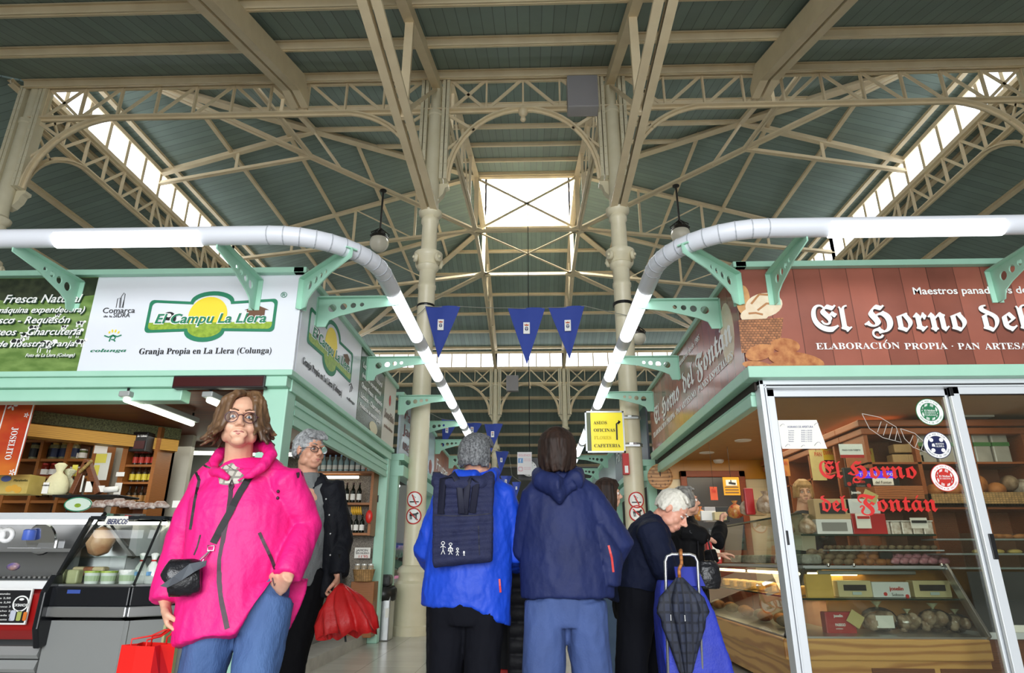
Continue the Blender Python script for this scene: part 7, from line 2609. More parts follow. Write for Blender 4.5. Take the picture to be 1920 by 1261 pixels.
# hood collar lying open round the neck
m = MB()
for pts, rr in (([PW(398, 884, .0), PW(402, 866, .04), PW(412, 850, .07), PW(425, 842, .11)], [.016, .022, .024, .018]), ([PW(425, 842, .11), PW(455, 836, .15), PW(485, 834, .12)], [.03, .035, .03]),
                ([PW(485, 834, .12), PW(502, 838, .06), PW(508, 852, .0), PW(492, 874, -.05), PW(470, 890, -.08), PW(446, 900, -.08)], [.024, .026, .024, .02, .016, .009]),
                ([PW(398, 884, .0), PW(412, 886, -.05), PW(428, 896, -.08)], [.022, .018, .01])):
    etube(m, pts, rr)
me = blend(m, .007, 4)
wrinkle(me, .008, 18, (1, 1, 1), 6)
put(me, 'hood_collar', pink, W)
zm_ = M('zip_dark', '#3a1c2e', .5)
seam(pt, [(434, 900), (432, 930), (428, 960), (420, 1000), (412, 1050), (411, 1090), (416, 1130), (426, 1178)], .002, 'front_zip', zm_, W, .001, .0085)
seam(pt, [(486, 998), (496, 1020), (508, 1045), (516, 1066)], .003, 'pocket_zip', zm_, W, .001, .006)
seam(pt, [(376, 1002), (370, 1025), (364, 1040)], .002, 'pocket_zip', zm_, W, .001, .003)
seam(pt, [(383, 872), (405, 884), (432, 897)], .0015, 'silver_zip', chrome, W, .002, .004)
seam(pt, [(366, 878), (374, 900), (366, 940), (358, 992)], .003, 'draw_strap', M('strap_black', '#17161a', .6), W, .002, .006)
seam(pt, [(556, 891), (567, 888)], .004, 'sleeve_badge', M('badge_dark', '#3a1430', .5), W, .001, .011)
for px, py in ((522, 920), (521, 933)):
    h = hit(pt, px, py, .003)
    if h:
        MB().ball(h, .007, 8).build('eyelet', zm_, W, True)
for px, py in ((434, 912), (517, 1082)):
    h = hit(pt, px, py, .006)
    if h:
        MB().tube([h + UZ * .025, h + sd * .009, h - UZ * .025, h - sd * .009], .003, 6, closed=True).build('zip_pull', zm_, W)
# chains
ch = trace(sh_tree, [(426, 872), (440, 884), (458, 880), (468, 862)], 4, .006)
if len(ch) > 2:
    MB().tube(ch, .0012, 5).build('necklace', chrome, W)
# jeans and shoes
m = legs(MB(), hipA, kA, aA, hipB, kB, aB, (.1, .088, .07, .062, .058), pel, sd, (.17, .12))
me = blend(m, .009, 3)
wrinkle(me, .012, 12, (1, 1, .7), 9)
put(me, 'jeans', denim, W)
for a in (aA, aB):
    shoe(a - UZ * .08, f, .25, M('shoe_grey', '#6a6a70', .6), W)
# handbag with strap: hangs on her but is a thing of its own
leather = M('leather_black', '#15151a', .3, bump=.25, bs=60)
t = thing('handbag', 'small black leather crossbody bag with an open grey flap hanging on the pink raincoat', 'bag', hit(pt, 365, 1085, .03))
bc = hit(pt, 366, 1082, .055)
m = MB()
etube(m, [bc - sd * .062 - UZ * .01, bc - sd * .05, bc + sd * .02, bc + sd * .055 + UZ * .005], [(.03, .035), (.064, .042), (.066, .042), (.055, .035)], UZ, 16)
me = blend(m, .006, 3)
wrinkle(me, .005, 22, (1, 1, 1), 3)
put(me, 'body', leather, t)
m = MB()
a = [hit(pt, x, y, o) for x, y, o in ((386, 1050, .07), (358, 1056, .095), (330, 1080, .10), (303, 1097, .10))]
a = [q if q else bc for q in a]
a[0], a[1], a[2], a[3] = at(388, 1050, bc.y - .03), at(356, 1056, bc.y - .07), at(326, 1080, bc.y - .08), at(300, 1098, bc.y - .05)
bb = [at(x, y, bc.y - .06) for x, y in ((386, 1060), (364, 1072), (340, 1088), (314, 1101))]
vs = a + bb
m.add(vs + [q + f * .004 for q in vs], [(0, 1, 5, 4), (1, 2, 6, 5), (2, 3, 7, 6), (8, 12, 13, 9), (9, 13, 14, 10), (10, 14, 15, 11), (0, 8, 9, 1), (1, 9, 10, 2), (2, 10, 11, 3), (4, 5, 13, 12), (5, 6, 14, 13), (6, 7, 15, 14), (3, 11, 15, 7)])
m.build('flap', M('flap_grey', '#565b62', .5), t)
seam(pt, [(486, 875), (470, 892), (452, 920), (434, 955), (415, 990), (401, 1018)], .003, 'strap', M('strap_black', '#17161a', .6), t, .006, .013)
r0, r1 = hit(pt, 399, 1026, .012), hit(pt, 388, 1050, .03)
MB().tube([r0 - sd * .012 + UZ * .006, r0 + sd * .012 + UZ * .006, r0 + sd * .010 - UZ * .012, r0 - sd * .01 - UZ * .012], .0025, 6, closed=True).tube([r0 - UZ * .012, r1 + sd * .006, r1 - UZ * .02, r1 - sd * .006, r0 - UZ * .014 - sd * .004], .0025, 6).build('clasp', chrome, t)
# red paper bag
hk0 = wrL + dl * .1
t = thing('paper_bag', 'bright red paper carrier bag held by the woman in pink', 'bag', V((hk0.x, hk0.y, .2)))
bt = PW(279, 1207, -.08)
red_paper = M('red_paper', '#df1812', .45, var=.15)
bw, bd, bh = .074, .045, .3
ax = V((.96, -.28, 0)).normalized()
ay = V((.28, .96, 0)).normalized()
c0 = bt
vs = []
for z, k in ((0, 1.0), (-.12, 1.02), (-bh, 1.03)):
    vs += [c0 + ax * bw * sx * k + ay * bd * sy * k + UZ * z for sx, sy in ((-1, -1), (0, -1.12), (1, -1), (1, 0), (1, 1), (0, 1.12), (-1, 1), (-1, 0))]
    if z == 0:
        for q in (3, 7):
            vs[q] -= ax * bw * (1 if q == 3 else -1) * .3
mb = MB().add(vs, [(i, (i + 1) % 8, (i + 1) % 8 + 8, i + 8) for i in range(8)] + [(i + 8, (i + 1) % 8 + 8, (i + 1) % 8 + 16, i + 16) for i in range(8)] + [tuple(range(23, 15, -1))])
o = mb.build('body', red_paper, t)
so = o.modifiers.new('s', 'SOLIDIFY')
so.thickness = .003
for sy in (-1, 1):
    p, q = c0 + ax * -.035 + ay * bd * sy, c0 + ax * .035 + ay * bd * sy
    top = hk0 + V((.0, 0, -.012)) + ay * .006 * sy
    MB().tube([p - UZ * .02, p + UZ * .02, p.lerp(top, .6) - ax * .008, top - ax * .012, top + ax * .012, q.lerp(top, .6) + ax * .008, q + UZ * .02, q - UZ * .02], .0032, 6).build('handle', red_paper, t, True)

# ---------------------------------------------------------------- grey haired man behind her
Yg = 4.15
PG = lambda x, y, dy=0: at(x, y, Yg + dy)
f = V((.55, -1, 0)).normalized()
sd = UZ.cross(f)
hc = PG(581, 845)
H2 = Head(hc, V((1, -.75, .02)), UZ, 1.04)
neck0 = PG(578, 892, .04)
base = V((neck0.x, Yg, 0))
pel = V((neck0.x, Yg + .02, 1.0))
shA, shB = PG(545, 915, .05), PG(622, 915, .02)
elA, wrA = PG(560, 1010, .1), PG(580, 1070, .0)
elB, wrB = PG(640, 1010, .06), PG(634, 1078, -.02)
hipA, hipB = pel - sd * .1 - UZ * .04, pel + sd * .1 - UZ * .04
kA, kB = V((base.x - .06, Yg + .02, .54)), V((base.x + .05, Yg - .02, .54))
aA, aB = V((base.x - .08, Yg + .08, .09)), V((base.x + .03, Yg + .02, .09))
m = MB()
H2.solid(m, .006)
etube(m, [neck0 - UZ * .12, neck0, H2.p(0, -.015, -.05)], [(.09, .07), (.064, .064), (.06, .062)], sd)
etube(m, [pel, pel + UZ * .25, pel + UZ * .45, neck0 - UZ * .06], [(.16, .11), (.16, .11), (.19, .11), (.11, .08)], sd)
for a, b, c in ((shA, elA, wrA), (shB, elB, wrB)):
    etube(m, [a, a.lerp(b, .5), b, b.lerp(c, .4), c], [.056, .05, .04, .04, .029])
    etube(m, [neck0 - UZ * .12, a - UZ * .03, a.lerp(b, .1)], [.055, .045, .045])
for a, b, c in ((hipA, kA, aA), (hipB, kB, aB)):
    etube(m, [a, b, c, c - UZ * .05], [.085, .055, .038, .038])
hand(m, wrB, V((-.05, -.1, -1)), V((-1, -.2, 0)), V((.2, -1, 0)), (.9, 1, 1, 1.1), 1.05, .9)
hand(m, wrA, V((.2, -.3, -1)), V((0, 1, 0)), V((.9, 0, 0)), (.6, .7, .7, .8), 1.05)
G = put(blend(m, .006, 3), 'person', skin2, label='grey haired man with glasses in a dark jacket behind the woman in pink, looking aside', cat='person', base=base)
H2.features(G, None, M('brow_grey', '#8a8680', .7), None, .65)
H2.glasses(G, M('glasses_dark', '#2a2a2e', .3), .75)
grey_hair = M('hair_grey', '#a5a7a8', .6, var=1, vs=60, col2='#6a6c6e')
m = H2.strands(36, 1.72, 2 * PI - 1.72, -.035, -.04, .012, .008, 5, .008)
for i in range(15):
    x = -.06 + .12 * i / 14
    m.tube([H2.p(x * .5, -.03, .122), H2.p(x * .9, .04, .115), H2.p(x, .075, .085), H2.p(x * 1.05, .084, .066)], [.014, .015, .012, .006], 7)
H2.cap(m, .006)
me = blend(m, .006, 1)
wrinkle(me, .006, 60, (1, 1, 1), 8)
put(me, 'hair', grey_hair, G)
m = MB()
for a in (shA, shB):
    etube(m, [neck0 - UZ * .1, a.lerp(neck0, .35) - UZ * .04, a.lerp(neck0, .15) - UZ * .12], [.088, .078, .06])
etube(m, [pel - UZ * .08, pel + UZ * .12, pel + UZ * .35, neck0 - UZ * .14, neck0 - UZ * .02, neck0 + UZ * .015], [(.18, .13), (.18, .135), (.19, .135), (.16, .11), (.085, .08), (.07, .068)], sd, 22)
me = blend(m, .008, 3)
wrinkle(me, .012, 11, (1, 1, .6), 4)
put(me, 'polo_shirt', M('polo_grey', '#6b6e6e', .8, bump=.2, bs=120), G)
m = MB()
cl = M('jacket_night', '#101219', .7, spec=.2, var=.4, vs=6, bump=.2, bs=80)
bk = pel - f * .05
etube(m, [bk - UZ * .12, bk + UZ * .1, bk + UZ * .35, neck0 - UZ * .12 - f * .03, neck0 - UZ * .0 - f * .03], [(.2, .1), (.205, .11), (.215, .11), (.17, .1), (.085, .06)], sd, 22)
for s_ in (-1, 1):
    etube(m, [pel - UZ * .14 + sd * .17 * s_ + f * .03, pel + UZ * .1 + sd * .175 * s_ + f * .05, pel + UZ * .35 + sd * .165 * s_ + f * .06, neck0 - UZ * .1 + sd * .1 * s_ + f * .05, neck0 + UZ * .01 + sd * .06 * s_ + f * .0], [(.045, .09), (.05, .1), (.06, .1), (.055, .06), (.03, .03)], sd, 14)
for a, b, c in ((shA, elA, wrA), (shB, elB, wrB)):
    etube(m, [a + (neck0 - a) * .5 - UZ * .02, a, a.lerp(b, .5), b, b.lerp(c, .5), c], [.075, .085, .076, .068, .062, .056], None, 16)
me = blend(m, .008, 3)
wrinkle(me, .018, 10, (1, 1, .6), 5)
gt = bvh(me)
put(me, 'jacket', cl, G)
for px, py in ((612, 935), (618, 965), (620, 1000), (620, 1040)):
    h = hit(gt, px, py, .003)
    if h:
        MB().ball(h, .008, 8).build('snap_button', steel, G, True)
m = legs(MB(), hipA, kA, aA, hipB, kB, aB, (.105, .09, .075, .066, .06), pel, sd, (.18, .13))
me = blend(m, .01, 3)
wrinkle(me, .014, 11, (1, 1, .6), 6)
put(me, 'trousers', M('trousers_black', '#0e0e11', .85, spec=.12), G)
for a in (aA, aB):
    shoe(a - UZ * .09, f, .28, M('shoe_black', '#17171a', .5), G)
# red umbrella, loosely folded
hk0 = wrB + V((0, -.02, -.075))
t = thing('umbrella', 'loosely folded red umbrella with ruffled canopy held by the grey haired man', 'umbrella', hk0)
rm = M('umbrella_red', '#c81a1c', .5, var=.3, vs=9, bump=.15, bs=50)
ax0, ax1 = PG(640, 1093, -.06), PG(646, 1175, -.1)
dd = (ax1 - ax0).normalized()
s1 = V((1, 0, 0))
s2 = dd.cross(s1).normalized()
m = MB()
n = 72
prof = [(.0, .012), (.06, .05), (.16, .1), (.3, .135), (.45, .15), (.6, .145)]
prof = [(t_, r * .84) for t_, r in prof]
L = (ax1 - ax0).length / .6
vs = []
for tt, r in prof:
    for k in range(n):
        a = 2 * PI * k / n
        rr = r * (1 + (.2 * math.sin(a * 8 + tt * 3) + .14 * math.sin(a * 13 + 1 + tt * 5) + .1 * math.sin(a * 3 + tt * 9)) * min(1, tt * 3.5))
        sk = .0
        vs.append(ax0 + dd * tt * L + s1 * (rr * math.cos(a) * 1.05 + .05 * tt + .05 * tt * math.cos(a)) + s2 * rr * .75 * math.sin(a) + dd * (.025 * math.sin(a * 8 + .6) * tt + .10 * tt * math.sin(a * .5)))
fs = [(i * n + k, i * n + (k + 1) % n, (i + 1) * n + (k + 1) % n, (i + 1) * n + k) for i in range(len(prof) - 1) for k in range(n)]
o = m.add(vs, fs).build('canopy', rm, t, True)
so = o.modifiers.new('s', 'SOLIDIFY')
so.thickness = .004
MB().tube([ax0 - dd * .12, ax1 + dd * .08], .006, 8).build('shaft', dark, t)
MB().tube([ax0 - dd * .17, ax0 - dd * .1], .014, 10).build('grip', black, t, True)
for k in range(8):
    a = 2 * PI * k / 8 + .1
    MB().tube([ax0 + dd * .02, ax0 + dd * .25 * L + (s1 * math.cos(a) + s2 * .75 * math.sin(a)) * .085, ax0 + dd * .55 * L + (s1 * math.cos(a) + s2 * .75 * math.sin(a)) * .12], .003, 5).build('rib', steel, t)

# ---------------------------------------------------------------- man in the blue jacket with a rucksack, seen from behind
Yb = 3.6
PB = lambda x, y, dy=0: at(x, y, Yb + dy)
f = V((.05, 1, 0)).normalized()
sd = V((1, -.05, 0))
hc = PB(893, 858)
H3 = Head(hc, V((.35, 1, -.05)), UZ, 1.02)
neck0 = PB(893, 893, .02)
base = V((neck0.x, Yb, 0))
pel = V((PB(875, 1140).x, Yb + .02, .86))
shA, shB = PB(842, 929, .02), PB(940, 929, .03)
elA, wrA = PB(800, 1030, .08), PB(812, 1060, .3)
elB, wrB = PB(970, 1036, .08), PB(962, 1062, .32)
hipA, hipB = pel - sd * .095 - UZ * .03, pel + sd * .095 - UZ * .03
kA, kB = V((base.x - .14, Yb + .06, .47)), V((base.x + .05, Yb - .02, .46))
aA, aB = V((base.x - .14, Yb + .02, .09)), V((base.x + .06, Yb - .2, .13))
m = MB()
H3.solid(m)
etube(m, [neck0 - UZ * .12, neck0, H3.p(0, -.015, -.05)], [(.09, .07), (.062, .062), (.06, .062)], sd)
etube(m, [pel, pel + UZ * .25, pel + UZ * .45, neck0 - UZ * .06], [(.16, .11), (.16, .11), (.18, .11), (.11, .08)], sd)
for a, b, c in ((shA, elA, wrA), (shB, elB, wrB)):
    etube(m, [a, b, b.lerp(c, .4), c], [.056, .04, .04, .029])
    etube(m, [neck0 - UZ * .1, a], [.07, .056])
    hand(m, c, V((0, 1, -.15)), V((0, 0, -1)), V((1 if a is shA else -1, 0, 0)), (.9, 1, 1, 1), 1.02)
for a, b, c in ((hipA, kA, aA), (hipB, kB, aB)):
    etube(m, [a, b, c, c - UZ * .05], [.085, .055, .038, .038])
B = put(blend(m, .0065, 3), 'person', skin2, label='man in a bright blue jacket walking away with a navy rucksack on his back', cat='person', base=base)
H3.features(B)
m = H3.strands(40, 1.66, 2 * PI - 1.66, -.055, -.1, .011, .006, 6, .006)
for i in range(13):
    x = -.06 + .12 * i / 12
    m.tube([H3.p(x * .5, -.03, .12), H3.p(x * .9, .04, .113), H3.p(x, .075, .085), H3.p(x * 1.05, .084, .07)], [.013, .014, .012, .006], 7)
H3.cap(m, .005)
me = blend(m, .006, 2)
wrinkle(me, .006, 80, (1, 1, .5), 8)
put(me, 'hair', M('hair_salt', '#3a3b3e', .6, var=1, vs=90, col2='#77797b'), B)
bluej = M('jacket_blue', '#1746c4', .55, spec=.35, var=.3, vs=5, col2='#0f3598', bump=.12, bs=40)
m = MB()
T = [(892, 884, .03, .08, .075), (892, 892, .03, .11, .085), (890, 905, .03, .17, .1), (888, 930, .03, .215, .125), (884, 980, .03, .225, .14), (880, 1040, .03, .225, .145), (876, 1090, .03, .23, .15), (874, 1135, .03, .235, .15)]
etube(m, [PB(a, b, c) for a, b, c, d, e in T], [(d, e) for a, b, c, d, e in T], sd, 28)
for a, b, c in ((shA, elA, wrA), (shB, elB, wrB)):
    etube(m, [a + (neck0 - a) * .45, a, a.lerp(b, .5), b, b.lerp(c, .5), c], [.07, .08, .076, .072, .062, .05], None, 16)
etube(m, [PB(862, 893, -.05), PB(890, 897, -.09), PB(920, 893, -.05), PB(930, 886, .04)], [.035, .045, .035, .025])
etube(m, [PB(862, 893, -.05), PB(856, 886, .05)], [.035, .025])
me = blend(m, .0075, 4)
zr = PB(880, 1100).z
for v in me.vertices:                                               # longer at the picture's right
    if v.co.z < zr:
        u = (v.co.x - base.x) / .25
        v.co.z -= (zr - v.co.z) * max(0, u) * 1.2
wrinkle(me, .018, 8, (1.2, 1, .6), 12)
wrinkle(me, .006, 24, (1, 1, .7), 13)
bt_ = bvh(me)
put(me, 'jacket', bluej, B)
seam(bt_, [(936, 1085), (938, 1110)], .003, 'pocket_trim', inkr, B, .002, .005)
m = legs(MB(), hipA, kA, aA, hipB, kB, aB, (.11, .095, .085, .075, .068), pel, sd, (.19, .14))
me = blend(m, .01, 3)
wrinkle(me, .014, 10, (1, 1, .5), 16)
put(me, 'trousers', M('trousers_ink', '#101118', .85, spec=.12, var=.2), B)
for a in (aA, aB):
    shoe(a - UZ * .085, f, .28, M('shoe_black'), B)
# rucksack
navyc = M('rucksack_navy', '#1b2145', .8, var=.3, vs=20, bump=.25, bs=150)
t = thing('rucksack', 'navy roll top rucksack with white stick figure family, on the blue jacket', 'bag', PB(865, 1050, -.2))
c = [PB(813, 1052, -.17), PB(922, 1040, -.17), PB(926, 905, -.12), PB(814, 905, -.12)]
m = MB()
mid = lambda a, b, k: a.lerp(b, k)
for i in range(9):
    k = i / 8
    a, b = c[0].lerp(c[3], k), c[1].lerp(c[2], k)
    etube(m, [a, a.lerp(b, .25), a.lerp(b, .5), a.lerp(b, .75), b], [(.03, .04), (.03, .06), (.03, .066), (.03, .06), (.03, .04)], UZ, 12)
me = blend(m, .008, 4)
wrinkle(me, .010, 10, (1, 1, .8), 21)
rt = bvh(me)
put(me, 'body', navyc, t)
m = MB()
etube(m, [PB(815, 900, -.11), PB(842, 905, -.15), PB(870, 908, -.16), PB(900, 906, -.15), PB(922, 898, -.11)], [(.035, .035), (.04, .04), (.042, .042), (.04, .04), (.035, .035)], UZ, 12)
etube(m, [PB(815, 893, -.1), PB(838, 899, -.15)], [.025, .02])
etube(m, [PB(922, 890, -.1), PB(905, 898, -.15)], [.025, .02])
me = blend(m, .007, 4)
wrinkle(me, .008, 16, (1, 1, 1), 22)
put(me, 'rolled_top', navyc, t)
for pts in ([(828, 965), (832, 900), (850, 888), (862, 912), (866, 960)], [(872, 962), (876, 905), (884, 893), (893, 905), (886, 962)]):
    P = []
    for x, y in pts:
        h = hit(rt, x, y, .012)
        P.append(h if h else PB(x, y, -.2))
    m = MB()
    etube(m, P, [(.018, .003)] * len(P), V((1, 0, 0)), 8)
    m.build('carry_handle', M('webbing_navy', '#12152c', .7), t, True)
seam(rt, [(812, 965), (850, 967), (890, 966), (922, 962)], .002, 'fold_seam', M('webbing_navy'), t, .001, .003)
seam(rt, [(897, 985), (899, 1040)], .002, 'side_zip', M('webbing_navy'), t, .001, .003)
for pts in ([PB(918, 1040, -.14), PB(932, 1010, -.02), PB(938, 990, .06)], [PB(818, 905, -.1), PB(812, 890, .0), PB(826, 890, .1)], [PB(916, 900, -.1), PB(925, 888, .0), PB(922, 890, .1)]):
    m = MB()
    etube(m, pts, [(.018, .004)] * 3, V((0, 0, 1)), 8)
    m.build('shoulder_strap', M('webbing_navy'), t, True)


def fig(cx, cy, h, hair=0):
    """a white line figure printed on the rucksack"""
    w = h * .2
    S_ = .0016
    r = h * .13
    segs = [[(cx + r * math.cos(a), cy - h * .36 + r * math.sin(a)) for a in [2 * PI * i / 10 for i in range(11)]],
            [(cx, cy - h * .22), (cx, cy + h * .18)], [(cx - w, cy + h * .02), (cx, cy - h * .12), (cx + w, cy + h * .02)],
            [(cx - w * .7, cy + h * .5), (cx, cy + h * .16), (cx + w * .7, cy + h * .5)]]
    if hair:
        segs += [[(cx - w, cy + h * .18), (cx, cy - h * .2), (cx + w, cy + h * .18), (cx - w, cy + h * .18)]]
    m = MB()
    for sgm in segs:
        P = trace(rt, sgm, 2, .003)
        if len(P) > 1:
            m.tube(P, S_, 5)
    m.build('stick_figure', inkw, t)


fig(831, 1026, 24)
fig(845, 1028, 23, 1)
fig(858, 1034, 15)
fig(870, 1037, 9)

# ---------------------------------------------------------------- woman in the navy raincoat, from behind
Yn = 3.55
PN = lambda x, y, dy=0: at(x, y, Yn + dy)
f = V((.02, 1, 0)).normalized()
sd = V((1, -.02, 0))
hc = PN(1046, 850)
H4 = Head(hc, V((.3, 1, .0)), UZ, 1.02)
neck0 = PN(1046, 890, .02)
base = V((neck0.x, Yn, 0))
pel = V((PN(1060, 1130).x, Yn + .02, .86))
shA, shB = PN(1004, 932, .02), PN(1097, 930, .02)
elA, wrA = PN(985, 1030, .06), PN(990, 1060, .3)
elB, wrB = PN(1158, 1020, .04), PN(1120, 1080, .12)
hipA, hipB = pel - sd * .1 - UZ * .03, pel + sd * .1 - UZ * .03
kA, kB = V((pel.x - .12, Yn + .0, .47)), V((pel.x + .14, Yn + .05, .47))
aA, aB = V((pel.x - .12, Yn - .02, .09)), V((pel.x + .15, Yn + .02, .09))
m = MB()
H4.solid(m)
etube(m, [neck0 - UZ * .12, neck0, H4.p(0, -.015, -.05)], [(.09, .07), (.058, .06), (.056, .06)], sd)
etube(m, [pel, pel + UZ * .25, pel + UZ * .45, neck0 - UZ * .06], [(.17, .11), (.16, .11), (.17, .11), (.11, .08)], sd)
for a, b, c in ((shA, elA, wrA), (shB, elB, wrB)):
    etube(m, [a, b, b.lerp(c, .4), c], [.055, .04, .04, .028])
    etube(m, [neck0 - UZ * .1, a], [.065, .055])
hand(m, wrA, V((0, 1, -.15)), V((0, 0, -1)), V((1, 0, 0)), (.9, 1, 1, 1))
hand(m, wrB, V((-.6, .6, -.4)), V((-.6, -.6, 0)), V((0, .3, 1)), (.4, .5, .5, .5))
for a, b, c in ((hipA, kA, aA), (hipB, kB, aB)):
    etube(m, [a, b, c, c - UZ * .05], [.09, .055, .038, .038])
N_ = put(blend(m, .0065, 3), 'person', skin, label='dark haired woman in a navy hooded raincoat and slate trousers, walking away', cat='person', base=base)
H4.features(N_)
m = H4.strands(50, .75, 2 * PI - .75, -.10, -.12, .013, .008, 9, .014)
for i in range(13):
    x = -.06 + .12 * i / 12
    m.tube([H4.p(x * .5, -.03, .126), H4.p(x * .9, .045, .115), H4.p(x, .08, .085), H4.p(x * 1.05, .09, .06)], [.013, .014, .012, .006], 7)
H4.cap(m, .012)
H4.ball(m, 0, -.075, -.02, .06, .045, .09)
me = blend(m, .006, 1)
wrinkle(me, .006, 60, (1, 1, .2), 8)
put(me, 'hair', M('hair_dark', '#1f1612', .6, spec=.25, var=.8, vs=30, col2='#3a2820', stretch=(1, 1, .15)), N_)
navyj = M('raincoat_navy', '#1c2756', .65, spec=.3, var=.4, vs=5, col2='#121a3c', bump=.12, bs=40)
m = MB()
T = [(1046, 882, .03, .08, .075), (1046, 892, .03, .12, .09), (1047, 908, .03, .175, .105), (1050, 935, .03, .205, .13), (1055, 985, .03, .22, .145), (1060, 1040, .03, .235, .15), (1063, 1085, .03, .24, .155), (1064, 1118, .03, .238, .155)]
etube(m, [PN(a, b, c) for a, b, c, d, e in T], [(d, e) for a, b, c, d, e in T], sd, 28)
etube(m, [shA + (neck0 - shA) * .45, shA, shA.lerp(elA, .5), elA, elA.lerp(wrA, .5), wrA], [.07, .08, .078, .07, .06, .05], None, 16)
etube(m, [shB + (neck0 - shB) * .45, shB, shB.lerp(elB, .5), elB, elB.lerp(wrB, .5), wrB], [.07, .082, .09, .085, .075, .06], None, 16)
etube(m, [PN(1120, 985, .03), PN(1140, 1040, .03), PN(1140, 1095, .03)], [(.05, .1), (.075, .12), (.06, .1)], sd, 16)
# hood lying on the back
etube(m, [PN(1010, 888, .02), PN(1016, 900, -.08), PN(1046, 912, -.13), PN(1078, 900, -.08), PN(1084, 886, .02)], [.035, .05, .06, .05, .035])
etube(m, [PN(1022, 905, -.1), PN(1050, 928, -.13), PN(1076, 908, -.1)], [.03, .045, .03])
etube(m, [PN(1016, 882, .05), PN(1046, 880, -.05), PN(1078, 880, .05)], [.025, .03, .025])
me = blend(m, .0075, 4)
wrinkle(me, .016, 6, (1.3, 1, .55), 32)
wrinkle(me, .004, 22, (1, 1, .7), 33)
nt_ = bvh(me)
put(me, 'raincoat', navyj, N_)
seam(nt_, [(1141, 1022), (1147, 1045), (1150, 1072)], .004, 'red_pocket_zip', inkr, N_, .001, .0055)
m = legs(MB(), hipA, kA, aA, hipB, kB, aB, (.105, .105, .1, .095, .09), pel, sd, (.175, .12))
me = blend(m, .01, 3)
wrinkle(me, .02, 8, (1, 1, .5), 36)
put(me, 'trousers', M('trousers_slate', '#3f5488', .8, var=.3, vs=8, bump=.15, bs=100), N_)
for a in (aA, aB):
    shoe(a - UZ * .085, f, .26, M('shoe_white', '#c9c9c9', .6), N_)

# pushchair in front of the two walkers, quilted coat over its handle
t = thing('pushchair', 'black pushchair half hidden between the two walkers seen from behind', 'pushchair', V((.0, 4.25, 0)))
c = V((-.1, 4.2, 0))
fr = M('pram_frame', '#2b2c30', .4, .5)
for x in (-.33, .25):
    MB().tube([c + V((x, -.3, .98)), c + V((x, -.1, .7)), c + V((x, .2, .3)), c + V((x, .3, .12))], .014, 8).build('side_frame', fr, t, True)
    MB().tube([c + V((x, .12, .55)), c + V((x, -.15, .14))], .012, 8).build('rear_strut', fr, t, True)
    for y in (-.15, .3):
        w = MB().lathe([(.03, -.02), (.1, -.018), (.115, -.012), (.115, .012), (.1, .018), (.03, .02)], c + V((x, y, .116)), 20, (1, 0, 0))
        w.build('wheel', M('rubber', '#161616', .8), t, 40)
MB().tube([c + V((-.33, -.3, .98)), c + V((.25, -.3, .98))], .018, 10).build('handle_bar', black, t, True)
m = MB()
etube(m, [c + V((-.04, -.02, .95)), c + V((-.04, .0, .75)), c + V((-.04, .05, .5)), c + V((-.04, .2, .42))], [(.2, .05), (.24, .12), (.25, .18), (.24, .2)], V((1, 0, 0)), 18)
me = blend(m, .012, 3)
wrinkle(me, .01, 12, (1, 1, 1), 3)
put(me, 'seat', M('pram_cloth', '#1a1b1f', .85), t)
MB().cbox(c + V((-.04, -.02, .32)), (.44, .32, .16)).build('basket', M('pram_cloth'), t, bevel=.03)
MB().cbox(c + V((-.04, -.02, .43)), (.3, .2, .1)).build('red_parcel', inkr, t, bevel=.02)
q = MB()
for (x0, x1, y0, lab) in ((952, 1002, 1060, 0), (800, 822, 1130, 1)):
    m = MB()
    for i in range(18):
        yy = y0 + i * 15
        a, b = at(x0, yy, 3.85 + .02 * (i % 2)), at(x1, yy, 3.85 + .02 * (i % 2))
        if min(a.z, b.z) < .18:
            break
        etube(m, [a, a.lerp(b, .5), b], [(.045, .03), (.046, .042), (.045, .03)], UZ, 12)
    me = blend(m, .01, 2)
    put(me, 'quilted_coat', M('puffer_black', '#131317', .6, spec=.2, bump=.3, bs=14), label=('black quilted coat hanging over the pushchair handle between the two walkers', 'edge of a black quilted coat hanging left of the rucksack man')[lab], cat='coat', base=at((x0 + x1) / 2, y0 + 200, 3.85))

# ---------------------------------------------------------------- girl with long dark hair
Yq = 5.6
PQ = lambda x, y, dy=0: at(x, y, Yq + dy)
f = V((1, .15, 0)).normalized()
sd = UZ.cross(f)
H5 = Head(PQ(1141, 925), V((1, .12, -.03)), UZ, .98)
neck0 = PQ(1134, 958)
base = V((neck0.x, Yq, 0))
pel = V((neck0.x, Yq, .9))
hipA, hipB = pel - sd * .09, pel + sd * .09
kA, kB = V((base.x + .0, Yq - .1, .5)), V((base.x + .1, Yq + .1, .5))
aA, aB = V((base.x + .0, Yq - .1, .1)), V((base.x + .12, Yq + .1, .1))
m = MB()
H5.solid(m, .004, .95)
etube(m, [neck0 - UZ * .12, neck0, H5.p(0, -.015, -.05)], [(.08, .06), (.05, .05), (.05, .052)], sd)
etube(m, [pel, pel + UZ * .25, neck0 - UZ * .08], [(.15, .1), (.13, .09), (.14, .08)], sd)
for k in (-1, 1):
    a = neck0 - UZ * .09 + sd * .17 * k
    b = a - UZ * .28 + f * .02
    c = b + f * .2 - UZ * .06
    etube(m, [neck0 - UZ * .09, a, b, c], [.06, .05, .036, .026])
    hand(m, c, f, V((0, 0, 1)), -sd * k, (.8, .9, .9, .9), .92)
for a, b, c in ((hipA, kA, aA), (hipB, kB, aB)):
    etube(m, [a, b, c], [.08, .05, .036])
Q = put(blend(m, .007, 3), 'person', skin, label='young woman with long dark hair in profile behind the navy raincoat', cat='person', base=base)
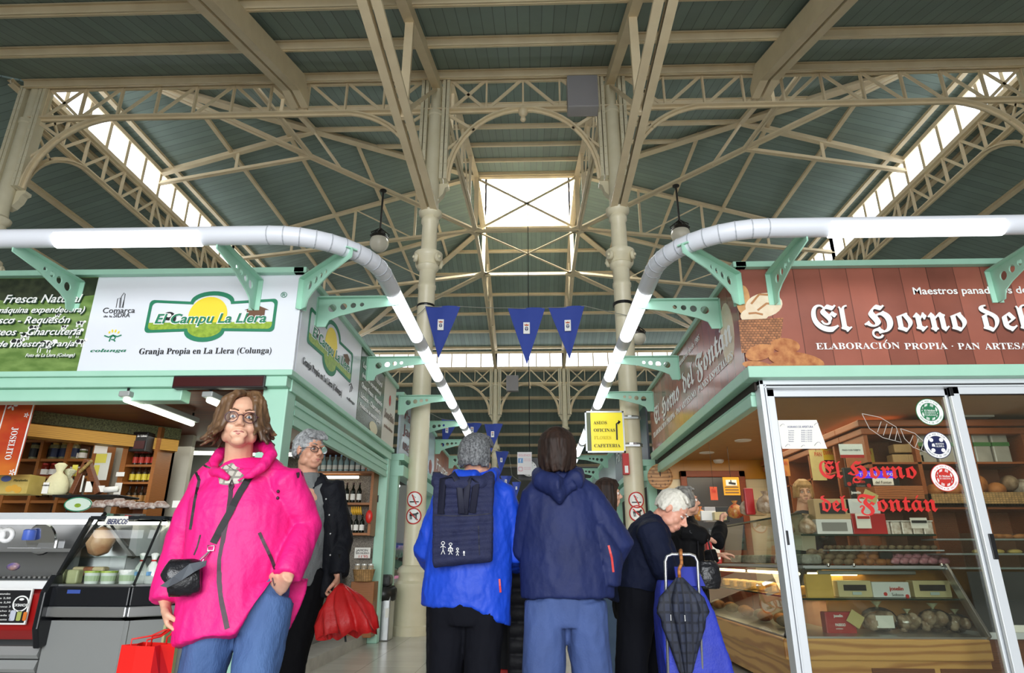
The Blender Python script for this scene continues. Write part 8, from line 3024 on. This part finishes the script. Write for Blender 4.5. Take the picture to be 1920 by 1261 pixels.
H5.features(Q, None, M('brow_dark', '#2a1c16', .7))
m = H5.strands(40, 1.0, 2 * PI - 1.0, -.27, -.1, .014, .01, 4, .01)
H5.cap(m, .008)
for i in range(9):
    x = -.055 + .11 * i / 8
    m.tube([H5.p(x * .3, -.02, .122), H5.p(x * .8, .05, .108), H5.p(x * 1.2, .07, .07), H5.p(x * 1.5, .05, .03)], [.012, .013, .011, .006], 7)
me = blend(m, .007, 1)
wrinkle(me, .006, 50, (1, 1, .15), 8)
put(me, 'hair', M('hair_dark'), Q)
m = MB()
etube(m, [pel - UZ * .1, pel + UZ * .1, pel + UZ * .35, neck0 - UZ * .1, neck0 - UZ * .02], [(.19, .13), (.17, .125), (.18, .125), (.15, .1), (.065, .065)], sd, 20)
for k in (-1, 1):
    a = neck0 - UZ * .09 + sd * .17 * k
    b = a - UZ * .28 + f * .02
    c = b + f * .2 - UZ * .06
    etube(m, [a, b, c], [.075, .065, .05])
me = blend(m, .009, 3)
wrinkle(me, .016, 10, (1, 1, .6), 7)
put(me, 'coat', M('coat_black', '#101013', .8, spec=.15), Q)
m = legs(MB(), hipA, kA, aA, hipB, kB, aB, (.1, .09, .08, .085, .085), pel, sd, (.16, .12))
me = blend(m, .01, 3)
wrinkle(me, .012, 12, (1, 1, .6), 9)
put(me, 'jeans', M('denim_pale', '#7d97b8', .8, var=.5, vs=8, col2='#5d7aa0'), Q)
for a in (aA, aB):
    shoe(a - UZ * .095, f, .25, M('boot_brown', '#7a6a44', .6), Q, M('sole_dark', '#2a2620', .7), .09)

# ---------------------------------------------------------------- stooping white haired man
Yo = 4.35
PO = lambda x, y, dy=0: at(x, y, Yo + dy)
f = V((1, .1, 0)).normalized()
sd = UZ.cross(f)
fh = V((.72, -.35, -.62))
H6 = Head(PO(1260, 957, -.02), fh, V((.55, -.1, .8)), 1.04)
base = V((PO(1190, 1100).x, Yo, 0))
pel = PO(1192, 1112, .05)
ch = PO(1222, 1000, .03)
neck0 = PO(1240, 972, .02)
shA, shB = PO(1222, 1000, -.17), PO(1222, 992, .2)
elA, wrA = PO(1245, 1065, -.2), PO(1275, 1105, -.12)
elB, wrB = PO(1258, 1060, .16), PO(1285, 1095, .1)
hipA, hipB = pel - V((0, .1, .02)), pel + V((0, .1, -.02))
kA, kB = V((base.x - .06, Yo - .1, .5)), V((base.x + .12, Yo + .12, .5))
aA, aB = V((base.x - .08, Yo - .1, .1)), V((base.x + .12, Yo + .12, .1))
m = MB()
H6.solid(m, .008)
etube(m, [ch, neck0, H6.p(0, -.02, -.05)], [(.09, .07), (.066, .066), (.06, .064)], sd)
etube(m, [pel, pel.lerp(ch, .5), ch], [(.16, .11), (.16, .12), (.17, .11)], V((0, 1, 0)))
for a, b, c in ((shA, elA, wrA), (shB, elB, wrB)):
    etube(m, [ch, a, b, c], [.07, .056, .04, .029])
    hand(m, c, V((.6, 0, -.8)), V((.8, 0, .6)), V((0, 1 if a is shA else -1, 0)), (.7, .8, .8, .8), 1.02)
for a, b, c in ((hipA, kA, aA), (hipB, kB, aB)):
    etube(m, [a, b, c], [.085, .055, .038])
O_ = put(blend(m, .0065, 3), 'person', M('skin_ruddy', '#d9a088', .5, var=.4, vs=20, col2='#c07a66'), label='white haired man in a dark suit stooping over the blue shopping trolley', cat='person', base=base)
H6.features(O_, None, M('brow_white', '#d9d6d0', .7), None, .6)
m = H6.strands(40, 1.72, 2 * PI - 1.72, -.03, -.06, .011, .006, 6, .006)
H6.cap(m, .005)
for i in range(13):
    x = -.06 + .12 * i / 12
    m.tube([H6.p(x * .5, -.03, .12), H6.p(x * .9, .035, .112), H6.p(x, .068, .088)], [.013, .013, .007], 7)
me = blend(m, .006, 2)
wrinkle(me, .005, 70, (1, 1, .5), 8)
put(me, 'hair', M('hair_white', '#dcd8cc', .55, var=.5, vs=60, col2='#b5ada0'), O_)
suit = M('suit_dark', '#141a30', .75, spec=.15, var=.3, vs=7, bump=.15, bs=90)
m = MB()
hem = pel + (pel - ch).normalized() * .06
etube(m, [hem, pel + UZ * .05, pel.lerp(ch, .5) + V((-.02, 0, 0)), ch + V((-.01, 0, .0)), neck0 - fh.normalized() * .01], [(.2, .17), (.2, .16), (.21, .155), (.2, .13), (.08, .08)], V((0, 1, 0)), 24)
for a, b, c in ((shA, elA, wrA), (shB, elB, wrB)):
    etube(m, [ch.lerp(a, .5), a, a.lerp(b, .5), b, b.lerp(c, .5), c], [.09, .092, .082, .074, .066, .058], None, 16)
me = blend(m, .008, 4)
wrinkle(me, .018, 9, (1, 1, .7), 41)
put(me, 'jacket', suit, O_)
m = legs(MB(), hipA, kA, aA, hipB, kB, aB, (.12, .105, .09, .085, .085), pel - UZ * .05, V((0, 1, 0)), (.19, .15))
me = blend(m, .01, 3)
wrinkle(me, .014, 9, (1, 1, .5), 43)
put(me, 'trousers', M('trousers_night', '#0e0f15', .85, spec=.12), O_)
for a in (aA, aB):
    shoe(a - UZ * .095, f, .28, M('shoe_black'), O_)

# shopping trolley and the tartan umbrella hanging on it
Yt = 3.95
PT = lambda x, y, dy=0: at(x, y, Yt + dy)
t = thing('shopping_trolley', 'royal blue shopping trolley with a chrome loop handle beside the stooping man', 'trolley', V((PT(1290, 1200).x, Yt, 0)))
c = V((PT(1292, 1200).x, Yt + .05, 0))
tb = M('trolley_blue', '#2335b0', .6, var=.3, vs=9, bump=.2, bs=90)
m = MB()
for z, w, d, dx in ((.16, .17, .14, .03), (.35, .175, .15, .02), (.6, .165, .145, .01), (.8, .14, .12, .0), (.92, .125, .1, -.02), (.97, .11, .07, -.03)):
    etube(m, [c + V((dx, 0, z - .1)), c + V((dx, 0, z + .02))], [(w, d), (w, d)], V((1, 0, 0)), 4)
m2 = MB()
for z, w, d, dx in ((.14, .2, .15, .05), (.5, .19, .15, .03), (.8, .15, .12, -.01), (.95, .11, .08, -.03), (.99, .09, .05, -.04)):
    m2.add([], [])
rings = [(.14, .19, .14, .05), (.5, .18, .14, .03), (.8, .15, .115, -.01), (.96, .105, .075, -.03)]
vs = []
for z, w, d, dx in rings:
    vs += [c + V((dx + sx * w, sy * d, z)) for sx, sy in ((-1, -1), (-.5, -1.06), (.5, -1.06), (1, -1), (1.05, 0), (1, 1), (.5, 1.06), (-.5, 1.06), (-1, 1), (-1.05, 0))]
k = 10
body = MB().add(vs, [(i * k + j, i * k + (j + 1) % k, (i + 1) * k + (j + 1) % k, (i + 1) * k + j) for i in range(3) for j in range(k)] + [tuple(range(k - 1, -1, -1)), tuple(3 * k + j for j in range(k))])
me = blend(body, .01, 5)
wrinkle(me, .010, 9, (1, 1, .8), 51)
put(me, 'bag_body', tb, t)
hy = Yt - .09
q0, q1, q2, q3 = at(1246, 1261, hy), at(1247, 1045, hy), at(1307, 1045, hy), at(1311, 1261, hy)
MB().tube([V((q0.x, hy, .1)), q1 - UZ * .02, q1 + V((.012, 0, .008)), q1 + V((.04, 0, .018)), q2 + V((-.04, 0, .018)), q2 + V((-.012, 0, .008)), q2 - UZ * .02, V((q3.x, hy, .1))], .0085, 10).build('loop_handle', M('alu_tube', '#c9ccd0', .25, .9), t, True)
a, b = PT(1270, 1098, -.07), PT(1313, 1062, -.03)
MB().add([V((a.x, a.y, a.z)), V((b.x + .01, a.y, a.z)), V((b.x - .02, b.y, b.z)), V((a.x + .0, b.y, b.z))] + [V((a.x, a.y + .02, a.z)), V((b.x + .01, a.y + .02, a.z)), V((b.x - .02, b.y + .02, b.z)), V((a.x, b.y + .02, b.z))], [(0, 1, 2, 3), (7, 6, 5, 4), (0, 4, 5, 1), (1, 5, 6, 2), (2, 6, 7, 3), (3, 7, 4, 0)]).build('top_flap', M('trolley_flap', '#1e2c98', .6), t)
for s_ in (-1, 1):
    MB().lathe([(.02, -.015), (.07, -.015), (.08, -.01), (.08, .01), (.07, .015), (.02, .015)], c + V((s_ * .2, .05, .081)), 18, (1, 0, 0)).build('wheel', M('rubber'), t, 40)
tart = stripes('tartan', '#2a3044', 0, .035, .3, .45, .7, .5, axis2=2, pitch2=.05, gap2=.25)
t = thing('umbrella', 'folded tartan umbrella with a wooden crook hooked over the trolley handle', 'umbrella', PT(1278, 1150, -.17))
top, tip = at(1274, 1082, hy - .05), at(1287, 1275, hy - .03)
tip.z = max(tip.z, .3)
dd = (tip - top).normalized()
m = MB()
s1, s2 = V((1, 0, 0)), dd.cross(V((1, 0, 0))).normalized()
vs = []
prof = [(0, .018), (.08, .05), (.2, .095), (.3, .105), (.36, .09), (.5, .085), (.7, .055), (.9, .03), (1, .012)]
n = 64
L = (tip - top).length
for tt, r in prof:
    for k in range(n):
        a = 2 * PI * k / n
        rr = r * (1 + .3 * math.sin(a * 7 + tt * 2.5) * min(1, tt * 4))
        vs.append(top + dd * tt * L + s1 * rr * math.cos(a) * 1.1 + s2 * rr * .7 * math.sin(a) + dd * .03 * math.sin(7 * a) * (1 if .25 < tt < .5 else 0))
fs = [(i * n + k, i * n + (k + 1) % n, (i + 1) * n + (k + 1) % n, (i + 1) * n + k) for i in range(len(prof) - 1) for k in range(n)]
m.add(vs, fs).build('canopy', tart, t, True)
hw = wood('crook_wood', '#b0713a', '#8a5226', (1, 1, 4))
cr = at(1275, 1045, hy)
MB().tube([top, top - dd * .04, V((cr.x, hy - .03, cr.z - .03)), V((cr.x, hy - .03, cr.z + .02)), V((cr.x + .005, hy - .015, cr.z + .04)), V((cr.x + .006, hy + .01, cr.z + .038)), V((cr.x + .006, hy + .022, cr.z + .01))], .0095, 10).build('crook', hw, t, True)
MB().tube([tip, tip + dd * .06], .005, 8).build('ferrule', steel, t)
for k in range(8):
    a = k * PI / 4
    p = top + dd * .36 * L + s1 * .1 * math.cos(a) + s2 * .07 * math.sin(a)
    MB().tube([p, p + dd * .03], .003, 5).build('rib_tip', steel, t)

# ---------------------------------------------------------------- woman in black at the bakery counter
Yk = 5.75
PK = lambda x, y, dy=0: at(x, y, Yk + dy)
f = V((1, .25, 0)).normalized()
sd = UZ.cross(f)
H7 = Head(PK(1286, 940), V((1, .2, .12)), V((-.1, 0, 1)), 1.04)
neck0 = PK(1284, 968)
base = V((neck0.x - .02, Yk, 0))
pel = V((neck0.x - .02, Yk, .95))
shA, shB = PK(1290, 998, -.16), PK(1290, 998, .18)
elA, wrA = PK(1345, 1014, -.12), PK(1352, 984, .02)
elB, wrB = PK(1310, 1050, .2), PK(1345, 1040, .2)
hipA, hipB = pel - sd * .09, pel + sd * .09
kA, kB = V((base.x + .02, Yk - .09, .52)), V((base.x + .06, Yk + .1, .52))
aA, aB = V((base.x, Yk - .09, .1)), V((base.x + .04, Yk + .1, .1))
m = MB()
H7.solid(m, .004)
etube(m, [neck0 - UZ * .12, neck0, H7.p(0, -.015, -.05)], [(.08, .06), (.056, .056), (.055, .056)], sd)
etube(m, [pel, pel + UZ * .25, neck0 - UZ * .1], [(.15, .1), (.14, .1), (.15, .09)], sd)
for a, b, c in ((shA, elA, wrA), (shB, elB, wrB)):
    etube(m, [neck0 - UZ * .1, a, b, c], [.06, .054, .038, .027])
hand(m, wrA, V((.15, .1, 1)), V((.9, .1, -.2)), V((.1, 1, 0)), (.8, .95, 1.1, 1.2), 1, .8)
hand(m, wrB, V((1, 0, .1)), V((0, 0, -1)), V((0, -1, 0)), (.3, .4, .4, .4), 1)
for a, b, c in ((hipA, kA, aA), (hipB, kB, aB)):
    etube(m, [a, b, c], [.08, .05, .036])
K = put(blend(m, .0065, 3), 'person', skin2, label='grey haired woman in black raising a hand at the bakery counter', cat='person', base=base)
H7.features(K, None, M('brow_dark'))
m = H7.strands(40, .95, 2 * PI - .95, -.06, -.15, .010, .005, 4, .006)
H7.cap(m, .006)
for i in range(13):
    x = -.065 + .13 * i / 12
    m.tube([H7.p(x * .6, -.06, .11), H7.p(x * .9, .03, .112), H7.p(x, .07, .085)], [.012, .012, .007], 7)
H7.ball(m, 0, -.11, -.03, .04, .035, .045)
me = blend(m, .006, 1)
wrinkle(me, .005, 60, (1, .2, 1), 8)
put(me, 'hair', M('hair_greydark', '#55524f', .5, var=1, vs=40, col2='#8a8780'), K)
m = MB()
etube(m, [pel - UZ * .22, pel + UZ * .05, pel + UZ * .3, neck0 - UZ * .1, neck0 - UZ * .0], [(.2, .15), (.185, .14), (.19, .14), (.16, .11), (.07, .07)], sd, 22)
for a, b, c in ((shA, elA, wrA), (shB, elB, wrB)):
    etube(m, [neck0 - UZ * .1, a, a.lerp(b, .5), b, b.lerp(c, .5), c - (c - b).normalized() * .01], [.08, .085, .075, .07, .062, .052], None, 16)
me = blend(m, .008, 4)
wrinkle(me, .016, 10, (1, 1, .7), 61)
put(me, 'coat', M('coat_soot', '#0f0f11', .75, spec=.15, var=.3, vs=7), K)
m = legs(MB(), hipA, kA, aA, hipB, kB, aB, (.1, .09, .08, .07, .065), pel, sd, (.17, .13))
put(blend(m, .01, 3), 'trousers', M('trousers_black'), K)
for a in (aA, aB):
    shoe(a - UZ * .095, f, .25, M('shoe_black'), K)
t = thing('handbag', 'shiny black shoulder bag hanging on the arm of the woman at the counter', 'bag', PK(1328, 1078, -.2))
c = PK(1328, 1078, -.22)
m = MB()
etube(m, [c - UZ * .1, c - UZ * .03, c + UZ * .06, c + UZ * .11], [(.08, .035), (.1, .05), (.095, .045), (.07, .025)], V((1, 0, 0)), 18)
me = blend(m, .008, 3)
wrinkle(me, .008, 20, (1, 1, 1), 5)
put(me, 'body', leather, t)
MB().tube([c + V((-.07, 0, .1)), c + V((-.05, .03, .3)), shA + V((0, -.06, .0)), shA + V((.03, 0, .09)), c + V((.03, .05, .3)), c + V((.06, .02, .1))], .007, 6).build('strap', leather, t, True)

# ---------------------------------------------------------------- saleswoman behind the counter
Yv = 7.15
PV = lambda x, y, dy=0: at(x, y, Yv + dy)
f = V((-.35, -1, 0)).normalized()
sd = UZ.cross(f)
H8 = Head(PV(1506, 922), V((-.15, -1, -.1)), UZ, 1.02)
neck0 = PV(1504, 952, .04)
base = V((neck0.x, Yv, 0))
pel = V((neck0.x, Yv + .05, .95))
shA, shB = neck0 + V((-.18, .02, -.1)), neck0 + V((.18, .02, -.1))
elA, wrA = shA + V((-.03, .0, -.28)), PV(1497, 1005, -.22)
elB, wrB = shB + V((.06, -.02, -.28)), PV(1536, 990, -.24)
m = MB()
H8.solid(m)
etube(m, [neck0 - UZ * .12, neck0, H8.p(0, -.015, -.05)], [(.08, .06), (.055, .055), (.055, .056)], sd)
etube(m, [V((pel.x, pel.y, .0)), pel, pel + UZ * .3, neck0 - UZ * .1], [(.14, .1), (.16, .11), (.14, .1), (.15, .09)], sd)
for a, b, c in ((shA, elA, wrA), (shB, elB, wrB)):
    etube(m, [neck0 - UZ * .1, a, b, c], [.06, .054, .04, .028])
hand(m, wrB, V((-.85, -.15, .35)), V((0, .8, .3)), V((0, 0, 1)), (.4, .5, .6, .7), 1.02, .5)
hand(m, wrA, V((.5, -.2, .3)), V((.3, .8, 0)), V((0, 0, 1)), (.5, .6, .6, .6), 1)
VD = put(blend(m, .007, 3), 'person', skin, label='fair haired saleswoman in dark clothes holding a paper behind the bakery counter', cat='person', base=base)
H8.features(VD, None, M('brow_fair', '#9a7a54', .7))
m = H8.strands(40, .75, 2 * PI - .75, -.06, .05, .012, .006, 4, .010)
H8.cap(m, .008)
for i in range(11):
    for sg in (-1, 1):
        t_ = i / 10
        x = sg * (.008 + .06 * t_)
        m.tube([H8.p(sg * .003, -.01, .122), H8.p(x * .6, .06, .108), H8.p(x, .085 - .02 * t_, .07), H8.p(x * 1.15, .08 - .04 * t_, .05 - .03 * t_)], [.011, .012, .010, .005], 7)
me = blend(m, .007, 1)
wrinkle(me, .005, 60, (1, 1, .2), 8)
put(me, 'hair', M('hair_fair', '#b08a58', .5, var=.8, vs=30, col2='#8a6436'), VD)
m = MB()
etube(m, [pel - UZ * .25, pel, pel + UZ * .3, neck0 - UZ * .12, neck0 - UZ * .03], [(.2, .14), (.185, .13), (.18, .13), (.15, .1), (.07, .07)], sd, 20)
for a, b, c in ((shA, elA, wrA), (shB, elB, wrB)):
    etube(m, [neck0 - UZ * .1, a, b, b.lerp(c, .6)], [.08, .08, .062, .05], None, 14)
me = blend(m, .009, 3)
wrinkle(me, .012, 10, (1, 1, .7), 71)
put(me, 'work_shirt', M('shirt_ink', '#20242f', .7), VD)
a, b = PV(1490, 1030, -.3), PV(1525, 968, -.3)
MB().prism([(a.x, a.z), (b.x - .02, a.z - .02), (b.x, b.z), (a.x - .02, b.z + .01)], (0, a.y, 0), UX, UZ, .004).build('paper_sheet', M('paper_buff', '#cfc6b2', .7), label='buff paper sheet held by the saleswoman behind the glass', cat='paper')
